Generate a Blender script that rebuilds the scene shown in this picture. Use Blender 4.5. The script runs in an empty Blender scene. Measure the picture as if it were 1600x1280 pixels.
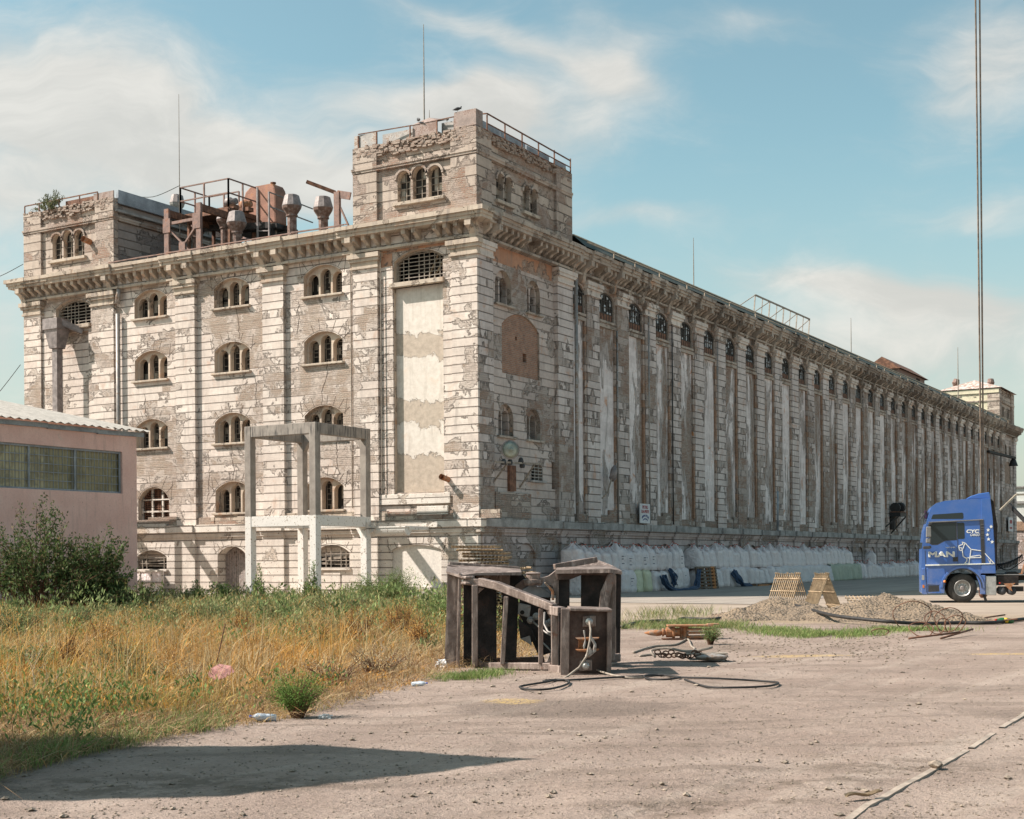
import bpy, bmesh, math, random
import numpy as np
from mathutils import Vector, Matrix
from mathutils.geometry import tessellate_polygon
R=math.radians
rnd=random.Random(7); nr=np.random.RandomState(11)
sc=bpy.context.scene; col=sc.collection

# ---------------------------------------------------------------- camera
FPX,PHI,ROLL=2153.86,0.5312,-0.0074
CAM=np.array([30.7327,-49.5721,1.68]); PYV=873.47
DV=np.array([-math.sin(PHI),math.cos(PHI),0.]); r0=np.array([math.cos(PHI),math.sin(PHI),0.]); u0=np.array([0,0,1.])
RV=r0*math.cos(ROLL)+u0*math.sin(ROLL); UV=-r0*math.sin(ROLL)+u0*math.cos(ROLL)
cd=bpy.data.cameras.new('camera'); cam=bpy.data.objects.new('camera',cd); col.objects.link(cam)
cam.matrix_world=Matrix([[RV[0],UV[0],-DV[0],CAM[0]],[RV[1],UV[1],-DV[1],CAM[1]],[RV[2],UV[2],-DV[2],CAM[2]],[0,0,0,1]])
cd.sensor_width=36; cd.lens=36*FPX/1600; cd.shift_y=(PYV-640)/1600; cd.clip_end=5000; cd.clip_start=.1
sc.camera=cam
def ray(x,y): return DV+RV*(x-800)/FPX+UV*(PYV-y)/FPX
def V3(a): return Vector((float(a[0]),float(a[1]),float(a[2])))
def atz(x,y,z=0): v=ray(x,y); return V3(CAM+v*((z-CAM[2])/v[2]))      # the point of a photo position on a level at height z
def atY(x,y,Y=0): v=ray(x,y); return V3(CAM+v*((Y-CAM[1])/v[1]))
def atX(x,y,X=0): v=ray(x,y); return V3(CAM+v*((X-CAM[0])/v[0]))
def atD(x,y,t): return V3(CAM+ray(x,y)*t)
def depth(p): return float((np.array(p)-CAM)@DV)

# ---------------------------------------------------------------- sun, sky, exposure
SAZ,SEL=R(32),R(44.3)            # horizontal heading of the light, elevation
L=Vector((math.cos(SAZ)*math.cos(SEL),math.sin(SAZ)*math.cos(SEL),-math.sin(SEL)))
sl=bpy.data.lights.new('sun','SUN'); sl.energy=4.4; sl.angle=R(.5); sl.color=(1,.905,.825)
so=bpy.data.objects.new('sun',sl); col.objects.link(so); so.rotation_euler=(-L).to_track_quat('Z','Y').to_euler(); so.location=(0,0,60)
w=bpy.data.worlds.new('World'); sc.world=w; w.use_nodes=True
nt=w.node_tree; nt.nodes.clear()
class NT:
    def __init__(s,t): s.t=t
    def n(s,ty,**k):
        o=s.t.nodes.new(ty)
        for a,b in k.items():
            if a.startswith('i_'): 
                key=a[2:]; key=int(key) if key.isdigit() else key.replace('_',' ')
                s.set(o.inputs[key],b)
            else: setattr(o,a,b)
        return o
    def set(s,i,v):
        if isinstance(v,bpy.types.NodeSocket): s.t.links.new(v,i)
        elif isinstance(v,bpy.types.Node): s.t.links.new(v.outputs[0],i)
        else:
            if hasattr(i.default_value,'__len__') and not hasattr(v,'__len__'): v=(v,)*len(i.default_value)
            if hasattr(v,'__len__') and len(i.default_value)==4 and len(v)==3: v=(*v,1)
            i.default_value=v
    def m(s,op,a,b=None,c=None,clamp=False):
        o=s.t.nodes.new('ShaderNodeMath'); o.operation=op; o.use_clamp=clamp; s.set(o.inputs[0],a)
        if b is not None: s.set(o.inputs[1],b)
        if c is not None: s.set(o.inputs[2],c)
        return o.outputs[0]
    def vm(s,op,a,b=None):
        o=s.t.nodes.new('ShaderNodeVectorMath'); o.operation=op; s.set(o.inputs[0],a)
        if b is not None: s.set(o.inputs[1],b)
        return o.outputs[1] if op=='DOT_PRODUCT' else o.outputs[0]
    def mix(s,f,a,b,bt='MIX'):
        o=s.t.nodes.new('ShaderNodeMix'); o.data_type='RGBA'; o.blend_type=bt; o.clamp_factor=True
        s.set(o.inputs[0],f); s.set(o.inputs[6],a); s.set(o.inputs[7],b); return o.outputs[2]
    def comb(s,x,y,z):
        o=s.t.nodes.new('ShaderNodeCombineXYZ'); s.set(o.inputs[0],x); s.set(o.inputs[1],y); s.set(o.inputs[2],z); return o.outputs[0]
    def noise(s,vec,sc_,det=3,rough=.55,dist=0):
        o=s.t.nodes.new('ShaderNodeTexNoise'); s.set(o.inputs['Vector'],vec); o.inputs['Scale'].default_value=sc_
        o.inputs['Detail'].default_value=det; o.inputs['Roughness'].default_value=rough; o.inputs['Distortion'].default_value=dist
        return o.outputs['Fac']
    def ss(s,x,a,b):      # smoothstep a..b -> 0..1
        o=s.t.nodes.new('ShaderNodeMapRange'); o.interpolation_type='SMOOTHSTEP'
        s.set(o.inputs[0],x); o.inputs[1].default_value=a; o.inputs[2].default_value=b; return o.outputs[0]
N=NT(nt)
sky=N.n('ShaderNodeTexSky',sky_type='NISHITA',sun_disc=False,sun_elevation=SEL,altitude=100,air_density=1.0,dust_density=1.2,ozone_density=1.0)
sky.sun_rotation=math.atan2(-L.x,-L.y)     # the sky's sun stands where the lamp stands
tc=N.n('ShaderNodeTexCoord').outputs['Generated']
dd=N.vm('DOT_PRODUCT',tc,tuple(DV)); dd=N.m('MAXIMUM',dd,.12)
S_=N.m('DIVIDE',N.vm('DOT_PRODUCT',tc,tuple(RV)),dd); T_=N.m('DIVIDE',N.vm('DOT_PRODUCT',tc,(0,0,1)),dd)
# clouds: banks and wisps at their headings in the sky, broken up by warped noise
P_=N.comb(S_,T_,0)
wr=N.noise(P_,3.2,4,.6); wr2=N.noise(N.vm('ADD',P_,(7,3,1)),3.2,4,.6)
Pw=N.comb(N.m('ADD',S_,N.m('MULTIPLY',N.m('SUBTRACT',wr,.5),.22)),N.m('ADD',T_,N.m('MULTIPLY',N.m('SUBTRACT',wr2,.5),.13)),0)
spw=N.n('ShaderNodeSeparateXYZ',i_0=Pw)
clouds=[(60,120,330,110,.85,.10),(250,225,330,60,1.0,.22),(430,250,190,42,.9,.1),(60,300,260,60,.75,.1),(700,150,190,52,1.15,-.1),(800,200,100,55,.9,.5),(980,90,90,60,.55,.9),(800,45,260,26,.6,.35),(930,190,60,60,.5,1.1),
 (1520,80,120,110,.75,.4),(1350,450,260,34,.75,.12),(1500,480,240,60,.6,.1),(1000,330,140,24,.5,.0),(1580,320,90,28,.5,0),(1250,540,260,50,.35,0),(1450,570,300,70,.5,0),(-100,480,260,160,.7,0),(1180,40,140,30,.35,0)]
acc=None
for (x,y,rx,ry,am,ro) in clouds:
    s0=(x-800)/FPX; t0=(PYV-y)/FPX; c,s_=math.cos(ro),math.sin(ro)
    dx=N.m('SUBTRACT',spw.outputs[0],s0); dy=N.m('SUBTRACT',spw.outputs[1],t0)
    a=N.m('MULTIPLY',N.m('SUBTRACT',N.m('MULTIPLY',dx,c),N.m('MULTIPLY',dy,s_)),FPX/rx)
    b=N.m('MULTIPLY',N.m('ADD',N.m('MULTIPLY',dx,s_),N.m('MULTIPLY',dy,c)),FPX/ry)
    g=N.m('MULTIPLY',N.m('EXPONENT',N.m('MULTIPLY',N.m('ADD',N.m('MULTIPLY',a,a),N.m('MULTIPLY',b,b)),-1)),am)
    acc=g if acc is None else N.m('ADD',acc,g)
fib=N.noise(N.comb(N.m('MULTIPLY',spw.outputs[0],1.0),N.m('MULTIPLY',spw.outputs[1],2.6),0),7,8,.62,.4)
fine=N.noise(P_,26,5,.6)
dens=N.m('ADD',N.m('ADD',N.m('MULTIPLY',acc,.92),.07),N.m('MULTIPLY',N.m('SUBTRACT',fib,.55),1.1)); dens=N.m('ADD',dens,N.m('MULTIPLY',N.m('SUBTRACT',fine,.5),.16))
cm=N.ss(dens,.0,1.0)
up=N.n('ShaderNodeSeparateXYZ',i_0=tc).outputs[2]
hz=N.m('MULTIPLY',N.m('SUBTRACT',1,N.ss(up,.0,.30)),.72)
sk=N.mix(1,sky.outputs[0],(.70,.785,.605),'MULTIPLY')
skc=N.mix(hz,sk,(2.14,2.08,2.02))
allc=N.mix(N.m('MULTIPLY',cm,.88),skc,N.mix(N.ss(fib,.35,.7),(2.75,2.66,2.48),(3.45,3.30,3.05)))
bg=N.n('ShaderNodeBackground',i_0=allc,i_1=.13); out=N.n('ShaderNodeOutputWorld',i_0=bg.outputs[0])
sc.view_settings.view_transform='Standard'; sc.view_settings.look='None'; sc.view_settings.gamma=1
sc.view_settings.exposure=.95
sc.render.engine='CYCLES'

# ---------------------------------------------------------------- object helpers
def tag(o,label=None,cat=None,group=None,kind=None):
    if label: o['label']=label
    if cat: o['category']=cat
    if group: o['group']=group
    if kind: o['kind']=kind
    return o
def empty(name,loc=(0,0,0),rz=0,label=None,cat=None,group=None):
    o=bpy.data.objects.new(name,None); o.location=loc; o.rotation_euler=(0,0,rz); col.objects.link(o); return tag(o,label,cat,group)
class MB:
    def __init__(s): s.v=[]; s.f=[]; s.mi=[]; s.k=0
    def add(s,vs,fs,k=None):
        b=len(s.v); s.v+= [tuple(map(float,p)) for p in vs]; s.f+=[tuple(b+i for i in f) for f in fs]; s.mi+=[s.k if k is None else k]*len(fs); return s
    def box(s,a,b,k=None):
        x0,x1=sorted((a[0],b[0])); y0,y1=sorted((a[1],b[1])); z0,z1=sorted((a[2],b[2]))
        return s.add([(x0,y0,z0),(x1,y0,z0),(x1,y1,z0),(x0,y1,z0),(x0,y0,z1),(x1,y0,z1),(x1,y1,z1),(x0,y1,z1)],
              [(0,3,2,1),(4,5,6,7),(0,1,5,4),(1,2,6,5),(2,3,7,6),(3,0,4,7)],k)
    def bar(s,a,b,w_,h_,k=None,up=(0,0,1)):      # rectangular bar from a to b
        a=Vector(a);b=Vector(b);d=(b-a).normalized();u=Vector(up)
        if abs(d.dot(u))>.98:u=Vector((1,0,0))
        x=d.cross(u).normalized();y=x.cross(d)
        P=[]
        for p in (a,b):
            for i,j in((-1,-1),(1,-1),(1,1),(-1,1)): P.append(p+x*i*w_/2+y*j*h_/2)
        return s.add(P,[(0,3,2,1),(4,5,6,7),(0,1,5,4),(1,2,6,5),(2,3,7,6),(3,0,4,7)],k)
    def tube(s,pts,r,n=8,k=None,cap=True):
        pts=[Vector(p) for p in pts]; rs=r if hasattr(r,'__len__') else [r]*len(pts)
        P=[];F=[]; ref=None
        for i,p in enumerate(pts):
            d=(pts[min(i+1,len(pts)-1)]-pts[max(i-1,0)]).normalized()
            if ref is None: ref=Vector((0,0,1)) if abs(d.z)<.9 else Vector((1,0,0))
            x=d.cross(ref).normalized(); y=x.cross(d); ref=y
            for j in range(n):
                a=2*math.pi*j/n; P.append(p+(x*math.cos(a)+y*math.sin(a))*rs[i])
        for i in range(len(pts)-1):
            for j in range(n): F.append((i*n+j,i*n+(j+1)%n,(i+1)*n+(j+1)%n,(i+1)*n+j))
        if cap: F.append(tuple(range(n))[::-1]); F.append(tuple((len(pts)-1)*n+j for j in range(n)))
        return s.add(P,F,k)
    def lathe(s,c,prof,n=16,k=None,axis=(0,0,1),cap=True):
        c=Vector(c); ax=Vector(axis).normalized(); x=ax.orthogonal().normalized(); y=ax.cross(x); P=[];F=[]
        for r_,h in prof:
            for j in range(n): a=2*math.pi*j/n; P.append(c+ax*h+(x*math.cos(a)+y*math.sin(a))*r_)
        m=len(prof)
        for i in range(m-1):
            for j in range(n): F.append((i*n+j,i*n+(j+1)%n,(i+1)*n+(j+1)%n,(i+1)*n+j))
        if cap: F.append(tuple(range(n))[::-1]); F.append(tuple((m-1)*n+j for j in range(n)))
        return s.add(P,F,k)
    def prism(s,poly,ext,k=None):                # polygon of 3-D points extruded by vector ext
        P=[Vector(p) for p in poly]; e=Vector(ext); n=len(P)
        tr=[tuple(t) for t in tessellate_polygon([P])]
        F=[t for t in tr]+[tuple(i+n for i in t[::-1]) for t in tr]+[(i,(i+1)%n,(i+1)%n+n,i+n) for i in range(n)]
        return s.add(P+[p+e for p in P],F,k)
    def build(s,name,mats,parent=None,smooth=False,bevel=0,label=None,loc=None):
        if not isinstance(mats,(list,tuple)): mats=[mats]
        me=bpy.data.meshes.new(name); me.from_pydata(s.v,[],s.f)
        for m_ in mats: me.materials.append(m_)
        if len(mats)>1: me.polygons.foreach_set('material_index',s.mi)
        if smooth: me.polygons.foreach_set('use_smooth',[True]*len(me.polygons))
        me.update()
        bm=bmesh.new(); bm.from_mesh(me); bmesh.ops.recalc_face_normals(bm,faces=bm.faces); bm.to_mesh(me); bm.free()
        o=bpy.data.objects.new(name,me); col.objects.link(o)
        if parent: o.parent=parent
        if loc is not None: o.location=loc
        if bevel:
            b=o.modifiers.new('bevel','BEVEL'); b.width=bevel; b.segments=2; b.limit_method='ANGLE'; b.angle_limit=R(40)
        if label: o['label']=label
        return o
def copy_tree(o,parent=None):
    c=o.copy(); col.objects.link(c); c.parent=parent
    for ch in [x for x in bpy.data.objects if x.parent==o]: copy_tree(ch,c)
    return c

# ---------------------------------------------------------------- materials
def newmat(name):
    m_=bpy.data.materials.new(name); m_.use_nodes=True; t=m_.node_tree; t.nodes.clear(); n=NT(t)
    p=n.n('ShaderNodeBsdfPrincipled'); o=n.n('ShaderNodeOutputMaterial',i_0=p.outputs[0]); return m_,n,p
def bump(n,p,h,strength=1,dist=.02):
    b=n.n('ShaderNodeBump'); b.inputs['Strength'].default_value=strength; b.inputs['Distance'].default_value=dist
    n.set(b.inputs['Height'],h); n.t.links.new(b.outputs[0],p.inputs['Normal'])
def simple(name,c,rough=.7,metal=0,var=.25,scale=3,bmp=.006,c2=None,thr=.55,fine=0,spec=.3):
    m_,n,p=newmat(name); tcn=n.n('ShaderNodeTexCoord').outputs['Object']
    a=n.noise(tcn,scale,6,.6); b=n.noise(tcn,scale*9,4,.6)
    cc=n.mix(n.ss(a,.3,.7),tuple(x*(1-var) for x in c),tuple(min(1,x*(1+var)) for x in c))
    if c2: cc=n.mix(n.ss(n.m('ADD',a,n.m('MULTIPLY',n.m('SUBTRACT',b,.5),.35)),thr-.05,thr+.06),cc,c2)
    cc=n.mix(n.ss(b,.3,.75),cc,n.mix(1,cc,(.78,.78,.78),'MULTIPLY'))
    n.set(p.inputs['Base Color'],cc); p.inputs['Roughness'].default_value=rough; p.inputs['Metallic'].default_value=metal
    p.inputs['Specular IOR Level'].default_value=spec
    if bmp: bump(n,p,n.m('ADD',a,n.m('MULTIPLY',b,.5)),1,bmp)
    return m_
def masonry(name,plaster,bare,amount=.5,course=.37,joints=1.0,brick=None,streak=.35,orange=.15,patch=.7,vstretch=1.0,pits=0,cellw=.25,bandjoint=True,edge=.7,bare2=None,blockw=1.3):
    """old rendered brickwork: plaster that has broken off in slabs, course joints, stains"""
    m_,n,p=newmat(name); tcn=n.n('ShaderNodeTexCoord').outputs['Object']; sp=n.n('ShaderNodeSeparateXYZ',i_0=tcn)
    u=n.m('ADD',sp.outputs[0],sp.outputs[1]); v=sp.outputs[2]
    uv=n.comb(u,v,0)
    # joints
    vv=n.m('DIVIDE',v,course); fr=n.m('FRACT',vv); jd=n.m('MINIMUM',fr,n.m('SUBTRACT',1,fr)); ci=n.m('FLOOR',vv)
    wob=n.m('MULTIPLY',n.m('SUBTRACT',n.noise(uv,9,2),.5),.035)
    groove=n.m('SUBTRACT',1,n.ss(n.m('ADD',jd,wob),.028,.075))
    # patches, partly following the blocks
    wn=n.n('ShaderNodeTexWhiteNoise',noise_dimensions='2D'); n.set(wn.inputs['Vector'],n.comb(n.m('FLOOR',n.m('ADD',n.m('DIVIDE',u,blockw),n.m('MULTIPLY',ci,.37))),ci,0))
    pn=n.noise(n.comb(u,n.m('DIVIDE',v,vstretch),0),patch,7,.62,.35)
    q=n.m('ADD',pn,n.m('MULTIPLY',n.m('SUBTRACT',wn.outputs[0],.5),cellw))
    reg=n.noise(n.comb(n.m('MULTIPLY',u,.8),n.m('DIVIDE',v,vstretch),0),.17,2,.5); q=n.m('ADD',q,n.m('MULTIPLY',n.m('SUBTRACT',reg,.5),.55))
    thr=.5+(.5-amount)*.42
    mask=n.ss(q,thr-.006,thr+.006)
    mk2=n.m('MULTIPLY',n.ss(q,thr-.075,thr-.063),n.m('SUBTRACT',1,mask))
    ed=n.m('MULTIPLY',n.ss(q,thr-.035,thr-.004),n.m('SUBTRACT',1,n.ss(q,thr-.002,thr+.004)))
    fn=n.noise(uv,22,5,.65); mn=n.noise(uv,4.5,5,.65); big=n.noise(uv,.35,3,.6)
    # bare wall
    bc=n.mix(n.ss(mn,.3,.7),tuple(x*.78 for x in bare),tuple(x*1.2 for x in bare))
    if bare2: bc=n.mix(n.ss(n.noise(uv,.8,5,.65,.3),.5,.62),bc,bare2)
    bc=n.mix(n.m('MULTIPLY',n.ss(n.noise(uv,13,4,.7),.60,.66),.75),bc,(.13,.10,.08)); bc=n.mix(n.m('MULTIPLY',n.ss(n.noise(uv,9,5,.75),.56,.66),.5),bc,tuple(min(1,x*1.45) for x in bare))
    rowd=n.ss(n.noise(n.comb(n.m('MULTIPLY',u,1.1),n.m('MULTIPLY',v,9),0),1.6,3,.6),.57,.66); bc=n.mix(n.m('MULTIPLY',rowd,.55),bc,(.20,.16,.13))
    bh=n.m('MULTIPLY',fn,.7)
    br=n.n('ShaderNodeTexBrick',offset=.5); n.set(br.inputs['Vector'],uv); br.inputs['Scale'].default_value=1
    br.inputs['Brick Width'].default_value=.27; br.inputs['Row Height'].default_value=.085; br.inputs['Mortar Size'].default_value=.012; br.inputs['Mortar Smooth'].default_value=.3; br.inputs['Bias'].default_value=0
    if brick:
        n.set(br.inputs['Color1'],brick[0]); n.set(br.inputs['Color2'],brick[1]); n.set(br.inputs['Mortar'],brick[2])
        bm_=n.ss(n.noise(uv,.9,4,.6),.42,.56) if len(brick)<4 else brick[3]
        bc=n.mix(bm_,bc,n.mix(n.ss(fn,.35,.7),br.outputs[0],n.mix(1,br.outputs[0],(.62,.6,.6),'MULTIPLY')))
    mc=tuple((a*.5+b*.5) for a,b in zip(bare,plaster)); bc=n.mix(n.m('MULTIPLY',mk2,.85),bc,n.mix(n.ss(fn,.35,.7),mc,n.mix(1,mc,(.85,.83,.82),'MULTIPLY')))
    bh=n.m('ADD',bh,n.m('MULTIPLY',n.m('SUBTRACT',1,br.outputs['Fac']),.45)); bh=n.m('ADD',bh,n.m('MULTIPLY',mk2,.45))
    # plaster
    pc=n.mix(n.ss(mn,.3,.7),tuple(x*.90 for x in plaster),tuple(min(.95,x*1.06) for x in plaster))
    pc=n.mix(n.m('MULTIPLY',wn.outputs[0],.75),pc,n.mix(1,pc,(.80,.77,.76),'MULTIPLY')); pc=n.mix(n.m('MULTIPLY',n.ss(n.noise(uv,.55,5,.6,.3),.45,.65),.45),pc,n.mix(1,pc,(.80,.78,.78),'MULTIPLY'))
    st=n.noise(n.comb(n.m('MULTIPLY',u,2.6),n.m('MULTIPLY',v,.28),0),1.5,5,.6)
    pc=n.mix(n.m('MULTIPLY',n.ss(st,.5,.72),streak),pc,(.26,.225,.20))
    pc=n.mix(n.m('MULTIPLY',n.ss(n.noise(uv,1.1,6,.7,.6),.56,.68),orange),pc,(.50,.23,.10))
    c=n.mix(mask,bc,pc)
    if pits:
        pt=n.ss(n.noise(uv,9,3,.6),.62,.66); c=n.mix(n.m('MULTIPLY',pt,pits),c,(.20,.155,.12))
    c=n.mix(n.m('MULTIPLY',ed,edge),c,(.09,.075,.065))
    gm=n.m('MULTIPLY',groove,n.m('MULTIPLY',joints,n.m('ADD',n.m('MULTIPLY',mask,.8),.25)))
    c=n.mix(n.m('MULTIPLY',gm,.75),c,(.17,.135,.11))
    c=n.mix(n.ss(big,.3,.7),c,n.mix(1,c,(.86,.85,.85),'MULTIPLY'))
    n.set(p.inputs['Base Color'],c); p.inputs['Roughness'].default_value=.92; p.inputs['Specular IOR Level'].default_value=.15
    h=n.m('ADD',n.m('MULTIPLY',mask,1.1),n.m('MULTIPLY',bh,n.m('SUBTRACT',1.1,mask)))
    h=n.m('SUBTRACT',h,n.m('MULTIPLY',gm,1.0)); h=n.m('ADD',h,n.m('MULTIPLY',fn,.12))
    bump(n,p,h,1,.045)
    return m_
M={}
CR=(.77,.69,.615); MO=(.53,.45,.39)
M['quoin']=masonry('plaster quoin',CR,MO,.60,patch=.55,cellw=.20,brick=((.50,.38,.30),(.54,.45,.37),(.46,.39,.32)),streak=.45,orange=.22)
M['field']=masonry('plaster field',CR,MO,.44,patch=.42,cellw=.18,orange=.3,brick=((.50,.38,.30),(.54,.45,.37),(.46,.39,.32)),streak=.4)
M['white']=masonry('limewashed base',(.77,.715,.64),(.62,.52,.42),.72,course=.335,patch=.8,pits=.75,streak=.18,orange=.05,cellw=.12,brick=((.66,.56,.46),(.74,.66,.56),(.46,.38,.31)),edge=.55)
M['trim']=masonry('stone trim',(.56,.48,.39),(.38,.31,.25),.74,course=3.3,joints=0,patch=1.5,streak=.85,orange=.35,cellw=.0)
M['tower']=masonry('tower masonry',(.58,.50,.425),(.43,.35,.30),.50,course=.46,patch=.5,streak=.5,orange=.06,brick=((.42,.26,.19),(.48,.38,.31),(.44,.37,.31)))
M['reveal']=masonry('plaster reveal',(.66,.55,.44),(.42,.33,.26),.75,course=3.3,joints=0,patch=1.2,streak=.3,orange=.5,cellw=0)
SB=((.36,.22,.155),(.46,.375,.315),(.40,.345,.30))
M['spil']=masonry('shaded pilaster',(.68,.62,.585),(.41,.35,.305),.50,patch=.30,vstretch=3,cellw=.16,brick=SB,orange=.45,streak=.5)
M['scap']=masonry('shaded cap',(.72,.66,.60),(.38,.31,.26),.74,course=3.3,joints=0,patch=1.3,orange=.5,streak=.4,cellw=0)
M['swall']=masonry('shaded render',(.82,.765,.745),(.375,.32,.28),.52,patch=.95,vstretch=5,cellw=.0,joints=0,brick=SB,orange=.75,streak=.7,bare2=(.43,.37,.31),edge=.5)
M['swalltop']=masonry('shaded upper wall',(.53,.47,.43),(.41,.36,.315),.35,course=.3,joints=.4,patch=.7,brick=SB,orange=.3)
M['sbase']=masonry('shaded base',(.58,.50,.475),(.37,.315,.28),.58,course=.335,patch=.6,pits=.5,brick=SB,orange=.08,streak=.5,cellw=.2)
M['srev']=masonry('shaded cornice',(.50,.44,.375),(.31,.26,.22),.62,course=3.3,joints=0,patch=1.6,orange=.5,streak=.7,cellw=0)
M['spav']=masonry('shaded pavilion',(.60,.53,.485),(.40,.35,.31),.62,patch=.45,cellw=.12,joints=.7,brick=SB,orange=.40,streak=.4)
M['bandstone']=simple('grey band stone',(.33,.315,.30),.85,var=.3,scale=1.4,bmp=.01)
M['rubble']=masonry('rubble course',(.58,.50,.41),(.37,.30,.25),.30,course=.2,joints=.5,patch=1.2,brick=((.40,.25,.18),(.45,.36,.29),(.38,.31,.26)),pits=.8,cellw=.3)
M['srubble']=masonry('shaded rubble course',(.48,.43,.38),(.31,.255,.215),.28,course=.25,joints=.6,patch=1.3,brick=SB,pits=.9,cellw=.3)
# large smooth render panel with two rough grey bands
def panelmat():
    m_,n,p=newmat('render panel'); tcn=n.n('ShaderNodeTexCoord').outputs['Object']; sp=n.n('ShaderNodeSeparateXYZ',i_0=tcn)
    u=n.m('ADD',sp.outputs[0],sp.outputs[1]); v=sp.outputs[2]; uv=n.comb(u,v,0)
    e=n.m('ADD',n.m('ADD',v,n.m('MULTIPLY',u,.06)),n.m('MULTIPLY',n.m('SUBTRACT',n.noise(uv,.9,9,.72,.6),.5),2.3))
    def band(a,b): return n.m('MULTIPLY',n.ss(e,a-.012,a+.012),n.m('SUBTRACT',1,n.ss(e,b-.012,b+.012)))
    bd=n.m('ADD',n.m('ADD',band(10.35,11.35),band(7.35,8.45)),n.m('SUBTRACT',1,n.ss(e,6.02,6.05)),clamp=True)
    mn=n.noise(uv,4,6,.7); fn=n.noise(uv,25,4)
    c=n.mix(n.ss(mn,.3,.7),(.56,.505,.44),(.68,.625,.56)); c=n.mix(n.m('MULTIPLY',n.ss(n.noise(n.comb(n.m('MULTIPLY',u,4),n.m('MULTIPLY',v,.4),0),1.2,5,.65),.5,.7),.35),c,(.36,.31,.26)); c=n.mix(n.m('MULTIPLY',n.ss(n.noise(uv,1.2,5,.7,.5),.55,.7),.35),c,(.62,.45,.33))
    g=n.mix(n.ss(mn,.3,.7),(.37,.31,.25),(.50,.42,.34))
    edge=n.m('MULTIPLY',n.m('MULTIPLY',bd,n.m('SUBTRACT',1,bd)),3.6,clamp=True)
    n.set(p.inputs['Base Color'],n.mix(edge,n.mix(bd,c,g),(.12,.1,.085))); p.inputs['Roughness'].default_value=.92
    bump(n,p,n.m('ADD',n.m('SUBTRACT',1,bd),n.m('ADD',n.m('MULTIPLY',fn,.12),n.m('MULTIPLY',n.m('MULTIPLY',mn,bd),.5))),1,.04); return m_
M['panel']=panelmat()
def brickmat(name,c1,c2,mo,w_=.26,h_=.085):
    m_,n,p=newmat(name); tcn=n.n('ShaderNodeTexCoord').outputs['Object']; sp=n.n('ShaderNodeSeparateXYZ',i_0=tcn)
    uv=n.comb(n.m('ADD',sp.outputs[0],sp.outputs[1]),sp.outputs[2],0)
    br=n.n('ShaderNodeTexBrick'); n.set(br.inputs['Vector'],uv); br.inputs['Scale'].default_value=1; br.inputs['Brick Width'].default_value=w_; br.inputs['Row Height'].default_value=h_; br.inputs['Mortar Size'].default_value=.012
    n.set(br.inputs['Color1'],c1); n.set(br.inputs['Color2'],c2); n.set(br.inputs['Mortar'],mo)
    n.set(p.inputs['Base Color'],n.mix(n.ss(n.noise(uv,3,5),.3,.75),br.outputs[0],n.mix(1,br.outputs[0],(.7,.68,.68),'MULTIPLY'))); p.inputs['Roughness'].default_value=.9
    bump(n,p,n.m('SUBTRACT',1,br.outputs['Fac']),1,.02); return m_
M['brick']=brickmat('orange brick',(.40,.205,.125),(.30,.17,.115),(.36,.30,.25))
M['dark']=simple('dark interior',(.018,.015,.013),.9,var=.4,bmp=0)
M['diron']=simple('dark window iron',(.06,.055,.05),.7,var=.3,scale=8,bmp=.002)
M['iron']=simple('window iron',(.30,.255,.21),.7,var=.3,scale=8,bmp=.002)
M['rust']=simple('rusty steel',(.17,.085,.055),.75,.1,var=.35,scale=5,c2=(.26,.13,.08),bmp=.004)
M['rustpink']=simple('faded red oxide steel',(.25,.165,.14),.7,.1,var=.3,scale=4,c2=(.27,.13,.08),thr=.6,bmp=.003)
M['parapetbrown']=simple('brown grey sheet',(.33,.26,.23),.65,.1,var=.3,scale=2,c2=(.25,.17,.14),bmp=.003)
M['rusttank']=simple('rusted tank plate',(.33,.17,.12),.7,.1,var=.25,scale=1.3,c2=(.45,.20,.07),thr=.64,bmp=.004)
M['galv']=simple('weathered sheet',(.34,.32,.30),.55,.35,var=.25,scale=2,c2=(.28,.20,.15),thr=.6,bmp=.003)
M['bluesheet']=simple('blue grey sheet',(.30,.33,.36),.6,.2,var=.25,scale=1.5,bmp=.004)
M['ventgrey']=simple('grey ventilator metal',(.27,.235,.225),.6,.3,var=.3,scale=4,bmp=.003)
M['ventred']=simple('rusty ventilator metal',(.20,.125,.10),.65,.25,var=.4,scale=5,c2=(.27,.215,.195),bmp=.003)
M['roofsheet']=simple('dark roofing felt',(.10,.115,.105),.8,var=.3,scale=2,c2=(.05,.08,.07),bmp=.01)
M['copperline']=simple('pale roof edge',(.50,.42,.32),.7,var=.2,bmp=0)
def concrete():
    m_,n,p=newmat('old concrete'); tcn=n.n('ShaderNodeTexCoord').outputs['Object']; sp=n.n('ShaderNodeSeparateXYZ',i_0=tcn); z=sp.outputs[2]
    a=n.noise(tcn,2.2,6,.65); b=n.noise(tcn,26,4,.6)
    st=n.noise(n.vm('MULTIPLY',tcn,(6,6,.5)),1.6,5,.6)
    c=n.mix(n.ss(a,.3,.7),(.22,.19,.165),(.33,.29,.25)); c=n.mix(n.m('MULTIPLY',n.ss(st,.52,.66),n.m('MULTIPLY',n.ss(z,6.6,6.95),.85)),c,(.06,.057,.053))
    e=n.m('ADD',z,n.m('MULTIPLY',n.m('SUBTRACT',b,.5),.12))
    wh=n.mix(n.ss(n.noise(tcn,11,4,.6),.60,.64),(.70,.67,.62),(.33,.26,.20))
    c=n.mix(n.m('SUBTRACT',1,n.ss(e,3.50,3.53)),c,wh)
    n.set(p.inputs['Base Color'],c); p.inputs['Roughness'].default_value=.9; bump(n,p,n.m('ADD',a,n.m('MULTIPLY',b,.4)),1,.015); return m_
M['concrete']=concrete()
M['pink']=None
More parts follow.
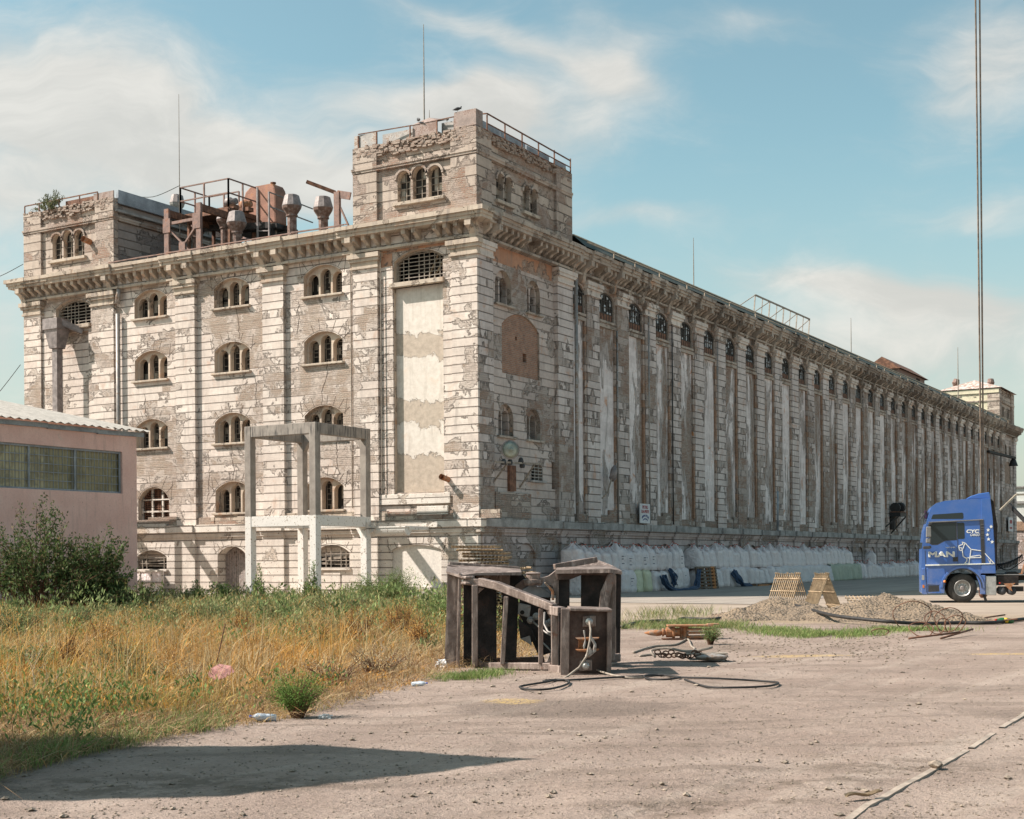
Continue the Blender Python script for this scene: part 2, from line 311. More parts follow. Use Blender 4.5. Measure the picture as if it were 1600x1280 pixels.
def pinkmat():
    m_,n,p=newmat('pink render'); tcn=n.n('ShaderNodeTexCoord').outputs['Object']
    a=n.noise(tcn,.8,6,.65); b=n.noise(tcn,14,4,.6); sp=n.noise(tcn,6,5,.7)
    c=n.mix(n.ss(a,.3,.7),(.72,.44,.375),(.82,.55,.475)); c=n.mix(n.m('MULTIPLY',n.ss(b,.4,.7),.25),c,(.50,.30,.27))
    sx=n.n('ShaderNodeSeparateXYZ',i_0=tcn); c=n.mix(n.m('MULTIPLY',n.ss(n.noise(n.vm('MULTIPLY',tcn,(3,3,.35)),1.5,5,.65),.52,.7),.35),c,(.42,.27,.23)); c=n.mix(n.m('MULTIPLY',n.m('SUBTRACT',1,n.ss(n.m('ADD',sx.outputs[2],n.m('MULTIPLY',b,1.2)),.7,2.0)),.5),c,(.36,.27,.22))
    c=n.mix(n.m('MULTIPLY',n.ss(sp,.655,.68),.8),c,(.22,.13,.10)); c=n.mix(n.m('MULTIPLY',n.ss(n.noise(tcn,1.7,6,.7,.5),.58,.7),.5),c,(.60,.46,.40))
    n.set(p.inputs['Base Color'],c); p.inputs['Roughness'].default_value=.9; bump(n,p,n.m('ADD',a,n.m('MULTIPLY',b,.3)),1,.02); return m_
M['pink']=pinkmat()
def glassmat(name,dark,pale,cw,ch,frac,rough=.25,row=None):
    m_,n,p=newmat(name); tcn=n.n('ShaderNodeTexCoord').outputs['Object']; sp=n.n('ShaderNodeSeparateXYZ',i_0=tcn)
    u=n.m('ADD',sp.outputs[0],sp.outputs[1]); v=sp.outputs[2]
    wn=n.n('ShaderNodeTexWhiteNoise',noise_dimensions='2D'); n.set(wn.inputs['Vector'],n.comb(n.m('FLOOR',n.m('DIVIDE',u,cw)),n.m('FLOOR',n.m('DIVIDE',v,ch)),0))
    k=n.ss(wn.outputs[0],frac-.01,frac+.01)
    c=n.mix(k,pale,dark); c=n.mix(n.m('MULTIPLY',n.noise(tcn,6,4),.4),c,(.12,.10,.08))
    n.set(p.inputs['Base Color'],c); n.set(p.inputs['Roughness'],n.m('ADD',n.m('MULTIPLY',k,.5),rough)); return m_
M['pane']=glassmat('broken panes',(.014,.013,.012),(.60,.64,.68),.27,.32,.50)  # pale cells carry the sky's reflection as colour, dark cells the unlit inside
M['panew']=glassmat('dusty panes',(.014,.013,.012),(.42,.38,.31),.22,.30,.28,.5)
M['bag']=None
def bagmat(name,c,pr=(.12,.12,.14)):
    m_,n,p=newmat(name); tcn=n.n('ShaderNodeTexCoord').outputs['Object']; 
    a=n.noise(tcn,2.5,6,.65,.4); b=n.noise(n.vm('MULTIPLY',tcn,(14,14,2.2)),1,4,.6)
    cc=n.mix(n.ss(a,.3,.72),tuple(x*.86 for x in c),c); cc=n.mix(n.m('MULTIPLY',n.ss(b,.6,.8),.25),cc,(.38,.36,.36))
    n.set(p.inputs['Base Color'],cc); p.inputs['Roughness'].default_value=.65; bump(n,p,n.m('ADD',n.m('MULTIPLY',b,1.3),n.m('MULTIPLY',a,2.2)),1,.07); return m_
M['bag']=bagmat('white woven sack',(.88,.78,.765)); M['bagy']=bagmat('yellowed woven sack',(.74,.72,.50)); M['baggrn']=bagmat('green sheeting',(.47,.49,.38)); M['bagshe']=bagmat('white sheeting',(.76,.69,.68))
M['redtip']=simple('red strap tip',(.62,.16,.12),.7,bmp=0); M['print']=simple('faint print',(.17,.17,.19),.8,bmp=0)
M['bluetarp']=bagmat('blue tarpaulin',(.035,.07,.14))
M['wood']=simple('raw lath wood',(.38,.28,.18),.8,var=.3,scale=4,bmp=.003); M['oldwood']=simple('dark pallet wood',(.17,.13,.10),.85,var=.35,scale=5,bmp=.004); M['orangewood']=simple('orange pallet wood',(.46,.20,.08),.8,var=.25,scale=5,bmp=.003)
M['doorwood']=simple('grey weathered door wood',(.34,.30,.28),.85,var=.35,scale=5,c2=(.16,.12,.10),thr=.6,bmp=.01)
M['black']=simple('black rubber',(.030,.028,.027),.6,var=.3,scale=6,bmp=.002); M['tyre']=simple('tyre rubber',(.055,.050,.045),.85,var=.25,scale=6,bmp=.004)
M['grime']=simple('oily black steel',(.035,.029,.027),.55,.3,var=.5,scale=4,bmp=.01,c2=(.075,.045,.038),thr=.6)
def grabmat():
    m_,n,p=newmat('worn brown steel'); tcn=n.n('ShaderNodeTexCoord').outputs['Object']
    a=n.noise(tcn,2.2,7,.68,.4); b=n.noise(tcn,30,5,.65); c3=n.noise(n.vm('MULTIPLY',tcn,(5,5,1.2)),2.2,6,.7)
    c=n.mix(n.ss(a,.35,.68),(.125,.09,.075),(.28,.215,.185)); c=n.mix(n.ss(c3,.48,.66),c,(.40,.32,.28)); c=n.mix(n.m('MULTIPLY',n.ss(n.noise(tcn,5,6,.7),.60,.70),.7),c,(.24,.09,.04))
    c=n.mix(n.m('MULTIPLY',n.ss(b,.55,.7),.35),c,(.32,.26,.23)); n.set(p.inputs['Base Color'],c); n.set(p.inputs['Roughness'],n.m('ADD',n.m('MULTIPLY',b,.35),.42)); p.inputs['Metallic'].default_value=.25
    bump(n,p,n.m('ADD',a,n.m('MULTIPLY',b,.35)),1,.012); return m_
M['grab']=grabmat()
M['grabface']=simple('chocolate brown plate',(.082,.052,.042),.5,.25,var=.4,scale=2.5,c2=(.13,.095,.08),thr=.56,bmp=.006)
M['blue']=None
def paint(name,c,rough=.28,coat=.6,dust=.25):
    m_,n,p=newmat(name); tcn=n.n('ShaderNodeTexCoord').outputs['Object']; sp=n.n('ShaderNodeSeparateXYZ',i_0=tcn)
    a=n.noise(tcn,2,6,.7); low=n.m('SUBTRACT',1,n.ss(sp.outputs[2],.2,1.6))
    n.set(p.inputs['Base Color'],n.mix(n.m('MULTIPLY',n.m('MULTIPLY',n.ss(a,.35,.7),n.m('ADD',low,.25)),dust),c,(.40,.36,.31)))
    p.inputs['Roughness'].default_value=rough; p.inputs['Coat Weight'].default_value=coat; p.inputs['Coat Roughness'].default_value=.12
    n.set(p.inputs['Roughness'],n.m('ADD',n.m('MULTIPLY',a,.3),rough)); return m_
M['blue']=paint('blue cab paint',(.030,.115,.38),dust=.35)
M['whitel']=simple('white vinyl',(.86,.86,.80),.5,var=.05,bmp=0); M['silver']=simple('brushed aluminium',(.52,.51,.49),.4,.6,var=.15,scale=6,bmp=.002)
M['greyplastic']=simple('grey plastic',(.20,.195,.19),.6,var=.15,bmp=0); M['dgrey']=simple('dark grey plastic',(.055,.055,.058),.5,var=.2,bmp=0)
M['amber']=simple('amber lens',(.75,.22,.03),.3,bmp=0); M['redlens']=simple('red lens',(.6,.03,.02),.3,bmp=0)
def glass():
    m_,n,p=newmat('cab glass'); n.set(p.inputs['Base Color'],(.022,.032,.036)); p.inputs['Roughness'].default_value=.05; p.inputs['Specular IOR Level'].default_value=.45; return m_
M['glass']=glass()
M['signw']=simple('sign board white',(.66,.66,.67),.6,var=.08,bmp=0); M['signred']=simple('sign red',(.35,.05,.06),.6,bmp=0); M['signblue']=simple('sign blue',(.06,.09,.25),.6,bmp=0)
M['ivory']=simple('ivory wall',(.66,.60,.44),.85,var=.1,scale=1,bmp=.006); M['palegreen']=simple('pale shed wall',(.58,.60,.57),.8,var=.1,scale=1,bmp=.003)
M['tile']=simple('tile roof',(.42,.30,.25),.85,var=.3,scale=3,c2=(.58,.52,.48),thr=.52,bmp=.02)
M['stone']=simple('loose stone',(.29,.235,.185),.9,var=.4,scale=14,bmp=.01); M['plastic']=simple('clear blue plastic',(.55,.62,.70),.25,var=.2,scale=20,bmp=.01)
M['capblue']=simple('blue bottle cap',(.04,.12,.5),.4,bmp=0); M['paper']=simple('white paper',(.82,.80,.78),.8,var=.1,scale=10,bmp=.01); M['pinkfoil']=simple('pink foil',(.62,.30,.27),.6,var=.2,scale=14,bmp=.01)
M['stick']=simple('brown stick',(.16,.075,.045),.8,bmp=0); M['railsteel']=simple('worn rail steel',(.38,.31,.25),.6,.0,var=.25,scale=5,bmp=.004)
M['orangepipe']=simple('rust orange casting',(.42,.19,.09),.8,.1,var=.35,scale=7,c2=(.30,.22,.17),thr=.55,bmp=.006)
def veg(name,rough=.75):
    m_,n,p=newmat(name); at=n.n('ShaderNodeAttribute',attribute_name='Col')
    n.set(p.inputs['Base Color'],at.outputs['Color']); p.inputs['Roughness'].default_value=rough; p.inputs['Specular IOR Level'].default_value=.2
    tl=n.n('ShaderNodeBsdfTranslucent'); n.set(tl.inputs[0],at.outputs['Color']); mx=n.n('ShaderNodeMixShader'); mx.inputs[0].default_value=.3
    n.t.links.new(p.outputs[0],mx.inputs[1]); n.t.links.new(tl.outputs[0],mx.inputs[2])
    n.t.links.new(mx.outputs[0],[x for x in n.t.nodes if x.type=='OUTPUT_MATERIAL'][0].inputs[0]); return m_
M['veg']=veg('foliage')
exec_order=1
# ================================================================ ground
def hash_noise(x,y,seed=0):
    # smooth value noise, vectorised
    def h(i,j): 
        t=np.sin(i*127.1+j*311.7+seed*74.7)*43758.5453; return t-np.floor(t)
    xi=np.floor(x);yi=np.floor(y);xf=x-xi;yf=y-yi; a=xf*xf*(3-2*xf);b=yf*yf*(3-2*yf)
    return (h(xi,yi)*(1-a)+h(xi+1,yi)*a)*(1-b)+(h(xi,yi+1)*(1-a)+h(xi+1,yi+1)*a)*b
def fbm(x,y,o=4,seed=0):
    s=0;a=.5
    for i in range(o): s=s+a*(hash_noise(x*2**i,y*2**i,seed+i)-.5); a*=.5
    return s
MOUNDS=[]   # (x,y,height,rx,ry) soil heaps, taken from where they meet the ground
for (px,py,h,rx,ry) in ((1155,968,.34,1.0,1.1),(1222,960,.52,1.9,1.8),(1262,966,.36,1.9,1.6),(1385,960,.60,2.3,2.0),(1440,970,.36,2.2,1.8),(1320,968,.38,1.6,1.6)):
    p=atz(px,py); MOUNDS.append((p.x,p.y,h,rx,ry))
def mound_h(x,y):
    z=0
    for (mx,my,h,rx,ry) in MOUNDS:
        a=(x-mx)*r0[0]+(y-my)*r0[1]; b=(x-mx)*DV[0]+(y-my)*DV[1]
        z=np.maximum(z,h*np.maximum(0,1-np.sqrt((a/rx)**2+(b/ry)**2))**.9)
    return z
def ground_h(x,y):
    dcam=np.hypot(x-CAM[0],y-CAM[1])
    amp=np.clip((60-dcam)/50,0,1)
    z=amp*(fbm(x*.35,y*.35,3,1)*.12+fbm(x*1.7,y*1.7,3,5)*.028)-.012*amp
    near=np.clip((26-dcam)/10,0,1)
    # shallow wheel ruts, running with the rail
    c=(x-28.1)*.83-(y+38.5)*-.0+0
    t=(x-28.08)*(-.9965)+(y+38.46)*.083
    z=z+near*.02*np.sin(t*5.1+fbm(x*.8,y*.8,2,9)*5)*np.clip(hash_noise(x*.22,y*.22,3)*1.6-.5,0,1)
    return z
def gz(x,y): return float(ground_h(np.array([x]),np.array([y]))[0])
def mkground():
    def axis(c,lo,hi,n): 
        t=np.linspace(-1,1,n); s=np.sign(t)*np.abs(t)**2.6; return c+np.where(s<0,s*(c-lo),s*(hi-c))
    xs=axis(26,-1600,1600,240); ys=axis(-36,-1600,2200,260)
    # dense patch near the camera
    xs=np.unique(np.concatenate([xs,np.arange(12,36,.09)])); ys=np.unique(np.concatenate([ys,np.arange(-46,-22,.09)]))
    X,Y=np.meshgrid(xs,ys); Z=ground_h(X,Y)
    near=np.clip((24-np.hypot(X-CAM[0],Y-CAM[1]))/8,0,1); Z=Z+near*(fbm(X*7,Y*7,3,21)*.022)
    nx=len(xs); ny=len(ys); v=np.stack([X,Y,Z],-1).reshape(-1,3)
    i=np.arange(nx-1)[None,:]+np.arange(ny-1)[:,None]*nx; f=np.stack([i,i+1,i+1+nx,i+nx],-1).reshape(-1,4)
    me=bpy.data.meshes.new('ground'); me.from_pydata(v.tolist(),[],f.tolist()); me.polygons.foreach_set('use_smooth',[True]*len(me.polygons)); me.update(); me.materials.append(M['ground'])
    o=bpy.data.objects.new('ground',me); col.objects.link(o); o['kind']='structure'
def groundmat():
    m_,n,p=newmat('dusty ground'); tcn=n.n('ShaderNodeTexCoord').outputs['Object']; sp=n.n('ShaderNodeSeparateXYZ',i_0=tcn)
    x,y=sp.outputs[0],sp.outputs[1]; uv=n.comb(x,y,0)
    al=n.m('ADD',n.m('MULTIPLY',x,.80),n.m('MULTIPLY',y,.60)); ac=n.m('ADD',n.m('MULTIPLY',x,-.60),n.m('MULTIPLY',y,.80)); a2=n.m('ADD',n.m('MULTIPLY',x,.02),n.m('MULTIPLY',y,1.0)); b2=n.m('ADD',n.m('MULTIPLY',x,1.0),n.m('MULTIPLY',y,-.02))
    tr=n.noise(n.comb(n.m('MULTIPLY',al,.13),n.m('MULTIPLY',ac,1.3),0),1.4,6,.65,.5)
    # wide sweeping tracks seen across the yard
    tr2=n.noise(n.comb(n.m('ADD',n.m('MULTIPLY',a2,.12),7),n.m('MULTIPLY',b2,1.5),0),1.0,6,.62,.4)
    a=n.noise(uv,.45,6,.65,.3); b=n.noise(uv,3.2,6,.7); c_=n.noise(uv,17,5,.72); d=n.noise(uv,60,3,.7)
    c=n.mix(n.ss(a,.32,.68),(.272,.206,.172),(.36,.282,.238))
    c=n.mix(n.m('MULTIPLY',n.ss(tr,.50,.64),.6),c,(.195,.150,.122)); c=n.mix(n.m('MULTIPLY',n.ss(tr2,.50,.66),.38),c,(.43,.355,.30)); c=n.mix(n.m('MULTIPLY',n.ss(n.noise(n.comb(n.m('MULTIPLY',al,.5),n.m('MULTIPLY',ac,.5),0),.9,5,.7,.8),.54,.62),.4),c,(.20,.155,.13))
    c=n.mix(n.m('MULTIPLY',n.ss(b,.5,.72),.55),c,(.205,.158,.122)); c=n.mix(n.ss(c_,.56,.66),c,(.165,.128,.10)); c=n.mix(n.ss(c_,.30,.40),n.mix(.55,c,(.47,.41,.34)),c)
    c=n.mix(n.m('MULTIPLY',n.ss(d,.55,.7),.5),c,(.45,.395,.33))
    # dark oily ground about the steel frame, yellow spilt grain in places
    def blob(px,py,rx,ry=None):
        q=atz(px,py); ry=ry or rx
        dx=n.m('SUBTRACT',x,q.x); dy=n.m('SUBTRACT',y,q.y)
        aa=n.m('MULTIPLY',n.m('ADD',n.m('MULTIPLY',dx,float(r0[0])),n.m('MULTIPLY',dy,float(r0[1]))),1/rx); bb=n.m('MULTIPLY',n.m('ADD',n.m('MULTIPLY',dx,float(DV[0])),n.m('MULTIPLY',dy,float(DV[1]))),1/ry)
        e=n.m('ADD',n.m('MULTIPLY',aa,aa),n.m('MULTIPLY',bb,bb)); e=n.m('ADD',e,n.m('MULTIPLY',n.m('SUBTRACT',b,.5),2.2)); return n.m('SUBTRACT',1,n.ss(e,.3,1.1))
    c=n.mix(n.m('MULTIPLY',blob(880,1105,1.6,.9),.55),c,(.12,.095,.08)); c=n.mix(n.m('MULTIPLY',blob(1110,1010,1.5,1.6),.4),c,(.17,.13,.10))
    for q in ((800,1096,.4,.3),(1250,1024,1.0,.3),(1570,1020,.8,.25)): c=n.mix(n.m('MULTIPLY',n.m('MULTIPLY',blob(*q),n.ss(c_,.42,.56)),.6),c,(.62,.42,.14))
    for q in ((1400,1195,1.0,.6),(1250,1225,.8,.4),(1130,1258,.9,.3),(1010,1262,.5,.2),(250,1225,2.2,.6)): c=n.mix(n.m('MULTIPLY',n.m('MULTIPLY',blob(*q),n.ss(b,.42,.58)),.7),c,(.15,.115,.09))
    # earthier soil under the weeds and around the heaps; smooth pale dust on the drive beyond
    sv=blob(1300,965,6.5,4.0); c=n.mix(n.m('MULTIPLY',sv,.7),c,n.mix(n.ss(c_,.4,.6),(.37,.285,.18),(.26,.195,.125)))
    far=n.ss(n.m('ADD',n.m('MULTIPLY',n.m('SUBTRACT',x,float(CAM[0])),float(DV[0])),n.m('MULTIPLY',n.m('SUBTRACT',y,float(CAM[1])),float(DV[1]))),35,42)
    c=n.mix(n.m('MULTIPLY',far,.85),c,n.mix(n.ss(n.noise(n.comb(n.m('MULTIPLY',al,.25),n.m('MULTIPLY',ac,.9),0),.8,5,.6),.35,.65),(.285,.232,.185),(.365,.30,.24)))
    n.set(p.inputs['Base Color'],c); p.inputs['Roughness'].default_value=.95; p.inputs['Specular IOR Level'].default_value=.1
    h=n.m('ADD',n.m('ADD',n.m('MULTIPLY',b,.9),n.m('MULTIPLY',c_,.55)),n.m('ADD',n.m('MULTIPLY',d,.22),n.m('MULTIPLY',tr,.8))); bump(n,p,n.m('MULTIPLY',h,n.m('SUBTRACT',1.05,far)),1,.05); return m_
M['ground']=groundmat(); mkground()
# slightly greyer lane strip along the long facade
def lane():
    m_,n,p=newmat('lane surface'); tcn=n.n('ShaderNodeTexCoord').outputs['Object']; a=n.noise(n.vm('MULTIPLY',tcn,(1.2,.12,1)),1,5,.65); b=n.noise(tcn,12,4,.7)
    c=n.mix(n.ss(a,.35,.65),(.25,.215,.185),(.33,.285,.24)); c=n.mix(n.m('MULTIPLY',n.ss(b,.5,.7),.3),c,(.17,.155,.14)); n.set(p.inputs['Base Color'],c); p.inputs['Roughness'].default_value=.9; bump(n,p,b,1,.01)
    mb=MB(); mb.add([(.1,-3,.012),(13.2,-3,.012),(14.5,60,.012),(14.5,170,.012),(.1,170,.012)],[(0,1,2,3,4)]); o=mb.build('road',m_); o['kind']='structure'
lane()

# ================================================================ the warehouse
WH=empty('warehouse',(0,0,0),0,'long derelict brick warehouse with peeling plaster, corner towers and rows of pilasters','warehouse')
def FL(u,z,d): return (u,d,z)
def FR(u,z,d): return (-d,u,z)
def fbox(mb,F,u0,u1,z0,z1,d0,d1,k=None):
    a=F(u0,z0,d0); b=F(u1,z1,d1); return mb.box(a,b,k)
def segarch(u0,u1,z0,z1,rise,n=10):
    w_=(u1-u0)/2; cx=(u0+u1)/2; r_=(w_*w_+rise*rise)/(2*rise); cz=z1-r_; a0=math.asin(min(1,w_/r_))
    return [(u0,z0),(u1,z0)]+[(cx+r_*math.sin(a0-2*a0*i/n),cz+r_*math.cos(a0-2*a0*i/n)) for i in range(n+1)]
def lancet(u0,u1,z0,z1,n=8): 
    w_=(u1-u0)/2; return segarch(u0,u1,z0,z1,w_*.999,n)
def rect(u0,u1,z0,z1): return [(u0,z0),(u1,z0),(u1,z1),(u0,z1)]
def plate(mb,F,outer,holes,d0,d1=None,k=0,kr=None):
    """sheet with holes at depth d0; with d1 the holes and rim get sides back to depth d1"""
    loops=[outer]+list(holes); pts=[q for l in loops for q in l]
    tr=tessellate_polygon([[Vector((a,b,0)) for a,b in l] for l in loops])
    mb.add([F(a,b,d0) for a,b in pts],[tuple(t) for t in tr],k)
    if d1 is not None:
        for l in holes:
            n=len(l); mb.add([F(a,b,d0) for a,b in l]+[F(a,b,d1) for a,b in l],[(i,(i+1)%n,(i+1)%n+n,i+n) for i in range(n)],k if kr is None else kr)
def slab(mb,F,outer,holes,d0,d1,k=0):
    plate(mb,F,outer,holes,d0,d1,k); plate(mb,F,outer,holes,d1,None,k)
    n=len(outer); mb.add([F(a,b,d0) for a,b in outer]+[F(a,b,d1) for a,b in outer],[(i,(i+1)%n,(i+1)%n+n,i+n) for i in range(n)],k)
def grille(mb,F,u0,u1,z0,z1,d,nu,nz,t=.025,k=0,miss=0):
    for i in range(nu+1):
        u=u0+(u1-u0)*i/nu
        if rnd.random()<miss: continue
        fbox(mb,F,u-t/2,u+t/2,z0,z1,d,d+t,k)
    for i in range(nz+1):
        z=z0+(z1-z0)*i/nz; a,b=u0,u1
        if rnd.random()<miss: a=u0+(u1-u0)*rnd.choice((.3,.5)); 
        fbox(mb,F,a,b,z-t/2,z+t/2,d-.004,d+t-.004,k)
def sill(F,u0,u1,z,parent,m_,d=.02,out=.02,h=.10):
    mb=MB(); fbox(mb,F,u0,u1,z-h,z,out,d+.25); return mb.build('sill',m_,parent,bevel=.02)
W=.18
holesL=[]; 
def triple(F,parent,u0,u1,z0,z1,stonem,base=W,style=0,rise=.42,tall=None,n=3,sm='trim'):
    mb=MB(); gap=.10; w_=(u1-u0-gap*(n+1))/n; hs=[]
    for i in range(n):
        a=u0+gap+i*(w_+gap); top=z1-.14-(0 if (n==3 and i==1) else (.20 if n==3 else .12)); hs.append(lancet(a,a+w_,z0+.02,top))
    slab(mb,F,segarch(u0,u1,z0,z1,rise),hs,base+.22,base+.50)
    wd=mb.build('window',M[stonem],parent)
    g=MB()
    for i,h in enumerate(hs):
        a=h[0][0];b=h[1][0];top=max(q[1] for q in h)
        if rnd.random()<.12: continue
        if rnd.random()<.8: grille(g,F,a+.02,b-.02,z0,top-.1,base+.56,2,5,.028,miss=.18)
        else: grille(g,F,a+.02,b-.02,z0,top-.1,base+.56,4,7,.02,miss=.1)
    if g.v: g.build('grille',M['iron'],wd)
    pn=MB(); plate(pn,F,rect(u0,u1,z0-.02,z1),[],base+.66); pn.build('pane',M['panew'],wd)
    sill(F,u0-.12,u1+.12,z0,wd,M[sm],base)
    return wd
cols=[-19.12,-13.85,-8.38]; rows=[(13.75,15.12),(10.66,12.1),(7.3,8.73),(3.98,5.46)]
jobs=[]
for ci,cx in enumerate(cols):
    for ri,(a,b) in enumerate(rows):
        if ci==0 and ri==3: holesL.append(segarch(-20.05,-17.97,3.52,5.36,.62)); continue
        u0,u1=cx-1.1,cx+1.1; holesL.append(segarch(u0,u1,a,b,.42)); jobs.append((u0,u1,a,b))
holesL.append(segarch(-4.42,-1.8,13.82,15.2,.42)); holesL.append(segarch(-25.85,-23.3,13.85,15.2,.4))
holesL.append(rect(-4.43,-1.8,4.62,13.62)); holesL.append(rect(-25.9,-23.4,4.6,13.5))
mb=MB(); plate(mb,FL,rect(-28.0,0,3.42,15.5),holesL,W,W+.5,0,1); mb.build('wall',[M['field'],M['reveal']],WH)
for j in jobs: triple(FL,WH,*j,'reveal')
# joints of the flat arches over the windows, cracks in the render
VJ=simple('open joint',(.13,.10,.08),.95,bmp=0)
def voussoirs(F,u0,u1,z1,rise,d,parent=None,top=.62,n=7):
    w_=(u1-u0)/2; cx=(u0+u1)/2; rr=(w_*w_+rise*rise)/(2*rise); cz=z1-rr; a0=math.asin(min(1,w_/rr)); mb=MB()
    for i in range(n+1):
        if rnd.random()<.3: continue
        a=-a0*1.02+2.04*a0*i/n; p=(cx+(rr+.05)*math.sin(a),cz+(rr+.05)*math.cos(a)); L_=top*rnd.uniform(.7,1); q=(cx+(rr+L_)*math.sin(a*1.05),cz+(rr+L_)*math.cos(a*1.05))
        mb.bar(F(p[0],p[1],d),F(q[0],q[1],d),.022,.008,up=(F(0,0,1)[0]-F(0,0,0)[0],F(0,0,1)[1]-F(0,0,0)[1],0))
    for s_ in (-1,1):
        if rnd.random()<.7: u=cx+s_*(w_+.12); mb.bar(F(u,z1-rise-.05,d),F(u+s_*.12,z1+.25,d),.022,.008,up=(F(0,0,1)[0]-F(0,0,0)[0],F(0,0,1)[1]-F(0,0,0)[1],0))
    up=(F(0,0,1)[0]-F(0,0,0)[0],F(0,0,1)[1]-F(0,0,0)[1],0); ar=[(cx+(rr+.06)*math.sin(-a0*1.02+2.04*a0*i/10),cz+(rr+.06)*math.cos(-a0*1.02+2.04*a0*i/10)) for i in range(11)]+[(cx+w_+.12,z1-rise-.05)]; ar=[(cx-w_-.12,z1-rise-.05)]+ar
    for p,q in zip(ar[:-1],ar[1:]): mb.bar(F(p[0],p[1],d),F(q[0],q[1],d),.014,.008,up=up)
    if mb.v: mb.build('arch_joint',VJ,parent or WH)
for (u0,u1,a,b) in jobs: voussoirs(FL,u0,u1,b,.42,W-.001)
voussoirs(FL,-4.42,-1.8,15.2,.42,W-.001,top=.4); voussoirs(FL,-25.85,-23.3,15.2,.4,W-.001,top=.4); voussoirs(FL,-20.05,-17.97,5.36,.62,W-.001,top=.8)
for (u0,u1,b) in ((-20.05,-18.0,2.25),(-14.7,-12.9,2.38),(-8.85,-6.85,2.38),(-4.53,-1.93,2.33)): voussoirs(FL,u0,u1,b,.3,.019,top=.45,n=8)
def crack(F,u,z0,z1,d,w_=.035,amp=.16,seed=0):
    g=random.Random(seed); P=[]; z=z0; mb=MB(); x=u
    up=(F(0,0,1)[0]-F(0,0,0)[0],F(0,0,1)[1]-F(0,0,0)[1],0)
    while z<z1:
        z2=z+g.uniform(.06,.28); x2=x+g.uniform(-1,1)*amp*.6; mb.bar(F(x,z,d),F(x2,z2+.01,d),w_*g.uniform(.4,1.1),.008,up=up); x,z=x2,z2
    mb.build('wall_crack',VJ,WH)
for k,(u,z0,z1) in enumerate(((-8.5,8.75,10.6),(-13.9,5.5,7.2),(-15.5,4.6,6.6),(-11.0,3.9,5.3),(-19.4,8.8,9.8),(-9.9,12.1,13.5),(-13.4,12.2,13.6),(-12.3,9.0,10.2),(-7.6,5.5,6.9),(-8.0,2.5,3.0),(-13.8,2.5,3.05))): crack(FL,u,z0,z1,(W-.002) if z0>3.2 else .017,seed=k)
# recessed render panels
mb=MB(); plate(mb,FL,rect(-4.6,-1.6,4.4,13.8),[],W+.16); mb.build('render_panel',M['panel'],WH)
mb=MB(); plate(mb,FL,rect(-26.0,-23.2,4.4,13.7),[],W+.16); mb.build('render_panel',M['quoin'],WH)
# wide gridded windows under the towers
def wide(u0,u1,z0,z1,miss,rise=.42):
    mb=MB(); slab(mb,FL,segarch(u0,u1,z0,z1,rise),[segarch(u0+.08,u1-.08,z0+.08,z1-.08,rise*.93)],W+.2,W+.3); wd=mb.build('window',M['iron'],WH)
    g=MB(); grille(g,FL,u0+.08,u1-.08,z0+.08,z1-.14,W+.24,9,7,.035,miss=miss); g.build('grille',M['iron'],wd)
    p=MB(); plate(p,FL,rect(u0,u1,z0,z1),[],W+1.2); p.build('pane',M['dark'],wd)  # dark sheet behind the bars stands in for the unlit inside
    sill(FL,u0-.1,u1+.1,z0,wd,M['trim'],W,-.05,.2); return wd
wd=wide(-4.42,-1.8,13.82,15.2,.14); g=MB(); g.bar((-2.9,W+.4,13.9),(-2.35,W+.45,15.0),.09,.05); g.bar((-2.6,W+.4,13.9),(-2.1,W+.45,14.7),.07,.05); g.build('broken_slat',M['wood'],wd)
wide(-25.85,-23.3,13.85,15.2,.3)
# the big mesh window low on the left
mb=MB(); hs=[]
for i in range(3):
    for j in range(3):
        a=-20.0+i*.69; b=3.58+j*.58; hs.append(rect(a+.05,a+.64,b+.04,b+.54))
slab(mb,FL,rect(-20.03,-17.98,3.53,5.34),hs,W+.22,W+.3); wd=mb.build('window',M['white'],WH,label='big low window with mesh panels')
g=MB(); grille(g,FL,-20,-17.98,3.55,5.3,W+.33,18,16,.03); g.build('grille',M['rust'],wd); p=MB(); plate(p,FL,rect(-20.1,-17.9,3.4,5.4),[],W+.49); p.build('pane',M['dark'],wd)  # dark back sheet paints the gloom of the room behind the mesh
sill(FL,-20.2,-17.9,3.52,wd,M['white'],W,-.12,.2)
# base storey
BW=.02
hb=[segarch(-20.05,-18.0,1.3,2.25,.35),segarch(-14.7,-12.9,.06,2.38,.42),segarch(-8.85,-6.85,1.35,2.38,.35),segarch(-4.53,-1.93,.5,2.33,.22)]
mb=MB(); plate(mb,FL,rect(-28.0,0,-.3,3.07),hb,BW,BW+.6,0,0); mb.build('wall',M['white'],WH)
mb=MB(); plate(mb,FL,rect(-4.6,-1.85,.3,2.5),[],BW+.1); mb.build('blind_arch',simple('smooth limewash',(.74,.69,.62),.9,var=.08,scale=1,c2=(.50,.42,.35),thr=.66,bmp=.01),WH)
mb=MB(); plate(mb,FL,rect(-14.8,-12.8,0,2.6),[],BW+.58); 
for i in range(13): fbox(mb,FL,-14.7+i*.14+.01,-14.7+(i+1)*.14-.01,0,2.5,BW+.53+rnd.uniform(0,.02),BW+.57)
mb.build('door',M['doorwood'],WH,label='weathered grey plank door in arched opening')
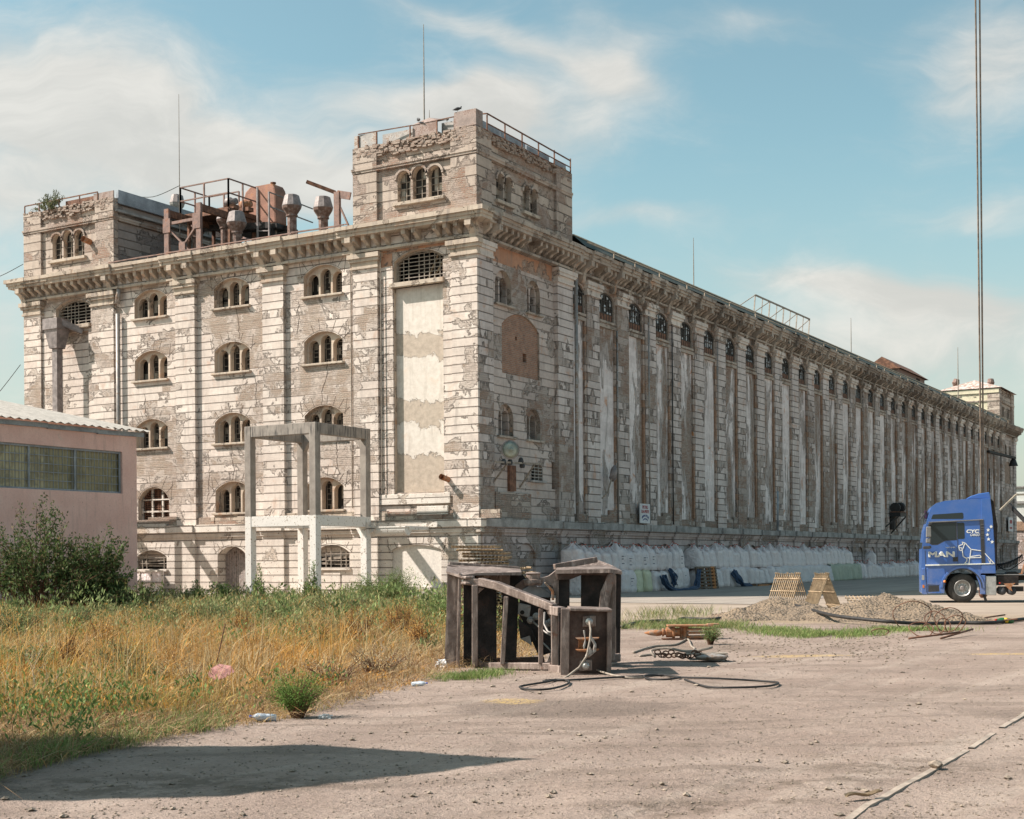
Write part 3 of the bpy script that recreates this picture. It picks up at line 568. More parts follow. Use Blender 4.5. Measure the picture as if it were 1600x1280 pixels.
for (u0,u1,z0,z1) in ((-20.05,-18.0,1.3,2.25),(-8.85,-6.85,1.35,2.38)):
    mb=MB(); grille(mb,FL,u0,u1,z0,z1-.1,BW+.12,7,3,.04,miss=.2); mb.bar((u0,BW+.2,z0+.35),(u1,BW+.2,z0+.5),.05,.12); mb.bar((u0,BW+.22,z0+.2),(u1,BW+.22,z0+.15),.05,.1)
    wd=mb.build('window',M['iron'],WH); p=MB(); plate(p,FL,rect(u0-.05,u1+.05,z0-.05,z1+.02),[],BW+.5); p.build('pane',M['dark'],wd)  # dark sheet in place of the unlit space behind the low opening
    p=MB(); plate(p,FL,segarch(u0,u1,z0+.5,z1,.35),[],BW+.35); 
    p.build('boarding',M['white'],wd); sill(FL,u0-.1,u1+.1,z0,wd,M['white'],BW,-.1,.12)
mb=MB(); fbox(mb,FL,-8.3,-7.35,.35,1.15,BW-.04,BW+.01); mb.build('hatch',M['white'],WH,bevel=.01)
# pilasters of the short facade
PL=[(-28.08,-26.8),(-23.05,-21.5),(-17.3,-16.05),(-11.8,-10.55),(-6.55,-5.2),(-1.3,0.0)]
def pilaster(F,u0,u1,face,m_,capm,basem,zb=3.42,sideat=None,back=.5,capz=(14.62,15.28)):
    mb=MB(); fbox(mb,F,u0,u1,zb,15.32,face,back,0)
    z0,z1=capz
    for (a,b,o) in ((z0,z0+.1,.08),(z0+.1,z0+.32,.03),(z0+.32,z0+.46,.13),(z0+.46,z0+.66,.19)):
        jj=rnd.uniform(-.01,.01); fbox(mb,F,u0-o,u1+o,a,b-.002,face-o+jj,face+.2,1)
    fbox(mb,F,u0-.02,u1+.02,-.3,3.066,face-.11,back,2)
    return mb.build('pilaster',[m_,capm,basem],WH)
for (a,b) in PL: pilaster(FL,a,b,0 if b<-.5 else 0,M['quoin'],M['trim'],M['white'],back=.5 if b<-.5 else .13)
for (a,b) in ((-1.8,-1.32),(-4.85,-4.44),(-5.18,-4.86),(-23.38,-23.07),(-26.78,-25.92)): mb=MB(); fbox(mb,FL,a,b,4.4,14.6 if a>-6 else 13.6,W-.08 if b!=-4.86 else W-.03,W+.02); mb.build('quoin_strip',M['quoin'],WH)
mb=MB(); 
for u in np.arange(-28,-.1,1.45):
    fbox(mb,FL,u,u+1.45,3.42,3.80+rnd.uniform(-.05,.08),W-.10+rnd.uniform(-.03,.03),W+.05)
mb.build('plinth_course',M['rubble'],WH)
mb=MB(); fbox(mb,FL,-5.2,-1.5,4.1,4.55,.07,W+.1); mb.build('stone_ledge',M['white'],WH,bevel=.02)
mb=MB(); fbox(mb,FL,-3.2,-1.6,3.62,4.0,.03,W); mb.build('stone_block',M['white'],WH,bevel=.02)
# cornice along both facades, with corbels, breaking forward over the pilasters
def cornice(F,u0,u1,pils,m_,name,spacing,step,over,first=0,zt=16.47,corner0=False,corner1=False,m2=None):
    mb=MB()
    segs=[]; 
    edges=sorted([(a-over,b+over) for a,b in pils]); cur=u0
    for a,b in edges:
        a=max(a,u0); b=min(b,u1)
        if a>cur: segs.append((cur,a,0))
        segs.append((a,b,1)); cur=b
    if cur<u1: segs.append((cur,u1,0))
    for (a,b,f) in segs:
        x=a
        while x<b-1e-6:
            y=min(b,x+rnd.uniform(.7,1.9)); y=b if b-y<.4 else y
            o=step*f; w1=rnd.uniform(-.02,.02); w2=rnd.uniform(-.02,.02); dz=rnd.uniform(-.03,.005)
            ea=x; eb=y
            fbox(mb,F,ea,eb,15.34,15.44,-.10-o*.5,.3); fbox(mb,F,ea,eb,16.00,16.14,-.48-o+w1,.3)
            fbox(mb,F,ea,eb,16.14,16.28,-.54-o+w2,.3); fbox(mb,F,ea,eb,16.28,zt+dz,-.63-o+w1,.3)
            x=y
        # corbels
        n=max(1,int(round((b-a)/spacing)))
        for i in range(n):
            c=a+(i+.5)*(b-a)/n
            if rnd.random()<.05: continue
            h=.23; bw=.10
            q=[(-.05-step*f*.6,15.62),(-.20,15.70),(-.34-step*f,15.80),(-.36-step*f,16.00),(.1,16.00),(.1,15.5)]
            P=[F(c-bw,z,d) for d,z in q]; e=Vector(F(c+bw,15,0))-Vector(F(c-bw,15,0)); mb.prism(P,e)
    for (a,b) in pils:      # long scrolled consoles at the pilaster edges
        for c in (a+.12,b-.12):
            if c<u0 or c>u1: continue
            q=[(-.03,15.0),(-.12,15.1),(-.16,15.45),(-.32,15.64),(-.46-step,15.74),(-.46-step,16.0),(.1,16.0),(.1,15.0)]
            P=[F(c-.15,z,d) for d,z in q]; e=Vector(F(c+.15,15,0))-Vector(F(c-.15,15,0)); mb.prism(P,e)
    if corner0: 
        s=corner0
        fbox(mb,F,u0-.10,u0,15.34,15.44,-.14,.3);fbox(mb,F,u0-.50-step,u0,16.0,16.14,-.48-step,.3);fbox(mb,F,u0-.56-step,u0,16.14,16.28,-.54-step,.3);fbox(mb,F,u0-.66-step,u0,16.28,zt,-.63-step,.3)
    if corner1:
        fbox(mb,F,u1,u1+.10,15.34,15.44,-.14,.3);fbox(mb,F,u1,u1+.50+step,16.0,16.14,-.48-step,.3);fbox(mb,F,u1,u1+.54+step,16.14,16.28,-.54-step,.3);fbox(mb,F,u1,u1+.63+step,16.28,zt,-.63-step,.3)
        for d_ in (.0,): 
            q=[(-.06,15.50),(-.44,15.68),(-.46,15.90),(.1,15.90),(.1,15.44)]
    return mb.build(name,m_,WH)
CP=[(-28.08,-21.5)]+[PL[2],PL[3]]+[(-6.55,0.0)]
cornice(FL,-28.0,0.0,CP,M['trim'],'cornice',.52,.10,.45,corner0=True,corner1=True)
# frieze wall between architrave and slab
mb=MB(); fbox(mb,FL,-28.0,0,15.44,16.0,.05,.5); mb.build('frieze',M['field'],WH)
# string course
def string(F,u0,u1,pils,m1,m2,out=-.22,e1=0,e0=0):
    mb=MB(); x=u0; ps=list(pils)
    cuts=sorted(set([u0,u1]+[c for a,b in ps for c in (max(u0,a-.05),min(u1,b+.05))]))
    for a,b in zip(cuts[:-1],cuts[1:]):
        mid=(a+b)/2; f=any(p0-.06<mid<p1+.06 for p0,p1 in ps); o=-.10 if f else 0; x=a
        while x<b-1e-6:
            y=min(b,x+rnd.uniform(.9,2.2)); y=b if b-y<.4 else y; j=rnd.uniform(-.025,.02)
            fbox(mb,F,x+.004,y-.004,3.07,3.42+rnd.uniform(-.04,.01),out+o+j,.12,0)
            fbox(mb,F,x,y,2.95,3.068,-.14+o,.05,1); fbox(mb,F,x,y,2.84,2.95,-.09+o,.05,1); x=y
    if e1: fbox(mb,F,u1,u1+.30,3.07,3.42,-.32,.12,0); fbox(mb,F,u1,u1+.24,2.84,3.068,-.24,.05,1)
    return mb.build('string_course',[m1,m2],WH)
string(FL,-28,0,PL,M['white'],M['white'],e1=1)

# ---------------- long facade
YL=119.3; PIT=3.345; P0=10.12
PR=[(P0+PIT*i,P0+PIT*i+1.33) for i in range(30)]
pavR=[(0.0,1.3),(7.1,8.62)]; pavF=[(110.7,112.2),(118.0,YL)]
RW=.12
holesR=[]; wins=[]
starts=[8.62]+[b for a,b in PR]; ends=[a for a,b in PR]+[110.7]
for s_,e_ in zip(starts,ends):
    c=(s_+e_)/2+.02; w_=min(1.62,(e_-s_)-.2); holesR.append(segarch(c-w_/2,c+w_/2,13.55,14.97,.30,8)); wins.append((c-w_/2,c+w_/2))
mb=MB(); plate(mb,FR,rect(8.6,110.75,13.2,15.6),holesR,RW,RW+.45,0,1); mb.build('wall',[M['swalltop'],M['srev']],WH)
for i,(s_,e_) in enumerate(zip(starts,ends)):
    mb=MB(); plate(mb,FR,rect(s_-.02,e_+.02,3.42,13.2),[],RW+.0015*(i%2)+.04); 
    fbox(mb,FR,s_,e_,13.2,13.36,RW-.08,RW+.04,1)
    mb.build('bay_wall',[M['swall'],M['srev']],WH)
for (a,b) in wins:
    mb=MB(); o=segarch(a+.02,b-.02,13.56,14.95,.30,8); slab(mb,FR,o,[segarch(a+.08,b-.08,13.62,14.89,.27,8)],RW+.07,RW+.12)
    n=5
    for i in range(1,n): u=a+.05+(b-a-.1)*i/n; fbox(mb,FR,u-.018,u+.018,13.6,14.85,RW+.07,RW+.11)
    for z in (13.95,14.27,14.58): fbox(mb,FR,a+.05,b-.05,z-.015,z+.015,RW+.067,RW+.107)
    fbox(mb,FR,a+.04,b-.04,13.58,13.93,RW+.085,RW+.095,1)
    if rnd.random()<.2: mb.bar(FR(a+.1,14.7,RW+.1),FR(b-.1,14.5,RW-.05),.03,.06)
    wd=mb.build('window',[M['diron'],M['rust']],WH)
    p=MB(); plate(p,FR,rect(a,b,13.5,15),[],RW+.125); p.build('pane',M['pane'],wd)
    s2=MB(); fbox(s2,FR,a-.06,b+.06,13.43,13.55,RW-.09,RW+.2); s2.build('sill',M['srev'],wd)
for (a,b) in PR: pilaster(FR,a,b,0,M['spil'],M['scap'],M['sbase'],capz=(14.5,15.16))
STM=masonry('orange stained strip',(.52,.46,.41),(.40,.25,.17),.40,patch=.6,vstretch=5,cellw=.15,orange=.95,streak=.5,course=.37)
for (a,b) in PR[:]:
    mb=MB(); fbox(mb,FR,a-.20,a-.003,3.9,13.2,.05,.4); mb.build('quoin_strip',STM,WH)
    if rnd.random()<.5: mb=MB(); fbox(mb,FR,b+.003,b+.10,3.9,13.2,.07,.4); mb.build('quoin_strip',STM,WH)
mb=MB(); 
for u in np.arange(8.62,110.6,1.3): fbox(mb,FR,u,u+1.3,3.42,rnd.uniform(3.7,4.25),.05+rnd.uniform(-.04,.05),.34)
mb.build('plinth_course',M['srubble'],WH)
# base storey with blind arches between the pilasters
hb=[]
for s_,e_ in zip(starts,ends): c=(s_+e_)/2; hb.append(segarch(c-.75,c+.75,.2,2.45,.55,8))
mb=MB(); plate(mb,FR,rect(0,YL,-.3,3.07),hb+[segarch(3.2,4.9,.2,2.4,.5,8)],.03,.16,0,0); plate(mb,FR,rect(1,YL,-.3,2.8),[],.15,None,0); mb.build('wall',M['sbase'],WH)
string(FR,.13,YL,pavR+PR+pavF,M['bandstone'],M['sbase'])
OP=masonry('orange plaster frieze',(.52,.30,.20),(.46,.38,.32),.62,course=3.3,joints=0,patch=.8,streak=.4,orange=.4,cellw=0)
mb=MB(); plate(mb,FR,rect(1.45,6.9,14.62,15.33),[],W-.006); mb.build('orange_frieze',OP,WH); mb=MB(); plate(mb,FL,rect(-5.15,-1.5,15.22,15.33),[],W-.006); mb.build('orange_frieze',OP,WH); mb=MB(); plate(mb,FL,rect(-5.15,-4.5,13.6,15.2),[],W-.006); mb.build('orange_frieze',OP,WH)
# near pavilion of the long facade
hp=[]
pairs=[(1.75,3.15,12.85,14.35),(4.55,5.75,12.85,14.35),(1.95,3.25,7.08,8.5),(4.45,5.7,7.08,8.5)]
for (a,b,c,d_) in pairs: hp.append(segarch(a,b,c,d_,.6,10))
hp.append(segarch(2.3,5.66,9.85,12.62,.62,12)); g1=atX(830,725,-W); g2=atX(848,752,-W); hp.append(segarch(g1.y,g2.y,g2.z,g1.z+.05,.2)); s1=atX(862,722,-W); s2_=atX(869,765,-W); hp.append(rect(s1.y,s2_.y+.1,s2_.z,s1.z))
for (F0,u0,u1,mir) in ((FR,.0,8.62,0),):
    mb=MB(); plate(mb,FR,rect(W+.001,8.66,3.42,15.5),hp,W,W+.5,0,1); mb.build('wall',[M['spav'],M['srev']],WH)
mb=MB(); plate(mb,FR,rect(2.2,5.76,9.7,12.9),[rect(4.28,4.62,10.55,10.95),rect(3.62,3.78,11.45,11.62)],W+.09,W+.35); mb.build('brick_infill',M['brick'],WH)
mb=MB(); plate(mb,FR,rect(2.2,5.8,9.5,13),[],W+.45); plate(mb,FR,rect(s1.y-.1,s2_.y+.3,s2_.z-.2,s1.z+.2),[],W+.45); mb.build('dark_interior',M['dark'],WH)
for (a,b,c,d_) in pairs: triple(FR,WH,a,b,c,d_,'spav',rise=.6,n=2,sm='srev')
mb=MB(); grille(mb,FR,g1.y,g2.y,g2.z,g1.z,W+.02,3,5,.035); wd=mb.build('window',M['galv'],WH); p=MB(); plate(p,FR,rect(g1.y-.1,g2.y+.1,g2.z-.1,g1.z+.2),[],W+.4); p.build('pane',M['dark'],wd); sill(FR,g1.y-.1,g2.y+.15,g2.z,wd,M['bandstone'],W)  # dark sheet behind the small grille paints the unlit interior
mb=MB(); fbox(mb,FR,.131,1.3,3.42,15.32,-.0,.31); mb.build('pilaster',M['spil'],WH); mb=MB(); fbox(mb,FR,.131,1.32,-.3,3.066,-.10,.3); mb.build('pilaster_base',M['sbase'],WH)
for (a,b) in ((.0,1.3),):
    mb=MB(); z0=14.62
    for (c,d_,o_) in ((z0,z0+.1,.05),(z0+.1,z0+.32,.015),(z0+.32,z0+.46,.09),(z0+.46,z0+.66,.15)): fbox(mb,FR,.21,b+o_,c,d_-.002,-o_,.2)
    mb.build('capital',M['scap'],WH)
pilaster(FR,7.1,8.62,-.02,M['spil'],M['scap'],M['sbase'],capz=(14.62,15.28))
for (a,b) in pavF: pilaster(FR,a,b,0,M['spil'],M['scap'],M['sbase'])
hf=[segarch(113.4,114.6,12.85,14.3,.5,8),segarch(115.9,117.1,12.85,14.3,.5,8)]
mb=MB(); plate(mb,FR,rect(110.7,YL,3.42,15.5),hf+[segarch(113.5,116.8,9.85,12.4,.6,10)],W,W+.4,0,1); mb.build('wall',[M['spav'],M['srev']],WH)
mb=MB(); plate(mb,FR,rect(113.3,117.0,9.7,12.6),[],W+.1); mb.build('brick_infill',simple('faded infill',(.30,.22,.17),.9),WH)
for h in hf: mb=MB(); plate(mb,FR,h,[],W+.3); mb.build('window',M['dark'],WH)
mb=MB(); fbox(mb,FR,1.4,4.5,3.42,4.6,-.0,.3); 
mb.build('plinth_course',M['srubble'],WH)
CR_=[(.9,8.62)]+[(a-.6,b+.05) for a,b in PR]+[(110.7,YL)]
cornice(FR,.31,YL,CR_,M['srev'],'cornice',.50,.14,.0,corner1=True)
mb=MB(); fbox(mb,FR,.55,YL,15.44,16.0,.10,.4); mb.build('frieze',M['swalltop'],WH)
# far gable end and back are closed
mb=MB(); mb.box((-28,YL-.02,-.3),(-.2,YL+.1,16.3)); mb.box((-28.1,.3,-.3),(-27.9,YL,16.3)); mb.build('wall',M['spav'],WH)
# roof: gutter edge, steep felt strip, low-pitched sheet
mb=MB(); a=8.7;b=110.6
mb.add([(.70,a,16.50),(.70,b,16.50),(.0,b,17.12),(.0,a,17.12)],[(0,1,2,3)],0)
mb.add([(.0,a,17.12),(.0,b,17.12),(-14,b,18.2),(-14,a,18.2)],[(0,1,2,3)],0); mb.add([(-14,a,18.2),(-14,b,18.2),(-27.5,b,17.0),(-27.5,a,17.0)],[(0,1,2,3)],0)
mb.box((-27.8,.25,16.2),(-.25,YL-.2,16.4),0)
x=a
while x<b:
    y=min(b,x+rnd.uniform(2,5)); j=rnd.uniform(-.04,.04); mb.bar((.74+j,x,16.66+j),(.74+j,y,16.66+j),.05,.05,1); mb.bar((.0,x,17.14),(.0,y,17.14),.10,.05,1); x=y
    mb.bar((.74,x,16.45),(.74,x,16.66),.04,.04,1)
mb.build('roof',[M['roofsheet'],M['copperline']],WH)
mb=MB(); x=-21.2
while x<-6.6:
    y=min(-6.6,x+rnd.uniform(1.2,2.6)); j=rnd.uniform(-.03,.03); mb.bar((x,-.58,16.56+j),(y,-.58,16.56-j),.07,.05); mb.bar((x,-.25,16.66),(y,-.25,16.66),.05,.05); mb.bar((y,-.25,16.4),(y,-.25,16.66),.04,.04); x=y
mb.build('gutter',M['rustpink'],WH)

# ---------------- towers
def brick_crumble(mb,F,u0,u1,z0,z1,d,n,k=0):
    for i in range(n):
        u=rnd.uniform(u0,u1); z=z0+(z1-z0)*rnd.random()**.8; w_=rnd.uniform(.10,.26); h=rnd.uniform(.05,.10); o=rnd.uniform(-.06,.03)
        fbox(mb,F,u,u+w_,z,z+h,d+o,d+.25,k)
def tower(x0,x1,y0,y1,zt,near,parapet=True):
    T=empty('corner_tower',(0,0,0)); T.parent=WH
    mL=M['tower']; 
    FLt=lambda u,z,d: (u,y0+d,z); FRt=lambda u,z,d:(x1-d,u,z)
    hl=[]; hr=[]
    cw=(x0+x1)/2+ (.3 if near==1 else -.05)
    lw=1.22
    for i in range(3):
        a=cw-lw+i*.82; hl.append(lancet(a,a+.70,17.35,18.68+(.08 if i==1 else 0)))
    if near==1: hrp=[(1.85,3.15),(4.15,5.45)]
    elif near==3: hrp=[(y0+1.9,y0+3.1),(y0+4.9,y0+6.1)]
    else: hrp=[]
    for (a,b) in hrp:
        m_=(a+b)/2; hr.append(lancet(a,m_-.05,17.35,18.5)); hr.append(lancet(m_+.05,b,17.35,18.5))
    mb=MB(); plate(mb,FLt,rect(x0+.1,x1-.1,16.4,zt),hl,.14,.5,0,1); mb.build('wall',[mL,M['reveal']],T)
    mb=MB(); plate(mb,FRt,rect(y0+.141,y1-.1,16.4,zt),hr,.14,.5,0,1); mb.build('wall',[mL if near!=2 else M['slatwall'],M['srev']],T)
    mb=MB(); mb.box((x0+.1,y1-.2,16.4),(x1-.15,y1-.1,zt)); mb.box((x0+.1,y0+.2,16.4),(x0+.2,y1-.2,zt)); mb.build('wall',M['ivory'] if near==3 else mL,T)
    for k,(F,hs) in enumerate(((FLt,hl),(FRt,hr))):
        for h in hs:
            a,b=h[0][0],h[1][0]; top=max(q[1] for q in h); mb=MB(); d=.34
            fbox(mb,F,(a+b)/2-.015,(a+b)/2+.015,17.36,top,d,d+.03,0)
            for z in (17.65,17.95,18.25): fbox(mb,F,a,b,z-.012,z+.012,d-.003,d+.027,0)
            plate(mb,F,h,[],d+.06,None,1)
            # raised arch moulding
            n=12; cx=(a+b)/2; rr=(b-a)/2; cz=top-rr
            P=[]; Fc=[]
            for i in range(n+1):
                an=math.pi*i/n
                for (r_,dd_) in ((rr+.015,.05),(rr+.12,.05),(rr+.12,.15),(rr+.015,.15)): P.append(F(cx+r_*math.cos(an),cz+r_*math.sin(an),dd_))
            for i in range(n):
                for j in range(4): Fc.append((i*4+j,i*4+(j+1)%4,(i+1)*4+(j+1)%4,(i+1)*4+j))
            mb.add(P,Fc,2)
            mb.build('window',[M['iron'],M['panew'],M['tower']],T)
    mb=MB(); fbox(mb,FLt,cw-lw-.18,cw-lw+2.52,17.18,17.33,-.03,.2); mb.build('sill',M['trim'],T,bevel=.015)
    for (a,b) in hrp: mb=MB(); fbox(mb,FRt,a-.12,b+.12,17.18,17.33,-.03,.2); mb.build('sill',M['trim'],T,bevel=.015)
    # corner pilasters, moulding, crumbling brick head
    pw=1.3
    for (a,b) in ((x0,x0+pw),(x1-pw,x1-.001)): mb=MB(); fbox(mb,FLt,a,b,16.4,zt-.02,0,.3); mb.build('pilaster',mL,T)
    if near!=2:
        for (a,b) in ((y0+.301,y0+1.25),(y1-1.55,y1)): mb=MB(); fbox(mb,FRt,a,b,16.4,zt-.02,0.001,.3); mb.build('pilaster',mL,T)
    zm=19.0
    mb=MB()
    fbox(mb,FLt,x0-.05,x1+.05,zm,zm+.10,-.07,.2); fbox(mb,FLt,x0-.02,x1+.02,zm-.10,zm-.002,-.03,.2); fbox(mb,FRt,y0+.21,y1+.02,zm+.001,zm+.101,-.05,.2); fbox(mb,FRt,y0+.21,y1,zm-.10,zm-.001,-.02,.2)
    mb.build('moulding',M['tower'],T)
    mb=MB(); brick_crumble(mb,FLt,x0,x1-.25,19.45,zt-.02,.03,300 if near<3 else 60); brick_crumble(mb,FRt,y0+.2,y1-.25,19.55 if near==1 else 19.8,zt-.02,.02,330 if near==1 else 40)
    mb.build('crumbling_brick_head',M['rubblet'],T)
    mb=MB(); mb.box((x0+.15,y0+.15,zt-.12),(x1-.15,y1-.15,zt-.05)); mb.build('roof',M['roofsheet'],T)
    return T,FLt,FRt
M['rubblet']=brickmat('crumbling brick',(.36,.25,.19),(.42,.34,.28),(.36,.30,.25))
M['slatwall']=masonry('banded tower side',(.42,.38,.35),(.27,.24,.22),.6,course=.42,patch=.7,streak=.6,orange=.0,brick=((.30,.26,.24),(.34,.30,.28),(.28,.25,.24)))
T1,F1,G1=tower(-6.5,0,0,8.65,20.05,1)
# battered sheet parapet of the near tower
def parapet(T,segs,F,name='parapet_sheet'):
    for (a,b,z0,z1,d,m_) in segs:
        mb=MB(); fbox(mb,F,a,b,z0,z1,d,d+.05); mb.build(name,m_,T)
parapet(T1,[(-6.45,-5.2,20.06,20.62,.06,M['galv']),(-5.15,-3.35,20.12,20.58,.42,M['galv']),(-3.33,-2.05,20.06,20.62,.12,M['parapetbrown']),(-2.0,-1.12,20.1,20.56,.40,M['galv']),(-1.1,.0,20.08,20.76,.0,M['parapetbrown'])],F1)
parapet(T1,[(.06,.55,20.08,20.76,-.0,M['parapetbrown']),(.6,2.9,20.1,20.72,.55,M['bluesheet']),(2.95,5.2,20.1,20.68,.57,M['bluesheet']),(5.25,7.4,20.1,20.62,.55,M['bluesheet']),(7.45,8.6,20.08,20.5,.3,M['bluesheet'])],G1)
mb=MB(); pts=[.9,2.4,3.9,5.4,6.9,8.5]
for y in pts: mb.bar((.0,y,20.0),(.0,y,20.72),.05,.05); 
mb.bar((.0,.9,20.78),(.0,8.5,20.62),.05,.05); mb.bar((.0,.9,20.36),(.0,8.5,20.3),.04,.04); mb.bar((.0,.9,20.78),(-.7,.9,20.85),.05,.05); mb.bar((0,.6,20.05),(.0,8.5,20.05),.04,.04)
for x in (-6.2,-5.2,-3.4,-2,-1.1): mb.bar((x,.03,20.0),(x,.03,20.6),.05,.05)
mb.bar((-6.2,.03,20.66),(-3.3,.3,20.68),.04,.04); mb.bar((-3.3,.3,20.68),(-1.1,.2,20.66),.04,.04)
mb.build('parapet_rail',M['rust'],T1)
mb=MB(); mb.add([(-3.4,.1,20.62),(-2.0,.1,20.62),(-2.0,.9,20.85),(-3.4,.9,20.85),(-2.7,.5,20.95)],[(0,1,4),(1,2,4),(2,3,4),(3,0,4)]); mb.build('roof_cap',M['parapetbrown'],T1)
T2,F2,G2=tower(-28.05,-21.45,0,9.3,20.0,2)
mb=MB(); 
for x in (-28,-26.9,-25.4,-23.9,-22.6): mb.bar((x,.05,19.9),(x,.05,20.4),.05,.05)
mb.bar((-28,.05,20.42),(-22.6,.05,20.42),.05,.05); mb.box((-25.2,.3,20.0),(-23.0,.35,20.35)); mb.build('parapet_rail',M['rust'],T2)
mb=MB(); mb.box((-22.9,.06,20.0),(-21.5,.12,20.35)); mb.build('parapet_sheet',M['parapetbrown'],T2)
mb=MB(); mb.box((-21.55,.3,19.75),(-21.40,9.2,20.42)); mb.build('parapet_sheet',M['bluesheet'],T2)
mb=MB(); mb.box((-21.6,.1,19.3),(-21.32,9.2,19.42)); mb.build('moulding',M['bandstone'],T2)
T3,F3,G3=tower(-6.8,-.2,110.8,YL,20.4,3)
mb=MB(); zz=20.45; mb.add([(-7.0,110.6,zz),(.1,110.6,zz),(.1,YL+.2,zz),(-7.0,YL+.2,zz),(-3.4,113.5,21.75),(-3.4,116.7,21.75)],[(0,1,4),(1,2,5,4),(2,3,5),(3,0,4,5)]); mb.build('roof',M['tile'],T3)
mb=MB(); fbox(mb,F3,-6.75,-.25,19.9,20.35,-.08,.3);  mb.build('cornice',M['ivory'],T3)
mb=MB(); mb.box((-6.78,110.85,16.5),(-.26,110.93,19.85)); mb.build('wall',M['ivory'],T3)
# drain pipes and the chute on the left pavilion
mb=MB(); mb.tube([(-21.2,.0,14.1),(-21.2,.0,3.0)],.10,10); mb.tube([(-21.2,-.02,14.6),(-21.0,-.1,15.3)],.12,10); mb.build('drain_pipe',M['galv'],WH,smooth=True)
mb=MB(); mb.box((-25.15,-.7,3.0),(-24.8,-.35,13.0)); 
q=[(-25.45,-.95,13.6),(-24.5,-.95,13.6),(-24.5,-.1,13.6),(-25.45,-.1,13.6),(-25.25,-.8,12.6),(-24.7,-.8,12.6),(-24.7,-.25,12.6),(-25.25,-.25,12.6)]
mb.add(q,[(0,1,5,4),(1,2,6,5),(2,3,7,6),(3,0,4,7)]); mb.box((-25.5,-1.0,13.55),(-24.45,-.1,14.1)); mb.bar((-24.6,-.6,13.9),(-23.9,.2,13.5),.3,.3); mb.build('grain_chute',M['ventgrey'],WH)
for (y,z0,z1,r_,m_) in ((17.2,3.5,15.2,.06,'galv'),(20.25,3.5,14.6,.055,'black'),(13.42,3.5,13.2,.05,'galv'),(26.9,8,15,.05,'galv'),(8.78,3.5,15,.09,'galv'),(37.1,3.3,6,.09,'bluesheet'),(101.0,3.5,11,.09,'black'),(104.0,3.5,11,.09,'black')):
    mb=MB(); mb.tube([(.0 if y!=8.78 else .1,y,z1),(.0 if y!=8.78 else .1,y,z0)],r_,8); mb.build('drain_pipe',M[m_],WH,smooth=True)
mb=MB(); mb.tube([(-5.0,-.02,15.2),(-5.0,-.02,4.6)],.025,6); mb.tube([(-6.75,W-.05,15),(-6.75,W-.05,4)],.03,6); mb.build('cable_conduit',M['iron'],WH)
# pipe stub low on the near pavilion
mb=MB(); mb.tube([(-1.6,.3,5.08),(-1.6,-.42,5.2)],.12,14,cap=False); mb.tube([(-1.6,.25,5.08),(-1.6,-.418,5.2)],.095,14,cap=False); mb.tube([(-1.6,-.38,5.19),(-1.6,-.43,5.2)],.145,14,cap=False); mb.tube([(-1.6,-.25,5.15),(-1.6,-.1,5.11)],.09,14)
mb.build('pipe_stub',M['orangepipe'],WH,smooth=True)
mb=MB(); mb.tube([(-23.25,.3,17.95),(-23.25,-.35,18.05)],.15,12,cap=False); mb.build('pipe_stub',M['orangepipe'],WH,smooth=True)
# ================================================================ roof things
def vent(loc,s,label,lean=0,red=0,group='ventilators on the roof'):
    T=empty('roof_ventilator',loc,0,label,'ventilator',group)
    n=10
    mb=MB(); mb.lathe((0,0,-.25),[(.24*s,0),(.24*s,.62*s+.25),(.30*s,.62*s+.26),(.30*s,.70*s+.25),(.25*s,.72*s+.25)],n); mb.build('neck',M['ventred'] if red!=2 else M['galv'],T)
    mb=MB(); mb.lathe((0,0,0),[(.26*s,.70*s),(.47*s,1.02*s),(.50*s,1.13*s)],n); mb.build('skirt',M['ventred'] if red!=2 else M['galv'],T)
    mb=MB(); mb.lathe((0,0,0),[(.50*s,1.132*s),(.51*s,1.16*s),(.37*s,1.68*s),(.30*s,1.72*s)],n); mb.build('cowl',M['ventgrey'] if red!=1 else M['ventred'],T)
    T.rotation_euler=(rnd.uniform(-.03,.03),lean,rnd.uniform(0,1)); return T
def roofvent(px,ytop,Y,s,lab,red):
    p=atY(px,ytop,Y); zb=p.z-1.72*s; T=vent((p.x,Y,zb),s,lab,0,red); mb=MB(); mb.lathe((0,0,16.3-zb),[(.24*s,0),(.24*s,zb-16.3-.24)],10); mb.build('riser',M['ventred'],T)
roofvent(307,342,4.2,.92,'rusty brown ventilator behind the crossed braces of the roof frame',1); roofvent(351,329,3.4,.86,'ventilator with creased cowl, left one of the close pair under the platform',0)
roofvent(370,331,2.0,.98,'ventilator, right one of the close pair under the platform',0); roofvent(456,305,2.2,.95,'tall ventilator on a long neck between the rusty tank and the hoist',0); roofvent(505,308,2.0,.95,'ventilator with peeling skirt beside the hoist at the near tower',0)
vent((-22.2,5.2,19.95),.82,'pale sheet ventilator standing on the left corner tower',.05,2)
pf1=atY(1490,612,112.5); pf2=atY(1548,612,113); vent((pf1.x,112.5,pf1.z),.85,'leaning rusty ventilator on the tiled roof of the farthest tower',.25,1); vent((pf2.x,113.0,pf2.z),.85,'upright rusty ventilator on the tiled roof of the farthest tower',0,1)
T=empty('vent_cowl',(-19.8,8.0,16.6),0,'tiny hooded vent pipe on the roof behind the left tower','vent'); mb=MB(); mb.lathe((0,0,0),[(.05,0),(.05,2.6)],6); mb.build('pipe',M['rust'],T); mb=MB(); mb.lathe((0,0,0),[(.3,2.6),(.02,2.95)],8); mb.build('hood',M['rustpink'],T)
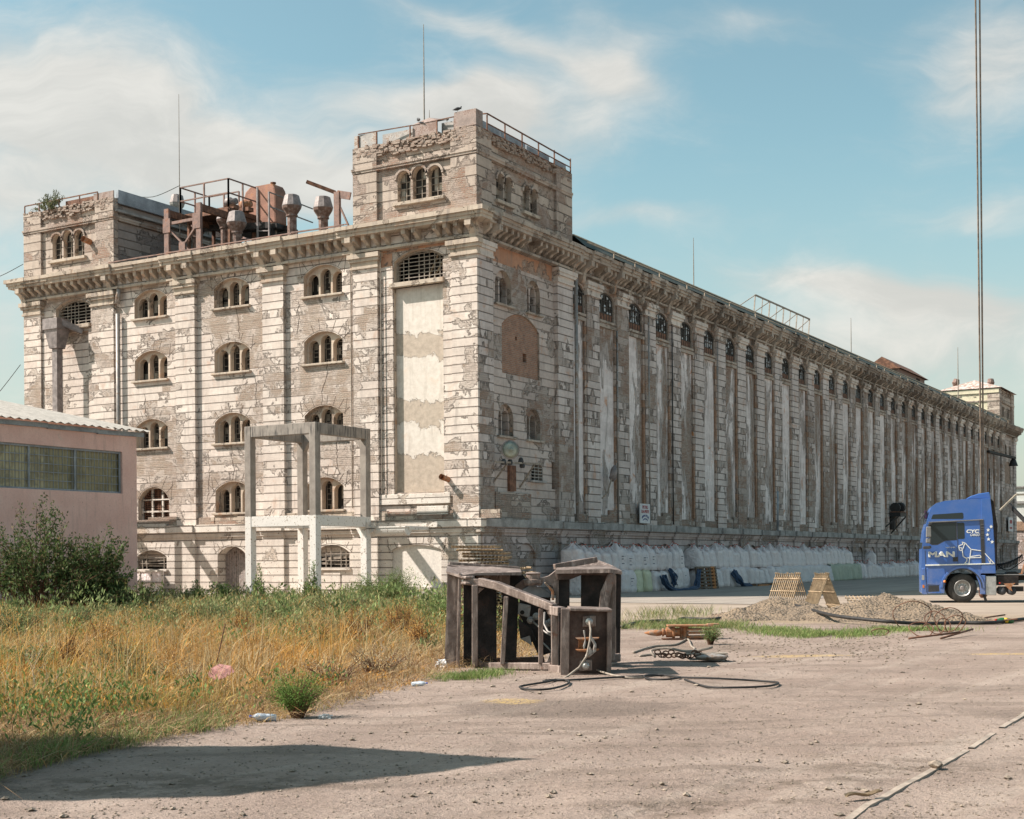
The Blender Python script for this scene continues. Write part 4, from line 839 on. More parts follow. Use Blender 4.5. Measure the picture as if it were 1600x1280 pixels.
# steel portal frame with crossed brace
def rel(T,*p): return tuple(Vector(p)-T.location)
GY=1.0; gA=atY(261,327,GY); gB=atY(311,317,GY); T=empty('steel_gantry',((gA.x+gB.x)/2,GY,16.5),0,'pinkish steel portal frame with X brace standing at the roof edge','steel frame'); zt1,zt2=gA.z,gB.z
for x,z in ((gA.x,zt1),(gB.x,zt2)):
    mb=MB(); mb.bar(rel(T,x,GY,16.3),rel(T,x,GY,z),.30,.14,up=(0,1,0)); mb.build('post',M['rustpink'],T)
mb=MB(); mb.bar(rel(T,gA.x,GY,zt1-.75),rel(T,gB.x,GY,zt2-.75),.10,.14); mb.build('rail',M['rustpink'],T)
for p,q in (((gA.x,zt1-.9),(gB.x-.1,16.5)),((gB.x,zt2-.9),(gA.x+.3,16.5))): mb=MB(); mb.bar(rel(T,p[0],GY,p[1]),rel(T,q[0],GY,q[1]),.08,.08); mb.build('brace',M['rustpink'],T)
mx_=(gA.x+gB.x)/2
for (x0,x1,z0,z1) in ((mx_-.2,mx_+.2,17.05,17.45),(gA.x-.2,gA.x+.28,zt1-1.2,zt1-.5),(gB.x-.35,gB.x+.15,zt2-1.25,zt2-.5)): mb=MB(); mb.box(rel(T,x0,GY-.10,z0),rel(T,x1,GY-.08,z1)); mb.build('gusset_plate',M['rustpink'],T)
for x,z in ((gA.x,zt1),(gB.x,zt2)): mb=MB(); mb.bar(rel(T,x,GY+.1,z-.2),rel(T,x,6.5,z-.2),.16,.34); mb.build('beam',M['rust'],T)
Y0=3.0; c1=atY(357,323,Y0); c0=atY(282,334,Y0); X0,X1,ZP=c0.x,c1.x,c1.z; Y1=atX(401,300,X1).y; RH=atY(357,279,Y0).z-ZP
T=empty('roof_platform',((X0+X1)/2,4,ZP),0,'rusty service platform with pipe railings above the roof','platform')
mb=MB(); mb.box(rel(T,X0,Y0,ZP-.06),rel(T,X1,Y1+1,ZP)); mb.build('deck',M['rust'],T)
for (a,b) in (((X0,Y0),(X1,Y0)),((X1,Y0),(X1,Y1)),((X0,Y0),(X0,Y1)),((X0,Y1),(X1-1.2,Y1))):
    mb=MB(); mb.bar(rel(T,a[0],a[1],ZP-.17),rel(T,b[0],b[1],ZP-.17),.12,.20); mb.build('edge_beam',M['rust'],T)
    mb=MB(); n=2
    for i in range(n+1):
        x=a[0]+(b[0]-a[0])*i/n; y=a[1]+(b[1]-a[1])*i/n; mb.bar(rel(T,x,y,ZP),rel(T,x,y,ZP+RH),.07,.07)
    for z in (.5,1.0): mb.bar(rel(T,a[0],a[1],ZP+z*RH),rel(T,b[0],b[1],ZP+z*RH),.06,.06)
    mb.build('railing',M['rustpink'],T)
for (x,y) in ((X0+.3,Y0+.3),(X1-.2,Y0+.3),(X0+.3,Y1),(X1-.2,Y1)): mb=MB(); mb.bar(rel(T,x,y,16.3),rel(T,x,y,ZP-.1),.14,.14); mb.build('leg',M['rust'],T)
tk0=atY(380,349,5.2); tk1=atY(431,349,5.2); zt_=atY(405,290,5.2).z; zb_=atY(425,349,5.2).z
mb=MB(); mb.bar(rel(T,X0,Y0+1,ZP-.5),rel(T,tk1.x+.6,Y0+1,ZP-.95),.14,.3); mb.bar(rel(T,X0,Y0+2.6,ZP-.5),rel(T,tk1.x+.6,Y0+2.6,ZP-.8),.14,.3); mb.build('girder',M['grime'],T)
mb=MB(); mb.box(rel(T,tk0.x-.3,4.9,zb_-.35),rel(T,tk1.x+.3,6.6,zb_-.12)); mb.bar(rel(T,tk1.x,5.0,16.3),rel(T,tk1.x,5.0,zb_-.2),.15,.15); mb.bar(rel(T,tk0.x,6.0,16.3),rel(T,tk0.x,6.0,zb_-.2),.15,.15); mb.build('tank_bed',M['grime'],T)
mb=MB(); l0=atY(402,293,2.6); l1=atY(420,300,2.6)
mb.bar(rel(T,l0.x,2.6,16.3),rel(T,l0.x,2.6,l0.z),.07,.07); mb.bar(rel(T,l1.x,2.6,16.3),rel(T,l1.x,2.6,l1.z),.07,.07)
for z in (16.9,17.4,17.9): mb.bar(rel(T,l0.x,2.6,z),rel(T,l1.x,2.6,z-.08),.05,.05)
mb.bar(rel(T,l1.x,2.6,l1.z),rel(T,l1.x,6,l1.z-.1),.05,.05); mb.bar(rel(T,l1.x,2.6,l1.z-.7),rel(T,l1.x,6,l1.z-.8),.05,.05); mb.build('ladder',M['ventgrey'],T)
for (px,Y,lab) in ((362,3.5,'grey drive motor on the roof platform, left one'),(385,4.3,'rusty fan motor on the roof platform beside the tank')):
    p=atY(px,318,Y); T=empty('motor',(p.x,Y,ZP),0,lab,'motor'); mb=MB(); mb.lathe((-.3,0,.38),[(.0,0),(.24,.02),(.24,.26),(.16,.30),(.16,.6),(.06,.62)],14,axis=(1,0,0)); mb.build('housing',M['ventgrey'] if px<370 else M['orangepipe'],T,smooth=True); mb=MB(); mb.box((-.3,-.2,0),(.3,.2,.2)); mb.build('base',M['rust'],T)
tw=(tk1.x-tk0.x)/2; th=zt_-zb_
T=empty('rusty_tank',((tk0.x+tk1.x)/2,5.2,zb_),0,'big red rusted tank with rounded top on the roof','tank')
mb=MB(); prof=[(-tw,0),(tw,0),(tw,th*.72),(tw*.93,th*.88),(tw*.78,th),(-tw*.6,th),(-tw*.86,th*.9),(-tw,th*.7)]
mb.prism([(a,0,b) for a,b in prof],(0,.9,0)); mb.build('body',M['rusttank'],T,bevel=.08)
mb=MB(); mb.lathe((tw*.55,.4,th-.02),[(.12,0),(.12,.12),(.15,.13),(.15,.18)],10); mb.build('filler_cap',M['rust'],T)
mb=MB(); mb.lathe((tw*.8,.2,-.65),[(.07,0),(.10,.25),(.26,.65)],8); mb.build('outlet',M['galv'],T)
# gantry with jib by the tower
HY=1.2; h0=atY(527,300,HY); T=empty('roof_hoist',(h0.x,HY,16.5),0,'small steel hoist with slanting jib beside the near tower','hoist'); hz_=h0.z-16.5
j0=atY(479,284,HY-.6); j1=atY(524,301,HY)
mb=MB(); mb.bar((0,0,-.2),(0,0,hz_),.3,.16,up=(0,1,0)); mb.build('post',M['rustpink'],T); mb=MB(); mb.bar(rel(T,*j0),rel(T,*j1),.10,.16); mb.build('jib',M['rust'],T)
mb=MB(); mb.bar((0,0,hz_-.1),(.75,0,hz_-.3),.08,.34); mb.build('beam',M['rustpink'],T); mb=MB(); mb.bar((.1,0,hz_-.6),(.9,0,.0),.07,.07); mb.build('brace',M['rustpink'],T)
# lightning rods
def rod(px,pt,pb,Y,lab,r_=.022,col_='iron',cross=False):
    a=atY(px,pb,Y); b=atY(px,pt,Y); T=empty('lightning_rod',(a.x,Y,a.z),0,lab,'lightning rod')
    h=b.z-a.z; mb=MB(); mb.tube([(0,0,-.5),(0,0,h*.45),(0,0,h)],[r_*1.3,r_,r_*.5],6); mb.build('rod',M[col_],T)
    mb=MB(); mb.lathe((0,0,-.5),[(.09,0),(.09,.1),(.03,.14)],8); mb.build('foot',M['rust'],T)
rod(281,147,375,4.2,'thin lightning rod rising beside the platform railing'); rod(663,38,205,2.5,'tallest lightning rod, on top of the near tower',.028)
rod(671,172,196,.8,'very short rod on the near tower parapet',.018)
def rodX(px,pt,pb,X,lab,r_=.03): 
    a=atX(px,pb,X); b=atX(px,pt,X); T=empty('lightning_rod',tuple(a),0,lab,'lightning rod'); h=b.z-a.z; mb=MB(); mb.tube([(0,0,-1.2),(0,0,h*.4),(0,0,h)],[r_*1.2,r_,r_*.5],6); mb.build('rod',M['iron'],T); mb=MB(); mb.lathe((0,0,-1.2),[(.1,0),(.1,.1),(.03,.14)],8); mb.build('foot',M['rust'],T)
rodX(1084,372,450,-4,'lightning rod on the long roof ahead of the truss frame'); rodX(1330,497,552,-5,'lightning rod on the long roof between the truss frame and the dormer',.035); rodX(1497,543,606,-4,'lightning rod over the farthest tiled tower',.05)
# truss frame on the long roof
T=empty('roof_truss_frame',(-1.6,0,0),0,'light steel truss railing standing on the long roof','railing frame')
X=-1.2
def rx(px,py): p=atX(px,py,X); return (p.x+1.6,p.y,p.z)
mb=MB(); tA=rx(1180,461); tB=rx(1265,499); bA=rx(1178,488); bB=rx(1263,527)
def lp(a,b,t): return tuple(a[i]+(b[i]-a[i])*t for i in range(3))
mb.bar(tA,tB,.09,.09); mb.build('top_chord',M['iron'],T); mb=MB()
for i in range(9): t=i/8; mb.bar(lp(bA,bB,t),lp(tA,tB,t),.07 if i%2==0 else .045,.05)
mb.build('uprights',M['iron'],T); mb=MB()
for i in range(4): mb.bar(lp(bA,bB,i/4),lp(tA,tB,(i+1)/4),.045,.045)
p0=rx(1155,478); mb.bar(p0,tA,.045,.045); mb.build('diagonals',M['iron'],T)
# dormer and hatches on the long roof
p=atX(1400,590,-3); T=empty('dormer',(-3.2,p.y,17.2),0,'pale gabled dormer hut on the far roof','dormer')
mb=MB(); mb.box((-1.6,-3.0,-.3),(1.2,6.5,1.4)); mb.build('wall',M['rustpink'],T); mb=MB(); mb.add([(-2,-3.3,1.35),(1.5,-3.3,1.35),(-.2,-3.3,2.5),(-2,7,1.35),(1.5,7,1.35),(-.2,7,2.5)],[(0,1,2),(3,5,4),(0,2,5,3),(1,4,5,2)]); mb.build('roof',M['rust'],T); mb=MB(); mb.box((1.19,3.4,.2),(1.23,4.6,1.2)); mb.build('window',M['dark'],T)
for (px,py,lab) in ((1190,497,'low reddish roof hatch below the truss frame'),(1225,516,'pale folded roof hatch under the truss frame'),(1310,528,'pale pointed roof hatch beyond the truss frame')):
    p=atX(px,py,-.4); T=empty('roof_hatch',(-.5,p.y,16.9),0,lab,'roof hatch'); mb=MB(); mb.add([(-.9,-1.3,-.2),(.7,-1.3,-.2),(.7,1.3,-.2),(-.9,1.3,-.2),(-.3,-.9 if px<1300 else 0,.35 if px<1300 else .6),(-.3,.9 if px<1300 else .1,.35 if px<1300 else .6)],[(0,1,4),(1,2,5,4),(2,3,5),(3,0,4,5)]); mb.build('lid',M['galv'] if px>1200 else M['rustpink'],T); mb=MB(); mb.box((-.95,-1.35,-.5),(.75,1.35,-.201)); mb.build('frame',M['roofsheet'],T)
# pigeons on the parapet
def pigeon(loc,rz,lab,mt):
    T=empty('pigeon',loc,rz,lab,'pigeon','pigeons on the near tower'); T.scale=(.85,)*3; mb=MB()
    mb.lathe((-.17,0,.13),[(.005,-.10),(.035,-.02),(.07,.08),(.085,.17),(.065,.26),(.04,.32),(.035,.34)],10,axis=(1,0,.25)); mb.lathe((.15,0,.17),[(.042,0),(.035,.06),(.038,.10),(.02,.14)],8,axis=(.2,0,1)); mb.tube([(.18,0,.30),(.23,0,.285)],[.01,.003],5); mb.tube([(0,.03,.1),(0,.03,0)],.007,5); mb.tube([(0,-.03,.1),(0,-.03,0)],.007,5); mb.build('body',M[mt],T,smooth=True)
pigeon((-.95,.05,20.76),.6,'dark pigeon standing on the red sheet parapet','dgrey'); pigeon((-1.75,.45,20.57),2.5,'pale pigeon standing on the white parapet sheet','bandstone'); pigeon((-3.0,.1,20.66),2.5,'dark pigeon left of the tallest rod foot','dgrey')
# shrub growing on the left tower
def leafcloud(centers,rads,n,size,cols,seed,droop=0,shape='leaf',up=.3,aspect=.45):
    g=np.random.RandomState(seed); c=np.array(centers,float); r_=np.array(rads,float)
    if r_.ndim==1: r_=np.repeat(r_[:,None],3,1)
    w_=(r_.prod(1))**(2/3); k=g.choice(len(c),n,p=w_/w_.sum())
    d=g.normal(size=(n,3)); d/=np.linalg.norm(d,axis=1)[:,None]; rr=g.rand(n)**.45
    P=c[k]+d*rr[:,None]*r_[k]
    a=g.normal(size=(n,3)); a[:,2]=np.abs(a[:,2])*up+up*.3; a/=np.linalg.norm(a,axis=1)[:,None]
    b=np.cross(a,g.normal(size=(n,3))); b/=np.linalg.norm(b,axis=1)[:,None]
    s=size*g.uniform(.6,1.4,n)[:,None]
    v=np.stack([P-b*s*aspect*.5,P+a*s*.5-b*0+b*s*aspect*.5*0,P+a*s,P+b*s*aspect*.5],1); v[:,1]=P+a*s*.45-b*s*aspect*.5; v[:,0]=P; v[:,3]=P+a*s*.45+b*s*aspect*.5
    cl=np.array(cols)[g.randint(0,len(cols),n)]*g.uniform(.75,1.25,(n,1))
    return v,cl,k,rr
def quadmesh(name,v,cl,mat,parent=None,extra=None):
    n=len(v); verts=v.reshape(-1,3); me=bpy.data.meshes.new(name)
    me.vertices.add(n*4); me.vertices.foreach_set('co',verts.ravel()); me.loops.add(n*4); me.loops.foreach_set('vertex_index',np.arange(n*4,dtype=np.int32))
    me.polygons.add(n); me.polygons.foreach_set('loop_start',np.arange(0,n*4,4,dtype=np.int32)); me.polygons.foreach_set('loop_total',np.full(n,4,dtype=np.int32))
    me.update(calc_edges=True); me.validate()
    at=me.color_attributes.new('Col','FLOAT_COLOR','POINT'); c4=np.ones((n,4,4)); c4[:,:,:3]=cl[:,None,:]; at.data.foreach_set('color',c4.ravel())
    me.materials.append(mat); o=bpy.data.objects.new(name,me); col.objects.link(o)
    if parent: o.parent=parent
    return o
GREENS=[(.075,.13,.035),(.10,.16,.05),(.055,.10,.03),(.13,.17,.06)]
def shrub(loc,blobs,n,size,cols,lab,cat='shrub',seed=1,name='shrub',stems=8,aspect=.45,group=None,up=.5,base=.35,wild=.75):
    """many arching shoots inside the given lobes, each with its own leaves, so that the outline is ragged"""
    T=empty(name,loc,0,lab,cat,group); g=np.random.RandomState(seed); B=np.array(blobs,float); H=(B[:,2]+B[:,5]).max()
    wv=(B[:,3]*B[:,4]*B[:,5])**.67; ns=max(24,n//34); k=g.choice(len(B),ns,p=wv/wv.sum())
    d=g.normal(size=(ns,3)); d[:,2]=np.abs(d[:,2])*1.1-.25; d/=np.linalg.norm(d,axis=1)[:,None]
    tips=B[k,:3]+d*B[k,3:6]*(.55+.62*g.rand(ns)**.6)[:,None]; tips[:,2]=np.maximum(tips[:,2],.05)
    root=np.stack([tips[:,0]*.25,tips[:,1]*.25,np.full(ns,-.02)],-1); root[:,:2]=tips[:,:2]*base+g.normal(size=(ns,2))*.08*H*base*2.5
    mid=(root+tips)/2; mid[:,2]+=.12*H*(.5+g.rand(ns)); mid[:,:2]+=(tips-root)[:,:2]*-.12
    m_=int(n/ns); t=.34+.70*g.rand(ns,m_)**.75; t=np.minimum(t,1)[...,None]; P=(1-t)**2*root[:,None]+2*t*(1-t)*mid[:,None]+t*t*tips[:,None]
    ax=(tips-mid); ax/=np.linalg.norm(ax,axis=1)[:,None]; a=g.normal(size=(ns,m_,3))*wild+ax[:,None]*.8*(1.5-wild)+np.array([0,0,.25]); a/=np.linalg.norm(a,axis=2)[...,None]
    P=P+g.normal(size=P.shape)*.03*max(1,H*.5); b=np.cross(a,g.normal(size=a.shape)); b/=np.linalg.norm(b,axis=2)[...,None]; s=size*(1.15-.6*t)*g.uniform(.6,1.4,(ns,m_,1))
    v=np.stack([P,P+a*s*.45-b*s*aspect*.5,P+a*s,P+a*s*.45+b*s*aspect*.5],2).reshape(-1,4,3)
    tint=np.repeat(g.uniform(.65,1.35,(ns,1)),m_,0); cl=np.array(cols)[g.randint(0,len(cols),ns*m_)]*tint*g.uniform(.85,1.15,(ns*m_,1)); quadmesh('foliage',v,cl,M['veg'],T)
    mb=MB()
    for i in range(min(ns,90)): r_=.006+.004*H; mb.tube([root[i],mid[i],tips[i]],[r_,r_*.7,r_*.25],4,cap=False)
    mb.build('stem',M['stick'],T); return T
shrub((-26.3,.1,19.95),[(0,0,.35,1.1,.4,.5),(.5,0,.5,.7,.35,.45),(.3,-.2,-.1,.5,.2,.4)],1500,.13,[(.16,.18,.09),(.20,.20,.12),(.12,.14,.07)],'dusty bush growing on the left tower parapet','bush',3,'parapet_bush')

# ================================================================ concrete frames in front of the short facade
def frame(x0,lab,hidden=False):
    T=empty('concrete_frame',(x0,-5.6,0),0,lab,'concrete frame'); w_=.33; Xa,Xb=0,3.75; Ya,Yb=0,3.75; H=7.28
    for i,(x,y) in enumerate(((Xa,Ya),(Xb-w_,Ya),(Xa,Yb-w_),(Xb-w_,Yb-w_))):
        mb=MB(); mb.box((x,y,-.2),(x+w_,y+w_,H-.001)); mb.build('column',M['concrete'],T,bevel=.02)
    def beam(a,b,nm='beam'): mb=MB(); mb.box(a,b); mb.build(nm,M['concrete'],T,bevel=.02)
    for z0,z1 in ((H-.46,H+.0),(3.08,3.52)):
        beam((w_,.015,z0),(Xb-w_,w_-.03,z1)); beam((w_,Yb-w_+.03,z0),(Xb-w_,Yb-.015,z1)); beam((.03,w_,z0),(w_-.015,Yb-w_,z1)); beam((Xb-w_+.015,w_,z0),(Xb-.03,Yb-w_,z1))
    for (y,) in ((Yb-w_+.05,),):
        mb=MB(); mb.prism([(Xb-w_,y,H-.46),(Xb-w_,y,H-.85),(Xb-w_-.25,y,H-.46)],(0,.22,0)); mb.prism([(w_,y,H-.46),(w_,y,H-.85),(w_+.25,y,H-.46)],(0,.22,0)); mb.prism([(Xb-w_,y,3.08),(Xb-w_,y,2.6),(Xb-w_-.3,y,3.08)],(0,.22,0)); mb.build('haunch',M['concrete'],T)
    if not hidden:
        mb=MB(); mb.box((Xb-.02,Yb-.34,2.75),(Xb+.04,Yb+.14,3.28)); mb.lathe((Xb+.04,Yb-.1,3.05),[(.24,0),(.24,.05),(.09,.06),(.09,.12)],12,axis=(0,-1,0)); 
        mb.build('bracket_plate',M['white'],T)
    return T
frame(-8.02,'tall open concrete frame on four columns before the short facade'); frame(-23.9,'similar concrete frame hidden behind the pink building',True)
T=empty('conveyor_trough',(-4.27,-1.6,3.05),0,'short half round concrete trough between the frame and the wall','trough')
mb=MB(); n=10; P=[];F=[]
for x in (0,1.75):
    for i in range(n+1): a=math.pi*i/n; P.append((x,.27*math.cos(a),-.34*math.sin(a)))
for i in range(n): F.append((i,i+1,n+2+i,n+1+i))
F+= [tuple(range(n+1)),tuple(range(n+1,2*n+2))]; mb.add(P,F); mb.box((-.02,-.3,.0),(1.8,.3,.05)); mb.build('trough',M['concrete'],T,smooth=False)
mb=MB(); mb.box((1.7,0,-.1),(1.82,1.75,.05)); mb.build('support',M['concrete'],T)

# ================================================================ pink building
pc=atz(215,944); PX=pc.x; PY_=pc.y
ptop=atX(218,678,PX).z; 
PB=empty('pink_outbuilding',(PX,PY_,0),0,'pink rendered outbuilding with corrugated roof and a long strip window','outbuilding')
def FPk(u,z,d): return (-d,u,z)
wl0=atX(0,690.6,PX); wr0=atX(191,705.6,PX); wb=atX(195,771.5,PX); wz1=(wl0.z+wr0.z)/2; wz0=wb.z; wu1=wr0.y-PY_
mb=MB(); plate(mb,FPk,rect(-22,0,-.3,ptop),[rect(-21,wu1,wz0,wz1)],0,.22,0,0); mb.box((-13,-.02,-.3),(-.001,.0,ptop)); mb.build('wall',M['pink'],PB)
mb=MB(); mb.prism([(-13,0.001,ptop-.02),(0,0.001,ptop-.02),(-13,.001,ptop+13*math.tan(R(12))-.3)],(0,.02,0)); mb.build('gable',M['pink'],PB)
mb=MB(); W_=22
def curtain():
    m_,n,p=newmat('yellowed reeded glass'); tcn=n.n('ShaderNodeTexCoord').outputs['Object']; sp=n.n('ShaderNodeSeparateXYZ',i_0=tcn)
    wn=n.n('ShaderNodeTexWhiteNoise',noise_dimensions='1D'); n.set(wn.inputs['W'],n.m('FLOOR',n.m('MULTIPLY',sp.outputs[1],.9)))
    c=n.mix(n.ss(wn.outputs[0],.3,.75),(.30,.26,.14),(.62,.54,.34)); c=n.mix(n.m('MULTIPLY',n.ss(n.noise(tcn,1.3,5,.6,.4),.45,.6),.6),c,(.13,.11,.06))
    st=n.m('FRACT',n.m('MULTIPLY',sp.outputs[1],7)); c=n.mix(n.ss(st,.8,.95),c,(.10,.09,.05)); n.set(p.inputs['Base Color'],c); p.inputs['Roughness'].default_value=.4; return m_
plate(mb,FPk,rect(-21.05,wu1+.05,wz0-.05,wz1+.05),[],.20); wd=mb.build('window',curtain(),PB)
mb=MB(); 
for i in range(6): z=wz0+.05+(wz1-wz0-.1)*i/5; fbox(mb,FPk,-21,wu1,z-.012,z+.012,.10,.125)
u=-21
while u<wu1: fbox(mb,FPk,u-.007,u+.007,wz0,wz1,.10,.118); u+=.22
mb.build('window_mesh',M['bluesheet'],wd)
mb=MB(); 
for u in (wu1-.05,wu1-4.45,wu1-2.3,wu1-6.6): fbox(mb,FPk,u-.035,u+.035,wz0,wz1,.085,.13)
fbox(mb,FPk,-21,wu1,wz1-.08,wz1,.09,.13); fbox(mb,FPk,-21,wu1,wz0,wz0+.07,.09,.13); mb.build('frame',M['bluesheet'],wd)
mb=MB(); p12=math.tan(R(11.5)); N_=120; L_=22.6; P=[];F=[]
for i in range(N_*2+1):
    y=.35-L_*i/(N_*2); h=.035*math.cos(i*math.pi/2*1.0); P.append((.42,y,ptop+.06-.42*p12+h+.1)); P.append((-13,y,ptop+.16+13*p12+h))
for i in range(N_*2): F.append((2*i,2*i+1,2*i+3,2*i+2))
mb.add(P,F); mb.build('corrugated_roof',simple('fibre cement sheet',(.37,.345,.31),.85,var=.15,scale=2,bmp=.005),PB,smooth=False)
mb=MB(); x=.33
while x>-22: mb.bar((.05,x,ptop-.05+rnd.uniform(-.02,.02)),(.05,x-2.4,ptop-.06+rnd.uniform(-.04,.02)),.10,.17); x-=2.4
mb.build('gutter',M['bluesheet'],PB)
hp0=atX(172,903,PX); mb=MB(); fbox(mb,FPk,hp0.y-PY_-.1,hp0.y-PY_+.85,.25,hp0.z,-.05,.02); mb.build('service_hatch',simple('yellow painted board',(.45,.36,.10),.7),PB); mb=MB(); fbox(mb,FPk,hp0.y-PY_-.25,hp0.y-PY_+.95,hp0.z,hp0.z+.05,-.22,.02); mb.build('hatch_hood',M['dgrey'],PB)
# white radiator-like panel leaning on the base wall
T=empty('discarded_window',(-19.3,-.35,0),0,'white six pane steel frame leaning by the low window','old window')
mb=MB(); mb.box((-.9,-.03,.1),(1.45,.03,1.22)); mb.build('board',M['bag'],T); mb=MB()
for x in (-.86,-.1,.68,1.42): mb.bar((x,-.05,.1),(x,-.05,1.25),.07,.05,up=(0,1,0))
for z in (.12,.66,1.22): mb.bar((-.9,-.055,z),(1.46,-.055,z),.05,.07,up=(0,0,1))
mb.build('frame_bars',M['white'],T)
# unseen structure left of the view, its form shaped to the shade crossing the yard
tip=atz(840,1186); H_=7.2; k=H_/math.tan(SEL); cx_,cy_=tip.x-k*math.cos(SAZ),tip.y-k*math.sin(SAZ)
T=empty('unseen_tower',(cx_,cy_,0),0,'unseen narrow tower beyond the left edge, shaped to the shade on the yard','tower')
d1=Vector((-2.2,-.15,0)); d2=Vector((-1.1,-2.55,0)); 
mb=MB(); mb.prism([(0,0,-.1),tuple(d1+Vector((0,0,-.1))),tuple(d1+d2+Vector((0,0,-.1))),tuple(d2+Vector((0,0,-.1)))],(0,0,H_)); mb.build('wall',M['bluesheet'],T); mb=MB(); mb.prism([(.0,.0,H_-.1+.002),tuple(d1*1.02+Vector((0,0,H_-.098))),tuple((d1+d2)*1.02+Vector((0,0,H_-.098))),tuple(d2+Vector((0,0,H_-.098)))],(0,0,.12)); mb.build('roof',M['rust'],T)

# ================================================================ wall lamps, brackets, sign
T=empty('wall_lamp_bracket',(0,2.2,5.3),0,'old round floodlight on a steel bracket at the near corner','lamp bracket')
a=atX(775,722,.6); b=atX(846,725,.6)
mb=MB(); mb.bar(rel(T,.6,a.y,a.z),rel(T,.6,b.y,b.z),.08,.08); mb.build('arm',M['iron'],T)
for (px,py,qx,qy) in ((770,755,792,725),(812,762,835,726)):
    p=atX(px,py,-W); q=atX(qx,qy,.6); mb=MB(); mb.bar(rel(T,*p),rel(T,*q),.06,.06); mb.build('strut',M['iron'],T)
c=atX(797,703,.75); mb=MB(); ax=Vector((.75,-.65,0)).normalized(); mb.lathe(rel(T,*c),[(.06,-.22),(.20,-.18),(.40,.0),(.42,.02),(.42,.05),(.38,.05)],18,axis=ax); mb.build('lamp_dish',M['ventgrey'],T,smooth=True); mb=MB(); mb.lathe(rel(T,*(c+ax*.05)),[(.37,0),(.2,.03),(.09,.05),(.08,.12)],16,axis=ax); mb.build('lamp_glass',simple('dusty lamp glass',(.34,.36,.30),.3,bmp=0),T,smooth=True)
mb=MB(); 
for (px,py) in ((787,722),(797,722),(814,720),(816,727)): q=atX(px,py,.55); mb.lathe(rel(T,*(q-Vector((0,0,.12)))),[(.1,0),(.13,.08),(.1,.2),(.05,.26)],8)
mb.build('insulator',M['dgrey'],T); mb=MB(); p=atX(795,727,-.1); q=atX(807,768,-.1); mb.box(rel(T,-.05,p.y,q.z),rel(T,-.19,q.y-.1,p.z)); mb.build('backing_board',M['rust'],T)
T=empty('wall_drive_unit',(.1,64.8,4.8),0,'black twin motor unit on a bracket midway along the long facade','motor unit'); T.scale=(.78,.78,.78)
mb=MB(); mb.lathe((.5,-.9,1.1),[(.0,0),(.55,.02),(.55,.25),(.2,.3),(.2,.9)],12,axis=(0,1,0)); mb.lathe((.5,.9,1.15),[(.0,0),(.5,.02),(.6,.3),(.1,.5)],12,axis=(0,1,0)); mb.box((.1,-1.0,.2),(1.1,1.4,.6)); mb.build('motor',M['black'],T)
mb=MB(); mb.box((.0,-1.0,.62),(1.2,1.4,.7)); mb.build('platform',M['rust'],T); mb=MB(); mb.bar((1.0,-1.2,.2),(0,-2.6,-.9),.12,.12); mb.bar((1.1,1.2,.2),(0,-.6,-1.6),.12,.12); mb.build('strut',M['black'],T); mb=MB(); mb.tube([(.1,-.4,.2),(.1,-.4,-1.2)],.35,8); mb.build('cable_duct',M['black'],T)
p=atX(950,745,.1); T=empty('street_lamp_head',(.0,p.y,p.z),0,'small grey lamp on a bent arm low on the long facade','lamp'); mb=MB(); mb.tube([(.0,-.5,-1.1),(.25,-.35,-.8),(.35,-.1,-.1)],.045,6); mb.build('arm',M['iron'],T); mb=MB(); mb.lathe((.35,.0,-.15),[(.06,-.1),(.2,.05),(.17,.5),(.05,.72)],10,axis=(.1,.15,1)); mb.build('lamp_shade',M['ventgrey'],T,smooth=True)
T=empty('notice_sign',(.06,15.78,3.5),0,'white notice board with red and blue lettering above the stone ledge','sign')
mb=MB(); mb.box((0,0,0),(.05,1.22,1.02)); mb.build('board',M['signw'],T)
def text(body,size,parent,mat,origin,ux,uy,ext=.004,outline=0,name='lettering',align='CENTER',shear=0,bold=0,arc=None):
    cu=bpy.data.curves.new(name,'FONT'); cu.body=body; cu.size=size; cu.extrude=ext; cu.align_x=align; cu.shear=shear; cu.offset=bold
    if outline: cu.fill_mode='NONE'; cu.bevel_depth=outline; cu.extrude=0; cu.bevel_resolution=1
    tmp=bpy.data.objects.new('t',cu); col.objects.link(tmp); dg=bpy.context.evaluated_depsgraph_get(); me=bpy.data.meshes.new_from_object(tmp.evaluated_get(dg)); bpy.data.objects.remove(tmp)
    ux=Vector(ux).normalized(); uy=Vector(uy).normalized(); uz=ux.cross(uy)
    n=len(me.vertices); co=np.zeros(n*3); me.vertices.foreach_get('co',co); co=co.reshape(-1,3)
    if arc: 
        th=co[:,0]/arc; rr=arc+co[:,1]; co=np.stack([rr*np.sin(th),rr*np.cos(th)-arc,co[:,2]],1)
    B=np.array([list(ux),list(uy),list(uz)]); out_=co@B+np.array(origin); me.vertices.foreach_set('co',out_.ravel()); me.materials.clear(); me.materials.append(mat); me.update()
    o=bpy.data.objects.new(name,me); col.objects.link(o); o.parent=parent; return o
text('PETRU',.24,T,M['signred'],(.056,.61,.76),(0,1,0),(0,0,1),bold=.004); text('DA-PESTE',.22,T,M['signred'],(.056,.61,.54),(0,1,0),(0,0,1),bold=.006); text('FIRMA STOR',.15,T,M['signblue'],(.056,.61,.36),(0,1,0),(0,0,1),bold=.004,arc=.6); text('CONSTANTA',.10,T,M['signblue'],(.056,.61,.20),(0,1,0),(0,0,1),bold=.002,arc=.5)
T=empty('notice_sign',(.06,113.9,4.4),0,'small white notice with red mark on the far end of the long facade','sign'); mb=MB(); mb.box((0,0,0),(.05,2.6,1.6)); mb.build('board',M['signw'],T); mb=MB(); mb.box((.051,.6,.9),(.056,2.0,1.3)); mb.box((.051,.6,.3),(.056,2.0,.5)); mb.build('red_mark',M['signred'],T)
